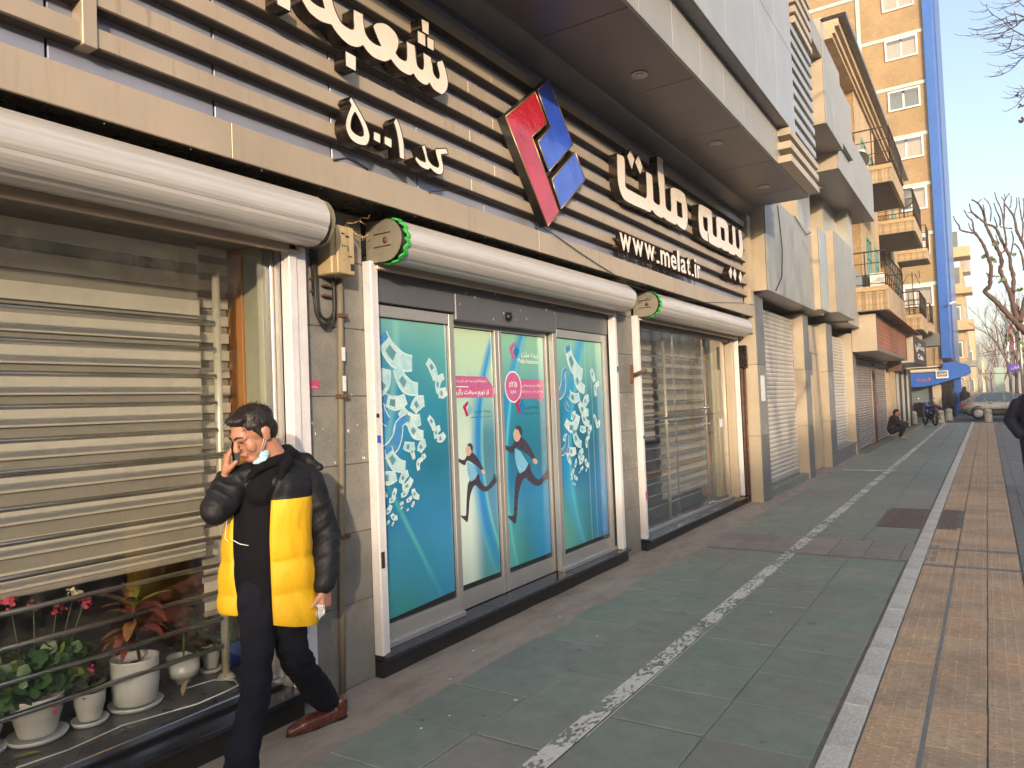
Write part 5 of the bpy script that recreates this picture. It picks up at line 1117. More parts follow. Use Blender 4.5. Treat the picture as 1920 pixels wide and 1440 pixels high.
ac = empty('air_conditioner', (-2.6, 26.0, 8.3), 'outdoor air conditioner with round fan on the nearest upper balcony', 'air conditioner'); 
box('case', M['whitepvc'], -3.1, -2.75, 24.3, 25.1, 8.30, 8.95, ac); m_ = MB(); m_.lathe([(.001,0),(.26,0),(.28,-.02),(.24,-.03),(.001,-.02)], (-2.9, 24.29, 8.62), 20, ax='y'); m_.build('fan', M['rail'], ac)
sd_ = empty('satellite_dish', (-2.3, 33.4, 9.4), 'satellite dish on the railing of the middle upper balcony', 'satellite dish'); m_ = MB(); m_.lathe([(.001,0),(.2,.03),(.38,.12),(.40,.125),(.2,.05),(.001,.02)], (-2.45, 33.2, 9.35), 20, ax='y'); m_.build('dish', mat('grey_dish', (.10,.10,.11), .5), sd_); m_ = MB(); m_.tube([(-2.45, 33.2, 9.35), (-2.45, 33.3, 8.3)], .03, 6); m_.build('mast', M['rail'], sd_)
tag(box('storage_cabinet', M['sticker_k'], -3.85, -2.9, 24.8, 25.3, 4.36, 5.2, None, b=.01), 'black grilled cabinet behind the railing of the nearest lower balcony', 'cabinet'); tag(box('white_cupboard', M['whitepvc'], -2.85, -2.45, 24.8, 25.3, 4.36, 5.25, None, b=.01), 'white cupboard at the corner of the nearest lower balcony', 'cupboard')
an = MB(); an.tube([(-2.7, 39.2, 4.7), (-2.7, 39.2, 7.2)], .02, 6)
for dx in (-.45, .3): an.tube([(-2.7+dx, 39.2, 6.6), (-2.7+dx*.4, 39.2, 7.1), (-2.7, 39.2, 7.0)], .015, 5); an.tube([(-2.7+dx, 39.0, 7.2), (-2.7+dx, 39.4, 6.9)], .015, 5)
an.build('antenna', M['rail'], None, 'thin rooftop style antenna on the far lower balcony', 'antenna')
tag(box('water_cooler', M['header'], -2.55, -1.85, 41.05, 42.2, 3.75, 4.4, None, b=.02), 'grey evaporative cooler box on a bracket at the far balcony corner', 'cooler')
# ground floor of the balcony building
M['shutp'] = mat('dull_pink_shutter', (.42,.36,.32), .5, .2, var=.25, vs=1.5, bump=.05, rnd=.12)
rolling(22.75, 26.05, .08, 2.62, 'closed perforated shutter beside the last cream pillar', X=-3.12, n=34, mt='shutp', group='perforated shutters of the balcony building', perf=True)
rolling(26.35, 29.9, .08, 2.62, 'closed perforated shutter left of the squatting man', X=-3.12, n=34, mt='shutp', group='perforated shutters of the balcony building', perf=True)
box('shutter_post', M['rust'], -3.14, -3.02, 26.12, 26.28, 0, 2.65, b3); box('shop_front', M['dark'], -3.19, -3.13, 21.7, 41, 0, 2.64, b3, b=0); box('wall_street', M['pbrick'], -3.89, -3.13, 21.77, 41, 2.65, 3.9, b3, b=0)
box('plaster_pier', M['pbrick'], -3.12, -3.0, 30.0, 32.3, 0, 2.6, b3)
for k in range(7): box('shop_mullion', M['frame'] if k % 2 else M['sticker_k'], -3.12, -3.02, 32.6+k*1.1, 32.72+k*1.1, 0, 2.6, b3)
box('shop_glass', M['winglass'], -3.115, -3.08, 32.6, 39.8, .3, 2.6, b3, b=0)
box('cream_wall', M['cream'], -3.129, -3.10, 21.7, 22.70, 0, 2.69, b3); box('cream_wall', M['cream'], -3.12, -3.09, 21.69, 22.6, 2.70, 3.4, b3)
s1_ = empty('shop_sign', (-2.7, 25, 3.2), 'reddish brown tiled sign box with cream side over the perforated shutters', 'sign')
box('sign_face', M['redtile'], -2.38, -2.345, 21.3, 29.5, 2.78, 3.6, s1_); box('sign_side', M['cream'], -2.933, -2.34, 21.15, 21.2, 2.70, 3.67, s1_)
fr = MB(); fr.box(-2.40, -2.33, 21.2, 29.6, 3.60, 3.67); fr.box(-2.40, -2.33, 21.2, 29.6, 2.70, 2.78); fr.box(-2.40, -2.33, 21.201, 21.3, 2.781, 3.599); fr.box(-2.40, -2.33, 29.5, 29.6, 2.781, 3.599); fr.build('sign_frame', M['bronze'], s1_)
box('sign_underside', M['soffit'], -3.1, -2.401, 21.21, 29.6, 2.70, 2.72, s1_, b=0); pr = MB(); pr.poly([(-2.9, 22, 3.95), (-2.0, 22, 3.72), (-2.0, 22, 3.70), (-2.9, 22, 3.92)], (0, 9, 0)); pr.build('sloping_hood', M['redtile'], s1_)
M['browncoat2'] = mat('dark_brown_board', (.045,.022,.016), .6, bump=0); s2_ = empty('shop_sign', (-2.6, 34, 3.2), 'dark brown sign box with white lettering beyond the red tiled one', 'sign')
box('sign_face', M['browncoat2'], -2.24, -2.2, 30.7, 37.4, 2.66, 3.72, s2_); box('sign_side', M['cream'], -3.05, -2.2, 30.6, 30.65, 2.66, 3.72, s2_); box('sign_underside', M['frame'], -3.05, -2.245, 30.66, 37.4, 2.66, 2.68, s2_, b=0)
for i, (tx, a, b_, z0, z1) in enumerate(((fa('بستنی'), 31.6, 36.4, 3.10, 3.5), ('Cafe', 32.5, 35.5, 2.86, 3.06))): place(fit(text_mesh(tx, 'sign_text', 0, .03), a, b_, z0, z1), -2.197, M['sticker_w'], 'sign_text', s2_)
tag(box('shop_plaque', M['rust'], -3.0, -2.55, 29.9, 29.95, 2.35, 2.95, None), 'small brown hanging plaque between the two sign boxes', 'plaque')
# ================================================================== BRICK TOWER
TY = 54.0; b4 = empty('brick_tower', (-8, TY, 0), 'tall golden brick tower block with pale blue bands and bright blue corner', 'tower block')
def T(u, v): p = P(u, v, 1, TY); return p.x, p.z
tw = MB(); tw.box(-34, -2.32, TY, TY+24, 3.2, 38); tw.build('brick_wall', M['ybrick'], b4)
zt = lambda x, y: (1400+x/3.692, y/3.692); zu = lambda x, y: (1400+x/3.692, 350+y/3.692)
sc_ = lambda z: 1.62+(z-1.62)*TY/50
for z in (26.2, 23.1, 20.0, 16.93, 13.91, 10.94, 7.92, 29.2): zz = sc_(z); box('floor_band', M['cyanband'], -33.9, -2.34, TY-.06, TY-.002, zz-.11, zz+.11, b4)
for x, z0 in ((-6.05, 16.95), (-11.6, 16.95), (-17, 10)): box('upright_band', M['cyanband'], x-.12, x+.12, TY-.075, TY-.062, sc_(z0+3.05), 37.9, b4)
def twin(q, curtain=True, split=.5, lite=True):
    (x0, z1), (x1, z1b), (x0b, z0), (x1b, z0b) = [T(*w) for w in q]; x0 = (x0+x0b)/2; x1 = (x1+x1b)/2; z1 = (z1+z1b)/2; z0 = (z0+z0b)/2
    t_ = .10; f_ = MB(); y_ = TY-.10
    f_.box(x0, x0+t_, y_, TY+.05, z0, z1); f_.box(x1-t_, x1, y_, TY+.05, z0, z1); f_.box(x0+t_, x1-t_, y_, TY+.05, z1-t_, z1); f_.box(x0+t_, x1-t_, y_, TY+.05, z0, z0+t_); xm = x0+(x1-x0)*split; f_.box(xm-.05, xm+.05, y_+.04, TY, z0+t_, z1-t_)
    w_ = f_.build('window', M['whitepvc'], b4); box('pane', M['curtain'] if curtain else M['winglass'], x0+t_, xm-.05, TY-.025, TY-.01, z0+t_, z1-t_, w_, b=0); box('pane', M['curtain'] if lite else M['winglass'], xm+.05, x1-t_, TY-.025, TY-.01, z0+t_, z1-t_-.0, w_, b=0)
    box('shade_box', M['header'], x0+t_, x1-t_, TY-.06, TY-.03, z1-t_-.18, z1-t_-.001, w_, b=0)
twin([zt(930,-80), zt(1150,-130), zt(938,95), zt(1155,35)]); twin([zt(953,290), zt(1180,235), zt(962,432), zt(1185,378)]); twin([zt(975,645), zt(1198,592), zt(985,778), zt(1208,735)], False, .48, False)
twin([zt(1003,972), zt(1222,935), zt(1015,1120), zt(1228,1082)], True, .45, True); twin([zt(1065,1310), zt(1246,1285), zt(1075,1478), zt(1252,1435)], False, .42, True); twin([zu(1085,700), zu(1288,680), zu(1090,835), zu(1300,832)], True, .4, True); twin([zu(1180,345), zu(1265,335), zu(1180,475), zu(1270,465)], False)
for zc_ in (26.6, 23.4, 20.3): 
    for xo in (-10.2, -15.5): 
        z_ = sc_(zc_-2.2); f_ = MB(); f_.box(xo, xo+1.9, TY-.1, TY+.02, z_, z_+1.3); w_ = f_.build('window', M['whitepvc'], b4); box('pane', M['curtain'], xo+.1, xo+1.8, TY-.115, TY-.101, z_+.1, z_+1.2, w_, b=0)
bu = MB(); bu.box(-2.30, -1.80, TY-.25, TY+3.4, 3.6, 38); bu.build('blue_corner', M['blue'], b4); bu = MB(); bu.box(-2.30, -1.72, TY+3.41, TY+14, 3.6, 38); bu.build('blue_side', mat('blue_side_panel', (.008,.065,.30), .4, .1, var=.14, vs=.6, bump=.04, bs=3, coat=.2), b4)
# lower blue canopy sweeping round the corner
bu = MB(); bu.poly([(-30, TY-.9, 2.62), (-2.4, TY-.9, 2.70), (-2.2, TY-.9, 3.3), (-1.7, TY-.9, 3.3), (-1.05, TY-.9, 3.15), (-.82, TY-.9, 2.95), (-.80, TY-.9, 2.62), (-1.1, TY-.9, 2.42), (-2.6, TY-.9, 1.98), (-3.4, TY-.9, 1.84), (-30, TY-.9, 1.84)], (0, 1.6, 0)); bu.build('blue_canopy', M['blue'], b4)
bu = MB(); bu.tube([(-30, TY-.55, 2.85), (-1.9, TY-.55, 2.85)], .11, 10); bu.tube([(-30, TY-.5, 3.08), (-2.3, TY-.5, 3.1)], .06, 8); bu.build('cream_pipe', M['cream'], b4)
place_y = lambda me, Yp, m, name, parent: _pl(me, Yp, m, name, parent)
def _pl(me, Yp, m, name, parent):
    me.transform(Matrix(((1,0,0,0),(0,0,-1,0),(0,1,0,0),(0,0,0,1)))); me.transform(Matrix.Translation((0, Yp, 0))); me.materials.clear(); me.materials.append(m); o = bpy.data.objects.new(name, me); COL.objects.link(o)
    if parent is not None: adopt(o, parent)
    return o
place_y(fit(text_mesh(fa('قرمه'), 'canopy_text', 0, .03), -3.75, -2.95, 2.12, 2.42), TY-.91, mat('orange_red_lettering', (.55,.09,.03), .4, bump=0), 'canopy_text', b4)
ws = empty('wall_sign', (-2.5, TY-1, 2.6), 'small white framed sign with writing above the blue canopy of the brick tower', 'sign'); f_ = MB(); f_.box(-2.66, -1.98, TY-1.0, TY-.92, 2.32, 2.80); f_.build('sign_frame', M['whitepvc'], ws); box('sign_face', M['greyp'], -2.60, -2.04, TY-1.012, TY-1.001, 2.42, 2.76, ws); place_y(fit(text_mesh(fa('فروش'), 'sign_text', 0, .02), -2.55, -2.1, 2.5, 2.68), TY-1.02, M['sticker_w'], 'sign_text', ws)
box('ground_floor', M['dark'], -30, -2.0, TY+.4, TY+10, 0, 3.2, b4, b=0); box('shop_window', M['winglass'], -4.6, -2.95, TY+.2, TY+.35, .7, 1.8, b4); box('cream_pier', M['cream'], -2.95, -2.45, TY-.1, TY+.35, 0, 1.95, b4, b=.02)
box('dark_door', M['bronze'], -2.44, -1.75, TY-.05, TY+.35, 0, 2.3, b4); box('blue_door', M['blue'], -1.74, -1.35, TY+.1, TY+.35, 0, 2.4, b4); box('sill_band', M['concrete'], -4.6, -2.95, TY-.0, TY+.19, 0, .69, b4)
rmp = MB(); rmp.poly([(-3.9, TY-2.2, 0), (-1.9, TY-2.2, 0), (-2.9, TY-2.2, .85), (-3.9, TY-2.2, .85)], (0, 1.9, 0)); rmp.build('stair_cover', M['bronze'], None, 'dark sloping metal stair cover in front of the brick tower', 'ramp')
cm = empty('security_camera', (-1.6, TY-.3, 7), 'white security camera on the blue corner of the brick tower', 'camera'); m_ = MB(); p = P(1786, 568, 1, TY-.6); m_.obox(p, ((1,0,.35),(0,1,0),(-.35,0,1)), (.17, .14, .07), 0, .02); m_.tube([p, (p.x-.12, TY-.2, p.z-.2)], .03, 6); m_.build('camera_body', M['sticker_w'], cm)
cc = MB()
for (pts) in ([(1762,640),(1765,700),(1764,722)], [(1735,560),(1745,620),(1752,645),(1753,700),(1750,715)]): cc.tube([P(u, v, 1, TY-.12) for u, v in pts], .02, 5)
cc.build('cable', M['wire'], None, 'dark cables dangling down the golden brick wall near the canopy', 'cable')
# ================================================================== FAR BUILDINGS beyond the tower
def farb(u0, u1, vtop, Y0, dep, mt, lab, zw=True, name='far_building', wmt='winglass'):
    a = P(u0, 700, 1, Y0); b_ = P(u1, 700, 1, Y0); zt_ = P(u1, vtop, 1, Y0).z; e = empty(name, (b_.x, Y0, 0), lab, 'building')
    m_ = MB(); m_.box(min(a.x, b_.x-6), b_.x, Y0, Y0+dep, 0, zt_); m_.build('wall', mt, e)
    if zw:
        nz = max(2, int(zt_/3.2))
        for k in range(nz):
            z = 1.2+k*3.2
            if z+1.5 > zt_: break
            f_ = MB(); f_.box(b_.x-.9 if u1-u0 < 20 else b_.x-1.6, b_.x-.25, Y0-.12, Y0+.01, z, z+1.5); w_ = f_.build('window', M['whitepvc'], e); box('pane', M[wmt], b_.x-(.8 if u1-u0 < 20 else 1.5), b_.x-.35, Y0-.14, Y0-.121, z+.1, z+1.4, w_, b=0)
            for q in range(max(1, int(dep/4))): f_ = MB(); f_.box(b_.x-.01, b_.x+.08, Y0+1+q*4, Y0+3.2+q*4, z, z+1.6); w_ = f_.build('window', M['frame'], e); box('pane', M['winglass'], b_.x+.081, b_.x+.1, Y0+1.1+q*4, Y0+3.1+q*4, z+.1, z+1.5, w_, b=0)
    return e, b_.x, zt_
fbm = mat('beige_render', (.52,.38,.24), .8, var=.14, vs=.5, bump=.1); fby = mat('pale_yellow_render', (.62,.52,.34), .8, var=.1, vs=.4, bump=.1); fbg = mat('grey_render', (.34,.33,.32), .8, var=.15, vs=.4, bump=.1)
e, bx_, bz = farb(1790, 1815, 498, 78, 14, fbm, 'beige building with stacked balconies just beyond the brick tower')
for k in range(4):
    z = 3.6+k*3.3; m_ = MB(); m_.box(bx_-1.4, bx_+.7, 77.2, 80, z, z+.9 if k % 2 else z+.5); m_.build('balcony', fbm if k != 0 else M['cladblue'], e)
    box('balcony_window', M['winglass'], bx_-1.2, bx_-.2, 77.9, 77.98, z+1.0, z+2.4, e, b=0)
box('roof_tank', M['frame'], bx_-.2, bx_+.6, 82, 85, bz+.01, bz+1.2, e); box('roof_room', fbm, bx_-2.6, bx_-.9, 79, 84, bz+.01, bz+1.4, e)
farb(1817, 1831, 603, 100, 16, fby, 'pale yellow sunlit building, second beyond the brick tower'); farb(1830, 1839, 645, 125, 20, fbg, 'grey building, third beyond the brick tower'); farb(1838, 1846, 675, 165, 40, fby, 'faint beige building at the far end of the shop side')
farb(1868, 1930, 700, 210, 30, fbg, 'low grey block at the far end of the street', False)
# shops under the beige building
sh = empty('street_kiosk', (-1.6, 66, 0), 'small shop corner with white sign and goods between the tower and the silver car', 'shop'); box('shop_body', M['cream'], -3.6, -1.25, 66, 70, 0, 2.3, sh); box('sign_face', M['sticker_w'], -3.2, -1.6, 65.9, 65.98, 2.05, 2.5, sh); box('sign_face', M['sticker_p'], -3.2, -1.6, 65.88, 65.97, 2.52, 2.62, sh)
# ================================================================== OPPOSITE ROW (it shades the pavement)
r5 = random.Random(2); yy = -150; k = 0; opm = [fbm, fbg, M['concrete'], fby]
while yy < 95:
    L = r5.uniform(14, 22); hgt = 11.0+r5.uniform(-.25, .25); e = empty('opposite_building', (24, yy+L/2, 0), '%s building in the row across the street, %s' % (('beige', 'grey', 'plain concrete', 'pale yellow')[k % 4], '%s block' % ('first','second','third','fourth','fifth','sixth','seventh','eighth','ninth','tenth','eleventh','twelfth','thirteenth','fourteenth','fifteenth','sixteenth','last')[k]), 'building', 'buildings across the street')
    box('wall', opm[k % 4], 24, 34, yy, yy+L-.02, 0, hgt, e, b=0)
    for fl_ in range(3):
        wb = MB()
        for q in range(int(L/3)): wb.box(23.93, 23.99, yy+1+q*3, yy+2.7+q*3, 1+fl_*3.6, 3.1+fl_*3.6)
        wb.build('window_row', M['winglass'], e, kind='stuff')
    yy += L; k += 1
# ================================================================== STREET FURNITURE
def bollard(x, y, lab, s=1):
    e = empty('bollard', (x, y, 0), lab, 'bollard', 'round concrete bollards at the side street'); m_ = MB(); m_.lathe([(.17, 0), (.17, .06), (.155, .08), (.155, .40), (.145, .41), (.145, .43), (.155, .44), (.152, .54), (.12, .60), (.06, .63), (.001, .635)], (x, y, 0), 20); m_.build('shaft', M['bollard'], e)
for x, y, lb in ((-3.05, 40.2, 'concrete bollard left of the blue motorcycle'), (-1.95, 41.0, 'concrete bollard right of the blue motorcycle, the nearer of two'), (-1.72, 44.0, 'concrete bollard right of the blue motorcycle, the farther of two'), (-.02, 40.9, 'concrete bollard in front of the silver car')): bollard(x, y, lb)
sg = empty('street_sign', (1.0, 40, 0), 'violet blue street name sign with white writing at the right edge', 'street sign'); a, b_ = P(1890, 683, 1, 40), P(1921, 696, 1, 40)
box('sign_plate', mat('violet_sign', (.10,.07,.42), .4, bump=0), a.x, b_.x+.2, 39.97, 40, b_.z, a.z, sg); place_y(fit(text_mesh(fa('خیابان'), 'sign_text', 0, .02), a.x+.1, b_.x, b_.z+.1, a.z-.08), 39.965, M['sticker_w'], 'sign_text', sg)
for x in (a.x+.12, b_.x-.05): m_ = MB(); m_.tube([(x, 40.03, 0), (x, 40.03, b_.z+.2)], .03, 8); m_.build('post', M['frame'], sg)
bn = empty('banner_mast', (1.2, 60, 0), 'tall mast dressed with red, white and green banners at the right', 'banner')
gmat = [mat('banner_green', (.03,.17,.08), .7), M['sticker_w'], mat('banner_red', (.22,.05,.06), .7)]
for i, (u0, u1, v0, v1, mt) in enumerate(((1882,1887,600,660,0),(1888,1894,640,680,1),(1890,1899,610,655,2),(1900,1906,640,690,2),(1894,1898,655,700,1),(1886,1890,585,630,0))):
    a, b_ = P(u0, v0, 1, 60+i*.3), P(u1, v1, 1, 60+i*.3); m_ = MB(); n = 8; vs = []
    for k in range(n+1):
        z = a.z+(b_.z-a.z)*k/n; w = .07*math.sin(k*1.3+i); vs += [(a.x+w, 60+i*.3, z), (b_.x+w, 60+i*.3+.1*math.sin(k), z)]
    m_.add(vs, [(2*k, 2*k+1, 2*k+3, 2*k+2) for k in range(n)]); m_.build('banner_cloth', gmat[mt], bn, fix=False)
for u in (1885, 1897): a = P(u, 570, 1, 61); m_ = MB(); m_.tube([(a.x, 61, 0), (a.x, 61, a.z)], .06, 8); m_.build('mast', M['frame'], bn)
for i, (u, v, Y_, lb) in enumerate(((1872,672,80,'pale pole with grey box far down the street'), (1908,560,32,'thin grey lamp post at the right edge'))):
    a = P(u, v, 1, Y_); e = empty('pole', (a.x, Y_, 0), lb, 'pole'); m_ = MB(); m_.tube([(a.x, Y_, 0), (a.x, Y_, a.z)], .05 if i else .16, 8); m_.build('shaft', M['frame'], e)
    if not i: box('pole_box', M['cyanband'], a.x-.35, a.x+.35, Y_-.2, Y_+.2, a.z-6.0, a.z-.8, e)
wr = MB()
for (v0, v1) in ((664, 640), (668, 655), (700, 697)): wr.tube([P(1835, v0, 1, 75), P(1880, (v0+v1)/2+2, 1, 66), P(1940, v1, 1, 60)], .02, 4)
wr.build('overhead_wire', M['wire'], None, 'thin overhead wires strung across the far end of the street', 'wire')
# ================================================================== TREES
M['bark'] = mat('tree_bark', (.14,.085,.068), .85, var=.4, vs=14, bump=.6, bs=40, bd=.01); M['twig'] = mat('grey_twig', (.13,.105,.095), .85, var=.3, bump=.2)
def bez(pts, sub=4):
    out = []; n = len(pts)
    for i in range(n-1):
        p0, p1, p2, p3 = pts[max(i-1, 0)], pts[i], pts[i+1], pts[min(i+2, n-1)]
        for k in range(sub): t = k/sub; out.append(.5*((2*p1)+(-p0+p2)*t+(2*p0-5*p1+4*p2-p3)*t*t+(-p0+3*p1-3*p2+p3)*t**3))
    out.append(pts[-1]); return out
tr1 = empty('pollarded_tree', (1.75, 22.6, 0), 'bare pollarded street tree with knobbly reddish branches at the right edge', 'tree')
zq = lambda L, o=(1760, 340): [(o[0]+a/6, o[1]+b/6) for a, b in L]
r6 = random.Random(6)
def branch(L, r0, r1, off=0, o=(1760, 340), Yb=22, nm='limb', end=0):
    q = zq(L, o); n = len(q); pts = []
    for i, (u, v) in enumerate(q): t = i/(n-1); pts.append(P(u, v, 1, Yb+off*(1-t)+end*t))
    pts = bez(pts); N = len(pts); rs = [.82*(r0+(r1-r0)*(i/(N-1)))*(1+.16*math.sin(i*2.1+off)+r6.uniform(-.08,.12)) for i in range(N)]
    m_ = MB(); m_.tube(pts, rs, 8); return m_.build(nm, M['bark'], tr1)
B = [([(400,570),(470,660),(520,750),(560,870),(590,960),(582,1080),(572,1180),(520,1240),(620,1330),(700,1410),(800,1520),(880,1600),(960,1680),(1060,1740)], .035, .085, -.8), ([(370,205),(440,245),(490,320),(520,420),(530,490),(600,640),(640,730),(690,820),(710,930),(690,990),(740,1120),(800,1250),(840,1400),(880,1560)], .022, .075, -.3), ([(520,480),(600,500),(650,540),(700,650),(760,770),(800,850),(810,960),(840,1060),(840,1180),(830,1300),(850,1420),(890,1560)], .03, .07, .4), ([(740,250),(830,370),(860,450),(880,560),(940,680),(1000,820),(1020,1000),(990,1250),(950,1420),(920,1580)], .022, .07, .8), ([(165,390),(185,440),(230,500),(250,550),(380,580),(400,570)], .014, .03, -.8), ([(285,320),(330,400),(375,440),(390,520),(400,570)], .015, .028, -.8), ([(335,470),(350,520),(380,560)], .012, .018, -.8), ([(345,250),(370,340),(440,400),(520,470)], .014, .03, -.3), ([(325,350),(370,355),(440,420)], .012, .015, -.3), ([(480,200),(440,245)], .012, .016, -.3), ([(500,260),(510,310),(520,400)], .013, .018, -.3),
     ([(630,120),(650,200),(690,280),(720,380),(730,480),(750,600),(760,700),(745,780)], .013, .03, .2), ([(505,185),(560,240),(590,330),(580,450)], .012, .018, -.2), ([(620,240),(650,330),(690,420),(690,500)], .013, .022, .3), ([(800,130),(740,220),(740,350),(730,480)], .014, .024, .5), ([(705,175),(740,220)], .012, .014, .5), ([(740,140),(750,200)], .011, .014, .5), ([(815,160),(815,240),(800,300)], .012, .016, .6), ([(620,400),(640,450),(660,520)], .012, .018, .4), ([(690,510),(760,525),(830,530)], .014, .02, .5), ([(875,180),(880,260),(860,340),(850,400)], .012, .018, .8), ([(900,180),(910,260),(930,400),(950,480),(940,640)], .012, .024, .9), ([(950,185),(960,300),(950,420)], .012, .016, .9), ([(820,560),(840,650),(820,780),(800,840)], .016, .024, .4), ([(850,700),(900,750),(940,850),(960,1000)], .02, .03, .9), ([(690,820),(730,790),(745,770)], .02, .02, 0), ([(640,600),(670,700),(660,760)], .012, .018, -.2), ([(560,1080),(545,1035),(530,1040)], .02, .012, -.8)]
for L, r0, r1, off in B: branch(L, r0, r1, off, end=0 if r1 > .04 else off)
branch([(860,80),(880,200),(900,300),(960,350),(1060,430),(1150,560),(1220,760),(1260,1100),(1270,1440)], .085, .17, 0, (1760, 560), 22.2, 'trunk', .4)
lf = MB()
for (u, v) in ((1845,482),(1862,487),(1900,478),(1867,518),(1878,525),(1866,455),(1913,545),(1905,625),(1915,640),(1890,632),(1918,655)):
    for k in range(5): p = P(u+r6.uniform(-5,5), v+r6.uniform(-4,4), 1, 22+r6.uniform(-.5,.5)); disc_leaf(lf, p, (r6.uniform(-1,1), r6.uniform(-1,0), r6.uniform(0,1)), .05, 0, 3)
lf.build('leaf_tuft', mat('yellowing_leaf', (.12,.16,.05), .6, bump=0), tr1, kind='stuff')
tr2 = empty('street_tree', (2.6, 10.5, 0), 'fine bare drooping twigs of a nearer street tree in the top right corner', 'tree')
def twigs(L, o=(1760, 0), Yb=9.5, r=.007):
    q = zq(L, o); pts = bez([P(u, v, 1, Yb+.15*math.sin(i+L[0][0])) for i, (u, v) in enumerate(q)]); m_ = MB(); N = len(pts); m_.tube(pts, [r*(.35+.65*i/(N-1)) for i in range(N)], 5)
    for i in range(2, N-1, 3):
        for sg in (-1, 1):
            if r6.random() < .6:
                d = Vector((r6.uniform(-.14,-.02), r6.uniform(-.05,.05), r6.uniform(.0,.03)*sg)); m_.tube(bez([pts[i], pts[i]+d, pts[i]+d*1.7+Vector((0,0,.035))], 3), [r*.5, r*.45, r*.4, r*.36, r*.3, r*.26, r*.2], 4)
    m_.build('twig', M['twig'], tr2)
for L in ([(545,40),(545,90),(620,170),(720,230),(800,310),(860,350),(960,400),(1100,470)], [(430,330),(440,380),(480,392),(560,388),(640,380),(760,350),(870,290),(960,210),(1100,150)], [(540,300),(580,315),(640,290),(760,260),(860,240),(960,230)], [(715,70),(760,75),(840,50),(900,10),(1000,-40)], [(730,110),(800,150),(880,160),(960,190)], [(720,490),(770,540),(840,565),(900,545),(960,510),(1080,440)], [(665,800),(720,828),(790,800),(860,740),(920,670),(960,640),(1100,520)], [(770,730),(820,738),(860,740)], [(880,615),(920,622),(960,620),(1040,600)], [(880,1065),(920,1070),(960,1040),(1040,980)], [(790,1235),(860,1200),(920,1130),(960,1080),(1060,960)], [(600,430),(650,435),(690,410),(720,390)], [(720,430),(735,370),(800,310)], [(840,370),(820,460),(790,540)], [(890,430),(960,460),(1060,470)], [(880,490),(940,520),(1040,530)], [(850,120),(870,200),(880,290)], [(760,180),(770,240),(830,290)], [(900,20),(940,60),(1000,90)], [(920,960),(960,1000),(1040,1010)]): twigs(L)
m_ = MB(); m_.tube([(2.6, 10.5, 0), (2.55, 10.4, 2.2), (2.5, 10.2, 4.5), (2.2, 9.9, 6.2)], [.15, .12, .10, .06], 10)
for (x, y, z) in ((1.0, 9.5, 7.6), (.95, 9.5, 6.6), (1.1, 9.5, 5.9), (1.2, 9.5, 8.4)): m_.tube(bez([Vector((2.45, 10.1, 5.0)), Vector((1.9, 9.9, z-.1)), Vector((x, y, z))]), [.05-.004*i for i in range(9)], 6)
m_.build('trunk', M['bark'], tr2)
for (u, v) in ((1914,200),(1917,222),(1908,178),(1913,228)):
    m_ = MB(); p = P(u, v, 1, 9.5)
    for k in range(7): m_.lathe([(.001,-.012),(.012,0),(.001,.012)], p+Vector((r6.gauss(0,.012), r6.gauss(0,.012), r6.gauss(0,.014))), 6)
    m_.build('seed_cluster', M['twig'], tr2)
def baretree(x, y, h, seed, lab, spread=.9, depth=4, r0=.12, name='street_tree', mt='bark'):
    r_ = random.Random(seed); e = empty(name, (x, y, 0), lab, 'tree', 'bare street trees'); t_ = MB(); c_ = MB()
    def grow(p, d, L, r, lev, mb):
        pts = [p]; q = p.copy(); dd = d.copy()
        for k in range(4): dd = (dd+Vector((r_.gauss(0,.10), r_.gauss(0,.10), .04))).normalized(); q = q+dd*L/4; pts.append(q.copy())
        mb.tube(pts, [r*(1-.11*k) for k in range(5)], 7 if lev == 0 else 5 if lev < 3 else 3)
        if lev >= depth: return
        for k in range(r_.choice((2, 3, 3)) if lev else 4):
            a = r_.uniform(0, 6.28); s_ = spread*r_.uniform(.4, .9); nd = (dd+Vector((math.cos(a)*s_, math.sin(a)*s_, r_.uniform(-.05,.3)))).normalized(); grow(pts[-1] if k < 2 else pts[3], nd, L*r_.uniform(.55,.8), r*.58, lev+1, c_)
    grow(Vector((x, y, 0)), Vector((0, 0, 1)), h*.36, r0, 0, t_); t_.build('trunk', M[mt], e); c_.build('crown', M[mt], e); return e
baretree(2.6, 6.4, 7.0, 21, 'bare street tree just out of frame whose branches shade the white shutter', depth=4)
M['fartwig'] = mat('far_tree_twigs', (.22,.15,.13), .9, var=.3, bump=0)
for i, (u, Y_, h) in enumerate(((1915, 52, 8), (1898, 70, 8), (1884, 88, 8), (1872, 105, 9), (1862, 125, 9), (1905, 100, 9), (1852, 150, 9))):
    p = P(u, 735, 1, Y_); baretree(p.x, Y_, h, 40+i, 'bare reddish street tree far down the road, %s from the front' % ('first','second','third','fourth','fifth','sixth','seventh')[i], depth=5, r0=.13, mt='fartwig')
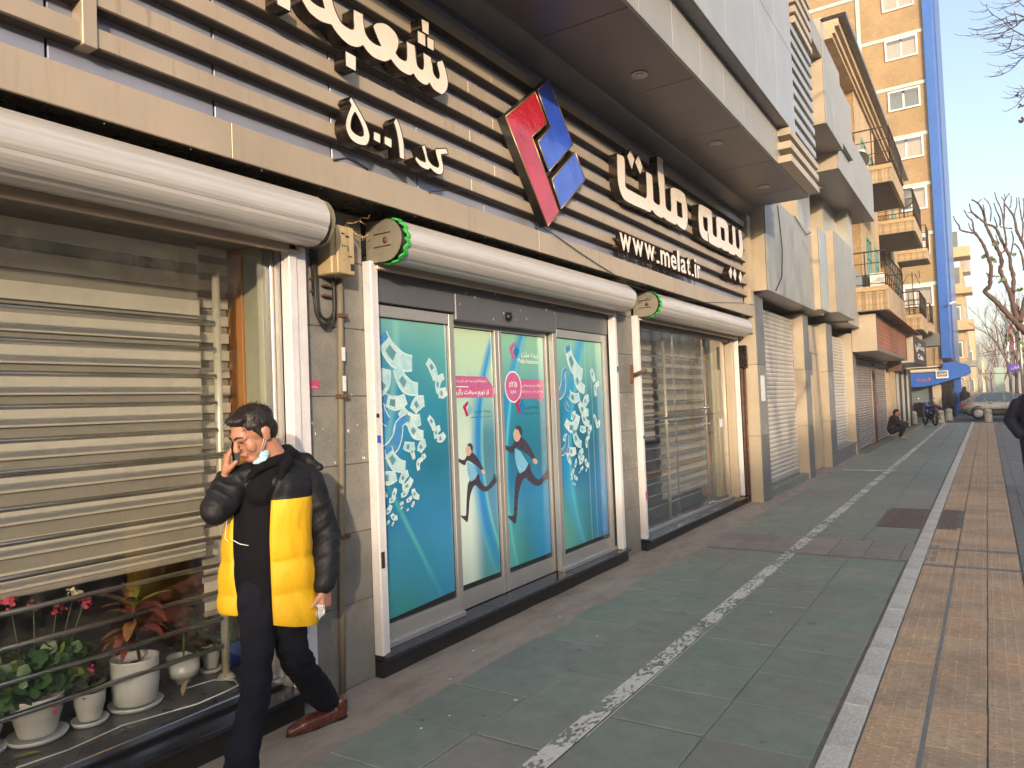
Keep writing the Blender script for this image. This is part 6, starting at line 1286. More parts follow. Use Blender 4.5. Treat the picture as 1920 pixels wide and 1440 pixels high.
# ================================================================== PEOPLE
def ball(mb, c, r, ax=None, m=0, n=14):
    """ellipsoid; r radii along axes ax"""
    c = Vector(c); A = ax or (Vector((1,0,0)), Vector((0,1,0)), Vector((0,0,1))); r = r if hasattr(r, '__len__') else (r, r, r); vs = [c-A[2]*r[2]]; K = n//2
    for i in range(1, K):
        t = -math.pi/2+math.pi*i/K
        for k in range(n): w = 2*math.pi*k/n; vs.append(c+A[0]*r[0]*math.cos(t)*math.cos(w)+A[1]*r[1]*math.cos(t)*math.sin(w)+A[2]*r[2]*math.sin(t))
    vs.append(c+A[2]*r[2]); fs = [(0, 1+(k+1) % n, 1+k) for k in range(n)]
    for i in range(K-2): fs += [(1+i*n+k, 1+i*n+(k+1) % n, 1+(i+1)*n+(k+1) % n, 1+(i+1)*n+k) for k in range(n)]
    L = len(vs)-1; o = 1+(K-2)*n; fs += [(o+k, o+(k+1) % n, L) for k in range(n)]; mb.add(vs, fs, m, True)
def cap(mb, p0, r0, p1, r1, n=12):
    p0, p1 = Vector(p0), Vector(p1); d = (p1-p0).normalized(); pts = []; rs = []
    for a in (1, .92, .7, .38): pts.append(p0-d*r0*a); rs.append(max(.0008, r0*math.sqrt(max(0, 1-a*a))))
    pts += [p0, p0.lerp(p1, .5), p1]; rs += [r0, (r0+r1)/2, r1]
    for a in (.38, .7, .92, 1): pts.append(p1+d*r1*a); rs.append(max(.0008, r1*math.sqrt(max(0, 1-a*a))))
    mb.tube(pts, rs, n)
def chain(mb, pts, rs, n=12):
    for i in range(len(pts)-1): cap(mb, pts[i], rs[i], pts[i+1], rs[i+1], n)
def remesh(mb, vox, name, m, parent, smooth_it=4, disp=None, **k):
    o = bpy.data.objects.new('tmp', mb.mesh('tmp', m, False)); md = o.modifiers.new('r', 'REMESH'); md.mode = 'VOXEL'; md.voxel_size = vox; md.use_smooth_shade = True
    if smooth_it: s_ = o.modifiers.new('s', 'SMOOTH'); s_.iterations = smooth_it; s_.factor = .5
    me = evaluate(o); me.name = name; bpy.data.objects.remove(o)
    if disp:
        N_ = np.zeros(len(me.vertices)*3); me.vertex_normals.foreach_get('vector', N_); C_ = np.zeros(len(me.vertices)*3); me.vertices.foreach_get('co', C_); C_ = C_.reshape(-1, 3)
        D_ = np.array([disp(Vector(c)) for c in C_]); C_ = C_+N_.reshape(-1, 3)*D_[:, None]; me.vertices.foreach_set('co', C_.ravel())
    me.materials.clear(); me.materials.append(m); me.polygons.foreach_set('use_smooth', [True]*len(me.polygons)); me.update()
    o = bpy.data.objects.new(name, me); COL.objects.link(o)
    if parent is not None: adopt(o, parent)
    return tag(o, **k)
def J(u, v, D): return Vector((0, 0, CH))+CR @ Vector(((u-960)/F*D, (720-v)/F*D, -D))
CX, CY = Vector((CR[0][0], CR[1][0], CR[2][0])), Vector((CR[0][1], CR[1][1], CR[2][1]))
FWD, LFT, UP = Vector((.575, -.818, 0)).normalized(), Vector((.818, .575, 0)).normalized(), Vector((0, 0, 1))
man = empty('person', (-2.85, 2.2, 0), 'man in a black and yellow puffer jacket walking past with a phone at his ear', 'person')
bodym = MB()
# head frame: face turned to the photo's left and lowered
hc = J(474, 812, 3.30); hf = (FWD*.80-LFT*.66-UP*.50).normalized(); hs = hf.cross(UP).normalized()*-1; hs = UP.cross(hf).normalized(); hu = hf.cross(hs).normalized(); H3 = (hs, hf, hu)
def hp(s_, f, u): return hc+hs*s_+hf*f+hu*u
ball(bodym, hp(0, -.012, .030), (.078, .098, .088), H3, n=24); ball(bodym, hp(0, .018, -.035), (.060, .068, .078), H3, n=20); ball(bodym, hp(0, .052, -.092), (.030, .030, .026), H3)
ball(bodym, hp(0, .070, .020), (.050, .026, .034), H3)                                      # forehead
cap(bodym, hp(0, .088, .010), .010, hp(0, .108, -.028), .013); ball(bodym, hp(0, .106, -.033), (.017, .015, .011), H3)  # nose
for s_ in (-1, 1):
    ball(bodym, hp(s_*.036, .054, -.032), (.026, .026, .034), H3); cap(bodym, hp(s_*.012, .090, .014), .008, hp(s_*.046, .072, .012), .008)
    ball(bodym, hp(s_*.078, -.012, -.012), (.009, .020, .032), H3); ball(bodym, hp(s_*.083, -.02, .0), (.006, .017, .022), H3); ball(bodym, hp(s_*.031, .075, -.004), (.014, .010, .009), H3)
cap(bodym, hp(-.018, .087, -.062), .006, hp(.018, .087, -.062), .006); cap(bodym, hp(-.014, .085, -.072), .007, hp(.014, .085, -.072), .007)
neck = J(520, 872, 3.40); cap(bodym, hp(0, -.03, -.04), .056, neck, .062)
chest, belly, hip = J(515, 935, 3.42), J(505, 1030, 3.40), J(495, 1100, 3.40)
ball(bodym, chest, (.145, .09, .16), (LFT, FWD, UP), n=20); ball(bodym, belly, (.13, .095, .15), (LFT, FWD, UP), n=20); ball(bodym, hip, (.135, .10, .12), (LFT, FWD, UP), n=20); cap(bodym, neck, .06, chest, .09)
RS, RE, RW = J(447, 905, 3.36), J(404, 958, 3.24), J(421, 897, 3.33)
LS, LE, LW = J(580, 905, 3.50), J(612, 1000, 3.54), J(609, 1098, 3.42)
chain(bodym, [RS, RE, RW], [.05, .042, .030]); chain(bodym, [LS, LE, LW], [.05, .042, .029])
RH, RK, RA = J(478, 1125, 3.36), J(476, 1262, 3.20), J(452, 1462, 3.06)
LH, LK, LA = J(525, 1125, 3.44), J(548, 1236, 3.40), J(612, 1322, 3.86)
chain(bodym, [J(478,1110,3.37), J(484,1180,3.32), J(482,1235,3.26), J(480,1290,3.19), J(455,1410,3.09), RA], [.075, .062, .05, .05, .042, .038]); chain(bodym, [J(528,1110,3.43), J(540,1180,3.44), J(552,1232,3.46), J(575,1265,3.60), J(598,1295,3.76), LA], [.075, .064, .052, .048, .042, .038])
def hand(mb, w, d, nrm, side, curl, s_=1.0, thumb_out=.6):
    """palm from wrist w along d, nrm = back of hand, side = towards the thumb; curl = bend per joint"""
    d, nrm = Vector(d).normalized(), Vector(nrm); nrm = (nrm-nrm.dot(d)*d).normalized(); sd = Vector(side); sd = (sd-sd.dot(d)*d-sd.dot(nrm)*nrm).normalized()
    k0 = Vector(w)+d*.085*s_
    for i, off in enumerate((.030, .010, -.010, -.029)):
        cap(mb, Vector(w)+sd*off*.55*s_, .017*s_, k0+sd*off*s_, .0125*s_)
        L = (.040, .045, .042, .033)[i]*s_; p = k0+sd*off*s_; dd = d.copy(); r = .0088*s_
        for j in range(3):
            a = curl[min(j, len(curl)-1)]*(1+.12*i); dd = (dd*math.cos(a)-nrm*math.sin(a)).normalized(); nr = (nrm*math.cos(a)+dd*0).normalized(); q = p+dd*L*(1, .68, .55)[j]; cap(mb, p, r, q, r*.90, 8); p = q; r *= .92
            nrm_l = sd.cross(dd)*1.0; 
            if nrm_l.dot(nrm) < 0: nrm_l = -nrm_l
            nrm = nrm_l.normalized() if j < 2 else nrm
        nrm = sd.cross(d).normalized() if sd.cross(d).dot(nrm) > 0 or True else nrm
        if nrm.dot(Vector(NR0)) < 0: nrm = -nrm
    p = Vector(w)+d*.03*s_+sd*.026*s_; t1 = (d*.6+sd*thumb_out-nrm*.35).normalized(); q = p+t1*.045*s_; cap(mb, p, .015*s_, q, .011*s_, 8); t2 = (t1*.7+d*.5-nrm*.3).normalized(); cap(mb, q, .011*s_, q+t2*.030*s_, .009*s_, 8)
# hand with the phone: palm towards the ear, fingers up along the phone
NR0 = (-LFT*.9+FWD*.35); hand(bodym, RW, (UP*.93+LFT*.16+FWD*.05), NR0, FWD*.9+LFT*.3, (.30, .70, .50), 1.15, .75)
NR0 = (LFT*.75+FWD*.25); hand(bodym, LW, (-UP*.97+FWD*.05), NR0, FWD, (.55, .9, .6), 1.05, .45)
remesh(bodym, .0042, 'body', M['skin'], man, 3)
# hair
hm = MB(); ball(hm, hp(0, -.022, .046), (.085, .098, .082), H3, n=24); ball(hm, hp(0, -.055, .0), (.076, .062, .075), H3, n=20); ball(hm, hp(.0, .045, .090), (.060, .045, .026), H3)
for s_ in (-1, 1): cap(hm, hp(s_*.070, .012, .045), .016, hp(s_*.078, .014, -.005), .008)
remesh(hm, .005, 'hair', M['hair'], man, 2, lambda c: .004*noise.noise(c*28)+.0022*noise.noise(Vector((c.x*160, c.y*160, c.z*40))))
hr = MB(); r8 = random.Random(5)
for k in range(260):
    a = r8.uniform(-1.5, 1.5); f0 = r8.uniform(-.08, .085); b0 = hp(.078*math.sin(a)*.95, f0, .046+.082*math.cos(a)*.95*max(.3, 1-abs(f0)*3)); d0 = (hf*-.6+hs*r8.uniform(-.5,.5)+hu*r8.uniform(-.2,.5)).normalized(); hr.tube([b0, b0+d0*.02, b0+d0*.035-hu*.006], [.0011, .0009, .0003], 3)
hr.build('hair_strands', M['hair'], man, kind='stuff')
for s_ in (-1, 1): bm_ = MB(); bm_.tube([hp(s_*.010, .101, .020), hp(s_*.028, .096, .027), hp(s_*.050, .080, .020)], [.0038, .0045, .002], 6); bm_.build('eyebrow', M['hair'], man)

for s_ in (-1, 1): ey = MB(); ey.tube([hp(s_*.017, .0885, .0015), hp(s_*.030, .0875, -.0005), hp(s_*.043, .080, .001)], [.0022, .0032, .002], 6); ey.build('eye', M['hair'], man)
mo = MB(); mo.tube([hp(-.022, .089, -.068), hp(0, .0955, -.0665), hp(.022, .089, -.068)], [.0015, .0028, .0015], 6); mo.build('mouth', mat('lip_line', (.22,.07,.06), .5, bump=0), man)
st_ = MB(); ball(st_, hp(0, .018, -.050), (.0615, .069, .062), H3, n=24)
# face mask pulled under the chin, with ear loops
mk = MB(); ball(mk, hp(.020, .034, -.116), (.044, .036, .013), H3, n=16); ball(mk, hp(.050, .022, -.098), (.010, .030, .020), H3, n=14)
remesh(mk, .004, 'face_mask', mat('blue_mask', (.42,.66,.74), .7, var=.05, bs=200), man, 2, lambda c: .0015*math.sin(c.z*500))
lp_ = MB()
for (a, b) in ((-.004, 0), (.010, .006)): lp_.tube([hp(.062, .035+a, -.075), hp(.077, .010+a, -.040), hp(.084, -.018, .006+b)], .0012, 5)
lp_.build('mask_loop', M['sticker_w'], man)
ph = empty('mobile_phone', RW+UP*.11, 'black mobile phone held to the ear of the man in yellow and black', 'phone'); m_ = MB(); pc_ = (J(441, 850, 3.335)); m_.obox(pc_, ((FWD*.6+UP*.75+LFT*.1), (UP*.6-FWD*.75), LFT), (.070, .033, .0045), 0, .004); m_.build('phone_body', mat('phone_black', (.01,.01,.012), .15, bump=0), ph)
# jacket --------------------------------------------------------
M['puff'] = mat('black_quilt', (.007,.007,.011), .6, spec=.35, var=.25, vs=9, bump=.25, bs=26, bd=.01); M['yellow'] = mat('yellow_quilt', (.72,.41,.006), .62, var=.12, vs=8, bump=.4, bs=22, bd=.01); M['knit'] = mat('black_sweater', (.007,.007,.010), .9, spec=.15, var=.2, vs=30, bump=.2, bs=160); M['trous'] = mat('dark_trousers', (.009,.010,.017), .9, spec=.15, var=.25, vs=10, bump=.3, bs=30, bd=.01)
rows = [(886,450,574),(905,432,590),(926,428,592),(929,428,592),(950,424,588),(975,421,586),(1000,418,586),(1025,414,588),(1039,412,590),(1042.5,411,590),(1046,411,590),(1060,409,594),(1082,407,597),(1099,405,599),(1102.5,405,599),(1106,405,599),(1120,405,602),(1134,405,603),(1143,405,603),(1147,405,603)]
seams = [928, 1043, 1103, 1150]
rows = [(a, b+8, c-8) for a, b, c in rows]
jk = MB(); NT_ = 72
def gap_l(y): return np.interp(y, [886, 930, 1000, 1050, 1100, 1150], [484, 452, 455, 456, 461, 466])
def gap_r(y): return np.interp(y, [886, 930, 1000, 1100, 1170], [536, 524, 522, 526, 530])
NG, NB = 14, 58
def columns(xc, hw, y):
    tl, tr = math.acos(max(-.98, min(.98, (gap_l(y)-xc)/hw))), math.acos(max(-.98, min(.98, (gap_r(y)-xc)/hw)))
    return [tr+(tl-tr)*k/NG for k in range(NG)]+[tl+(2*math.pi+tr-tl)*k/NB for k in range(NB)]
vs = []
for ri, (y, xl, xr) in enumerate(rows):
    xc, hw = (xl+xr)/2, (xr-xl)/2; c = J(xc, y, 3.42); a = hw*3.40/F; b = .135+.02*min(1, (y-886)/120)
    dseam = min(abs(y-q) for q in seams); puff = .015*(1-math.exp(-(dseam/7)**2)) if y > 900 else 0
    for k, w in enumerate(columns(xc, hw, y)):
        sx, sf = math.cos(w), math.sin(w); inner = 0 < k < NG; edge = k in (0, NG)
        h_ = -.035 if inner else puff*(.5 if edge else 1)
        side = max(0, sx)
        h_ += (.010*noise.noise((sx*3.1, sf*2.3, y*.022))+.006*noise.noise((sx*9, sf*9, y*.07)))*(0 if inner else 1)
        q = c+LFT*(a+h_*.7)*sx+FWD*(b+h_)*sf; t = max(0, (y-1100)/46)
        q = q-UP*t*(.055*max(0, sx+.1) if sf > -.3 else .03)+UP*(.022*t if sx < -.3 else 0)
        vs.append(q)
n_ = len(rows); NT_ = NG+NB
for i in range(n_-1):
    ym = (rows[i][0]+rows[i+1][0])/2
    for k in range(NT_):
        jk.add([vs[i*NT_+k], vs[i*NT_+(k+1) % NT_], vs[(i+1)*NT_+(k+1) % NT_], vs[(i+1)*NT_+k]], [(0,1,2,3)], 2 if k < NG else 0 if ym < 928 else 1, True)
import bmesh
def weld(mb, name, mats, parent, sub=1, **k):
    me = mb.mesh(name, mats, False); bm = bmesh.new(); bm.from_mesh(me); bmesh.ops.remove_doubles(bm, verts=bm.verts, dist=.0004); bmesh.ops.recalc_face_normals(bm, faces=bm.faces); bm.to_mesh(me); bm.free()
    o = bpy.data.objects.new(name, me); COL.objects.link(o)
    if sub: sd_ = o.modifiers.new('s', 'SUBSURF'); sd_.levels = sub; sd_.render_levels = sub
    if parent is not None: adopt(o, parent)
    return o
weld(jk, 'jacket', [M['puff'], M['yellow'], M['knit']], man)
up_ = MB(); sh = J(512, 893, 3.43); chain(up_, [RS+UP*.012, sh+UP*.028, LS+UP*.012], [.062, .085, .066]); ball(up_, sh-UP*.02, (.175, .135, .075), (LFT, FWD, UP), n=24)
chain(up_, [RS, RE.lerp(RS, .45)+Vector((0,0,-.005)), RE, RW.lerp(RE, .55), RW-UP*.012], [.070, .068, .064, .060, .046])
chain(up_, [LS, LS.lerp(LE, .5), LE, LE.lerp(LW, .55), LW+UP*.012], [.070, .068, .066, .062, .052])
chain(up_, [J(535, 864, 3.52), J(572, 862, 3.60), J(600, 876, 3.56)], [.046, .038, .016]); chain(up_, [J(497, 862, 3.50), J(545, 858, 3.56)], [.035, .05])
def wr_(c):
    f = 0
    for (A, B) in ((LS, LE), (LE, LW), (RS, RE), (RE, RW)):
        ab = B-A; t = (c-A).dot(ab)/ab.length_squared; dd = (c-A-ab*t).length
        if -.1 < t < 1.1 and dd < .11: f = max(f, .0055*math.sin(t*ab.length*70+7*noise.noise(c*6)+c.x*20)*(.5+.8*abs(noise.noise(c*5))))
    return f+.006*noise.noise(c*17)
remesh(up_, .007, 'jacket_sleeves', M['puff'], man, 5, wr_)
co_ = MB(); cpt = [J(u, v, D) for u, v, D in ((470,893,3.30),(488,876,3.28),(520,862,3.34),(548,850,3.44),(540,842,3.54),(512,846,3.56))]; chain(co_, cpt, [.018,.022,.026,.026,.026,.024]); chain(co_, [J(522, 915, 3.30), J(530, 882, 3.32), J(542, 862, 3.38)], [.014, .020, .024]); remesh(co_, .006, 'collar', M['knit'], man, 4)
kn = MB(); ball(kn, J(486, 1000, 3.345), (.095, .055, .34), (LFT, FWD, UP), n=24); cap(kn, J(510, 880, 3.37), .060, J(490, 920, 3.33), .07); remesh(kn, .007, 'sweater', M['knit'], man, 4, lambda c: .003*noise.noise(c*22))
cd = MB(); cd.tube([J(435, 1012, 3.235), J(450, 1020, 3.232), J(466, 1023, 3.235)], .0022, 5); cd.tube([J(425, 975, 3.25), J(422, 1010, 3.25), J(428, 1015, 3.24)], .0018, 5); cd.build('drawcord', M['sticker_w'], man)
tr = MB(); chain(tr, [J(478,1110,3.37), J(484,1180,3.32), J(482,1235,3.26), J(480,1290,3.19), J(470,1350,3.13), J(455,1410,3.09), J(448,1470,3.06)], [.100, .080, .070, .066, .068, .074, .078])
chain(tr, [J(528,1110,3.43), J(540,1180,3.44), J(552,1232,3.46), J(575,1265,3.60), J(598,1295,3.76), J(610,1312,3.84)], [.100, .084, .076, .072, .072, .070]); ball(tr, J(500, 1120, 3.40), (.135, .105, .10), (LFT, FWD, UP), n=20)
remesh(tr, .008, 'trousers', M['trous'], man, 6, lambda c: .009*noise.noise(Vector((c.x*9, c.y*9, c.z*20)))+.004*noise.noise(Vector((c.x*22, c.y*22, c.z*40))))
M['shoe'] = mat('brown_leather', (.10,.028,.016), .28, var=.3, vs=14, bump=.15, bs=60, coat=.3); M['sole'] = mat('dark_sole', (.02,.015,.013), .7, bump=.1)
def shoe(toe, heel, nrm):
    toe, heel = Vector(toe), Vector(heel); d = (toe-heel).normalized(); up2 = Vector(nrm); up2 = (up2-up2.dot(d)*d).normalized(); s2 = d.cross(up2); L = (toe-heel).length
    m_ = MB(); cap(m_, heel+d*.03+up2*.040, .040, toe-d*.10+up2*.040, .046); cap(m_, toe-d*.10+up2*.038, .045, toe-d*.035+up2*.030, .032); cap(m_, heel+d*.025+up2*.05, .037, heel+d*.035+up2*.095, .040); remesh(m_, .005, 'shoe', M['shoe'], man, 3)
    so2 = MB(); pr_ = [(0, .030), (.03, .036), (.10, .030), (L*.62, .043), (L*.8, .040), (L*.95, .022), (L, .004)]; lp2 = [heel+d*a+s2*w for a, w in pr_]+[heel+d*a-s2*w for a, w in reversed(pr_)]; so2.poly(lp2, up2*.016); so2.build('shoe_sole', M['sole'], man)
shoe(J(536, 1386, 3.70), J(646, 1340, 3.93), UP*.8+FWD*.35); fr_ = J(452, 1505, 3.05); fr_.z = .0; shoe(fr_+FWD*.19, fr_-FWD*.08, UP)
ts = MB(); r7 = random.Random(1); c0 = J(600, 1140, 3.36); 
for k in range(7): ts.add([c0+Vector((r7.uniform(-.03,.03), r7.uniform(-.03,.03), r7.uniform(-.045,.03))) for _ in range(4)], [(0,1,2),(0,2,3)], 0)
tag(ts.build('tissue', M['sticker_w'], None, fix=False), 'crumpled white tissue in the lowered hand of the man in yellow and black', 'tissue')
# small figures --------------------------------------------------
def figure(name, lab, parts, clothing, loc, vox=.015, cat='person', group=None):
    e = empty(name, loc, lab, cat, group); L = Vector(loc)
    b = MB(); [cap(b, L+Vector(a), ra, L+Vector(c), rc) for a, ra, c, rc in parts]; remesh(b, vox, 'body', M['skin'], e, 2)
    for nm, mt, ps in clothing:
        b = MB(); [cap(b, L+Vector(a), ra, L+Vector(c), rc) for a, ra, c, rc in ps]; remesh(b, vox, nm, M[mt] if isinstance(mt, str) else mt, e, 2, lambda c: .006*noise.noise(c*11))
    return e
M['cloth'] = mat('dark_clothes', (.016,.015,.018), .8, var=.2, bump=.1); M['navy'] = mat('navy_clothes', (.012,.013,.035), .75, var=.25, vs=6, bump=.2, bs=20, bd=.01); M['browncoat'] = mat('dark_brown_coat', (.035,.022,.020), .8, var=.2, bump=.1); M['tan'] = mat('tan_shoe', (.35,.22,.14), .6)
# squatting man, facing right (+X)
figure('person', 'man in a dark jacket squatting against the shop front and looking at his hands', [((.02,0,.88),.085,(.06,0,.90),.08), ((.11,0,.84),.035,(.12,0,.82),.03), ((-.05,0,.74),.06,(0,0,.82),.06), ((-.12,0,.45),.14,(-.05,0,.68),.13), ((-.02,-.17,.62),.045,(.17,-.14,.50),.04), ((.17,-.14,.50),.04,(.33,-.04,.56),.03), ((.33,-.04,.56),.035,(.38,-.02,.55),.028), ((-.02,.17,.62),.045,(.17,.14,.50),.04), ((.17,.14,.50),.04,(.33,.05,.56),.03), ((.33,.05,.56),.035,(.38,.03,.55),.028)],
   [('jacket', 'browncoat', [((-.14,0,.34),.17,(-.06,0,.66),.165), ((-.04,-.15,.66),.075,(.16,-.15,.50),.065), ((.16,-.15,.50),.065,(.30,-.05,.55),.05), ((-.04,.15,.66),.075,(.16,.15,.50),.065), ((.16,.15,.50),.065,(.30,.05,.55),.05)]), ('trousers', 'cloth', [((-.14,-.10,.26),.11,(.22,-.13,.45),.08), ((.22,-.13,.45),.08,(.10,-.12,.08),.055), ((-.14,.10,.26),.11,(.22,.13,.45),.08), ((.22,.13,.45),.08,(.10,.12,.08),.055)]), ('hair', 'hair', [((.0,0,.93),.088,(.03,0,.945),.085), ((-.03,0,.87),.07,(-.02,0,.90),.075)]), ('shoes', 'tan', [((.07,-.12,.045),.045,(.26,-.12,.035),.038), ((.07,.12,.045),.045,(.26,.12,.035),.038)])], (-2.66, 28.2, 0))
# two women in black beyond the bollards
for x, y, s_, lb in ((-1.72, 49.5, 1, 'person in a long black coat walking away left of the silver car'), (-1.18, 52.5, 1.03, 'second person in black, half hidden behind the silver car')):
    figure('person', lb, [((0,0,1.52*s_),.085,(0,0,1.58*s_),.085), ((0,0,.9),.10,(0,0,1.4*s_),.10), ((.08,0,.1),.05,(.08,0,.8),.06), ((-.08,.1,.1),.05,(-.08,0,.8),.06)], [('coat', 'cloth', [((0,0,.75),.21,(0,0,1.32*s_),.19), ((-.2,0,1.3*s_),.08,(-.24,.02,.85),.06), ((.2,0,1.3*s_),.08,(.24,.02,.85),.06)]), ('scarf', 'cloth', [((0,0,1.42*s_),.13,(0,0,1.60*s_),.115)]), ('trousers', 'cloth', [((.08,0,.07),.07,(.08,0,.75),.10), ((-.08,.08,.07),.07,(-.08,0,.75),.10)])], (x, y, 0), .025)
figure('person', 'person in a navy blue jacket cut off by the right edge of the photo', [((0,0,1.58),.09,(0,.0,1.66),.09), ((0,0,1.0),.12,(0,0,1.4),.13), ((0,-.1,.1),.05,(0,-.05,.9),.07), ((0,.2,.1),.05,(0,.05,.9),.07)], [('jacket', 'navy', [((.0,0,1.0),.19,(0,0,1.36),.19), ((-.20,0,1.36),.09,(-.30,.02,1.12),.085), ((-.30,.02,1.12),.085,(-.20,-.12,.92),.07), ((.2,0,1.36),.09,(.28,.0,1.0),.08), ((-.1,0,1.40),.11,(.1,0,1.42),.11)]), ('trousers', 'cloth', [((-.08,-.08,.08),.07,(-.08,0,.85),.12), ((.10,.2,.10),.07,(.08,.02,.85),.12)]), ('hair', 'hair', [((0,.02,1.68),.095,(0,.0,1.70),.095)])], (.56, 13.2, 0), .012)
# ================================================================== VEHICLES
def car(x, y, lab):
    e = empty('parked_car', (x, y, 0), lab, 'car'); L = 4.25; V = lambda a, b, c: Vector((x+a, y+b, c))
    pm = mat('silver_beige_paint', (.36,.32,.27), .28, .5, var=.05, vs=1, bump=0, coat=.8); bk = mat('car_black_trim', (.02,.02,.02), .5, bump=0)
    # lower body: cross-sections along the length (top height, half width)
    secs = [(0, .52, .74, .70), (.04, .45, .93, .78), (.18, .36, .98, .82), (.6, .26, .97, .84), (1.2, .24, .95, .845), (2.2, .24, .93, .845), (3.0, .24, .90, .84), (3.6, .26, .83, .82), (4.05, .34, .76, .76), (4.22, .42, .66, .68)]
    vs = []; prof = lambda zb, zt, w: [(-w*.92, zb), (-w, zb+.10), (-w*1.01, (zb+zt)/2), (-w*.985, zt-.10), (-w*.93, zt-.01), (-w*.5, zt+.02), (w*.5, zt+.02), (w*.93, zt-.01), (w*.985, zt-.10), (w*1.01, (zb+zt)/2), (w, zb+.10), (w*.92, zb)]
    for a, zb, zt, w in secs:
        for b, c in prof(zb, zt, w): vs.append(V(a, b, c))
    n = 12; fs = [(i*n+k, (i+1)*n+k, (i+1)*n+(k+1) % n, i*n+(k+1) % n) for i in range(len(secs)-1) for k in range(n)]+[tuple(range(n)), tuple(reversed(range((len(secs)-1)*n, len(secs)*n)))]
    m_ = MB(); m_.add(vs, fs, 0, True); m_.build('body', pm, e)
    g_ = MB(); gs = [(.12, .96, .72), (.62, 1.30, .62), (1.0, 1.385, .60), (1.9, 1.40, .60), (2.35, 1.34, .60), (3.05, .93, .70)]
    vs = [];
    for a, zt, w in gs: vs += [V(a, -.80, .93), V(a, -w, zt-.02), V(a, -w*.8, zt), V(a, w*.8, zt), V(a, w, zt-.02), V(a, .80, .93)]
    g_.add(vs, [(i*6+k, (i+1)*6+k, (i+1)*6+k+1, i*6+k+1) for i in range(5) for k in range(5)]+[(0,1,2,3,4,5), (35,34,33,32,31,30)], 0, True); g_.build('cabin', pm, e)
    gl_ = mat('car_glass', (.10,.14,.16), .08, bump=0, coat=1, var=.1)
    def pane(pts, nm='window'):
        m_ = MB(); q = [V(a, -.80-(-.80+.62)*(c-.93)/.42*1.0-.012, c) for a, c in pts]; m_.poly(q, (0, .006, 0)); return m_.build(nm, gl_, e)
    pane([(.62,.97),(1.02,.96),(1.08,1.31),(.98,1.31),(.76,1.22)]); pane([(1.08,.96),(1.90,.95),(1.86,1.33),(1.15,1.32)]); pane([(1.98,.95),(2.86,.94),(2.36,1.28),(1.96,1.33)])
    m_ = MB(); m_.add([V(.13,-.60,.985), V(.58,-.53,1.285), V(.58,.53,1.285), V(.13,.60,.985)], [(0,1,2,3)]); m_.build('rear_window', gl_, e)
    for a in (.78, 3.35):
        for sg in (-1, 1):
            m_ = MB(); m_.lathe([(.20, -.09), (.295, -.09), (.31, -.05), (.31, .05), (.295, .09), (.20, .09)], V(a, sg*.76, .31), 28, ax='y'); w_ = m_.build('wheel', bk, e)
            m_ = MB(); m_.lathe([(.001, 0), (.06, .0), (.19, -.01), (.205, .0), (.205, .03), (.001, .03)], V(a, sg*.76+(-.10 if sg < 0 else .08), .31), 24, ax='y')
            for k in range(9): q = k*math.pi*2/9; c = V(a+.13*math.cos(q), sg*.76-.108*(1 if sg < 0 else -1), .31+.13*math.sin(q)); m_.obox(c, ((math.cos(q),0,math.sin(q)), (0,1,0), (-math.sin(q),0,math.cos(q))), (.055, .008, .018), 0)
            m_.build('rim', M['frame'], w_)
    for a in (.78, 3.35): m_ = MB(); m_.lathe([(.345, 0), (.345, -.012), (.001, -.012), (.001, 0)], V(a, -.836, .36), 24, ax='y'); m_.build('wheel_arch', bk, e)
    tl = mat('tail_light_red', (.35,.02,.02), .2, bump=0, coat=1)
    for sg in (-1, 1): m_ = MB(); m_.box(x-.005, x+.30, y+sg*.66-.13*1, y+sg*.66+.13, .68, .86, 0, .02) if sg > 0 else m_.box(x+.0, x+.28, y-.825, y-.56, .68, .86, 0, .02); m_.build('tail_light', tl, e)
    m_ = MB(); m_.box(x-.10, x+.32, y-.84, y+.84, .36, .56, 0, .04); m_.build('bumper', bk, e); m_ = MB(); m_.box(x+1.15, x+3.0, y-.862, y-.84, .46, .52, 0, .006); m_.build('side_strip', bk, e)
    for a in (1.22, 2.12): m_ = MB(); m_.box(x+a, x+a+.17, y-.862, y-.835, .80, .835, 0, .006); m_.build('door_handle', bk, e)
    for a in (1.04, 1.94, 2.9): m_ = MB(); m_.box(x+a, x+a+.008, y-.852, y-.83, .40, .93); m_.build('door_gap', bk, e)
    m_ = MB(); m_.box(x+.3, x+4.0, y-.72, y+.72, .18, .30); m_.build('underbody', bk, e); return e
car(-1.22, 45.6, 'silver beige hatchback standing across the pavement end, tail towards the brick tower')
# white car tail cut by the right edge
wc = empty('parked_car', (1.25, 43.2, 0), 'white car mostly hidden behind the navy jacket at the right edge', 'car'); m_ = MB(); m_.obox((1.62, 43.0, .70), ((1,0,0),(0,1,0),(0,0,1)), (.50, .85, .36), 0, .12); m_.build('body', M['whitepvc'], wc); m_ = MB(); m_.box(1.10, 1.16, 42.2, 43.6, .72, .95, 0, .02); m_.build('tail_light', M['banner'] if 'banner' in M else M['sticker_p'], wc)
m_ = MB(); m_.lathe([(.2,-.1),(.3,-.1),(.31,0),(.3,.1),(.2,.1)], (1.75, 42.2, .31), 20, ax='y'); m_.build('wheel', M['cloth'], wc)
bt = MB(); bt.box(-.35, -.18, 58, 58.2, 1.25, 1.62, 0, .03); 
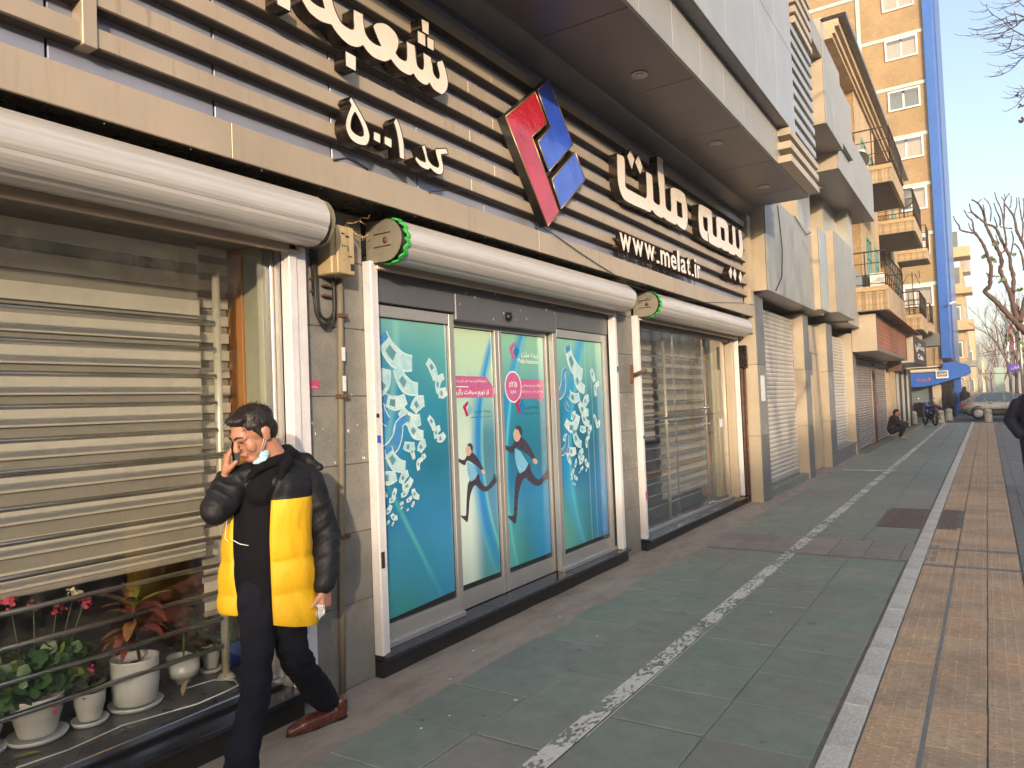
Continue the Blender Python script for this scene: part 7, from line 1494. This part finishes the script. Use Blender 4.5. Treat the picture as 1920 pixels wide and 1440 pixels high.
# motorcycle
mc = empty('motorcycle', (-2.35, 38.8, 0), 'blue motorcycle parked on the pavement with its rear wheel towards the camera', 'motorcycle'); ang = math.radians(62); a1 = Vector((-math.cos(ang)*.75, math.sin(ang), 0)).normalized(); s1v = a1.cross(UP); O = Vector((-2.05, 38.2, 0))
def mp(f, s_, z): return O+a1*f+s1v*s_+UP*z
tire = mat('tyre_rubber', (.015,.015,.015), .7, bump=.1)
for f in (0, 1.22):
    m_ = MB(); pts = [mp(f+.27*math.cos(t), 0, .31+.27*math.sin(t)) for t in np.linspace(0, 2*math.pi, 29)]; m_.tube(pts, .052 if f == 0 else .042, 8); w_ = m_.build('wheel', tire, mc)
    m_ = MB(); m_.tube([mp(f, -.07, .31), mp(f, .07, .31)], .05, 10)
    for k in range(5): q = k*1.2566; m_.tube([mp(f+.03*math.cos(q), 0, .31+.03*math.sin(q)), mp(f+.24*math.cos(q), 0, .31+.24*math.sin(q))], .013, 6)
    m_.build('rim', M['frame'], w_)
def mpart(nm, pts, rs, mt): m_ = MB(); [cap(m_, mp(*a), r, mp(*b), q) for (a, r, b, q) in zip(pts[:-1], rs[:-1], pts[1:], rs[1:])]; return remesh(m_, .015, nm, mt, mc, 2)
mblue = mat('motorcycle_blue', (.03,.04,.38), .3, .1, bump=0, coat=.6)
mpart('tank', [(.60,0,.82),(.85,0,.84)], [.12,.13], mblue); mpart('seat', [(-.12,0,.84),(.15,0,.80),(.50,0,.79)], [.06,.10,.10], M['cloth']); mpart('tail_fairing', [(-.22,0,.78),(.25,0,.70)], [.05,.11], mblue); mpart('engine', [(.45,0,.40),(.72,0,.45)], [.15,.16], M['bronze']); mpart('front_fairing', [(1.02,0,.95),(1.08,0,.80)], [.10,.09], mblue); mpart('front_mudguard', [(1.02,0,.62),(1.22,0,.66),(1.40,0,.58)], [.04,.05,.04], mblue)
for nm, pts, r, mt in (('fork', [(1.20,.08,.32),(1.02,.08,.95)], .022, 'frame'), ('fork', [(1.20,-.08,.32),(1.02,-.08,.95)], .022, 'frame'), ('handlebar', [(.92,-.36,1.04),(1.02,-.12,1.02),(1.02,.12,1.02),(.92,.36,1.04)], .018, 'cloth'), ('swing_arm', [(0,.09,.31),(.5,.09,.38)], .025, 'cloth'), ('swing_arm', [(0,-.09,.31),(.5,-.09,.38)], .025, 'cloth'), ('exhaust_pipe', [(.6,.16,.30),(.0,.18,.33),(-.25,.18,.38)], .04, 'frame'), ('shock_absorber', [(.05,.1,.36),(.15,.1,.70)], .025, 'frame'), ('side_stand', [(.5,-.12,.30),(.45,-.28,.01)], .014, 'cloth')):
    m_ = MB(); m_.tube([mp(*q) for q in pts], r, 8); m_.build(nm, M[mt], mc)
for sg in (-1, 1): m_ = MB(); m_.tube([mp(.95, sg*.28, 1.04), mp(.93, sg*.34, 1.20)], .008, 5); ball(m_, mp(.93, sg*.36, 1.24), (.06,.02,.04)); m_.build('mirror', M['steel'], mc)
m_ = MB(); ball(m_, mp(-.27, 0, .70), (.07,.05,.05)); m_.build('tail_light', tl if 'tl' in globals() else mat('motorcycle_tail_red', (.45,.02,.02), .25, bump=0, coat=1), mc); m_ = MB(); m_.obox(mp(-.30, 0, .50), (s1v, a1, UP), (.10, .006, .075), 0, .003); m_.build('number_plate', M['sticker_k'], mc); m_ = MB(); m_.obox(mp(-.18, 0, .62), (s1v, a1, UP), (.07, .10, .03), 0, .01); m_.build('rear_mudguard', M['cloth'], mc)

bpy.data.scenes.remove(TS)
# ------------------------------------------------------------------ thin winter haze down the street
hz = MB(); hz.box(-60, 60, -160, 420, -1.2, 42); ho = hz.build('haze', [], None, kind='stuff')
vm = bpy.data.materials.new('haze_air'); vm.use_nodes = True; vt = vm.node_tree; vt.nodes.remove(vt.nodes['Principled BSDF']); pv = vt.nodes.new('ShaderNodeVolumePrincipled')
pv.inputs['Color'].default_value = (1, .90, .80, 1); pv.inputs['Density'].default_value = .0024; pv.inputs['Anisotropy'].default_value = .2; vt.links.new(pv.outputs[0], vt.nodes['Material Output'].inputs['Volume'])
ho.data.materials.append(vm)
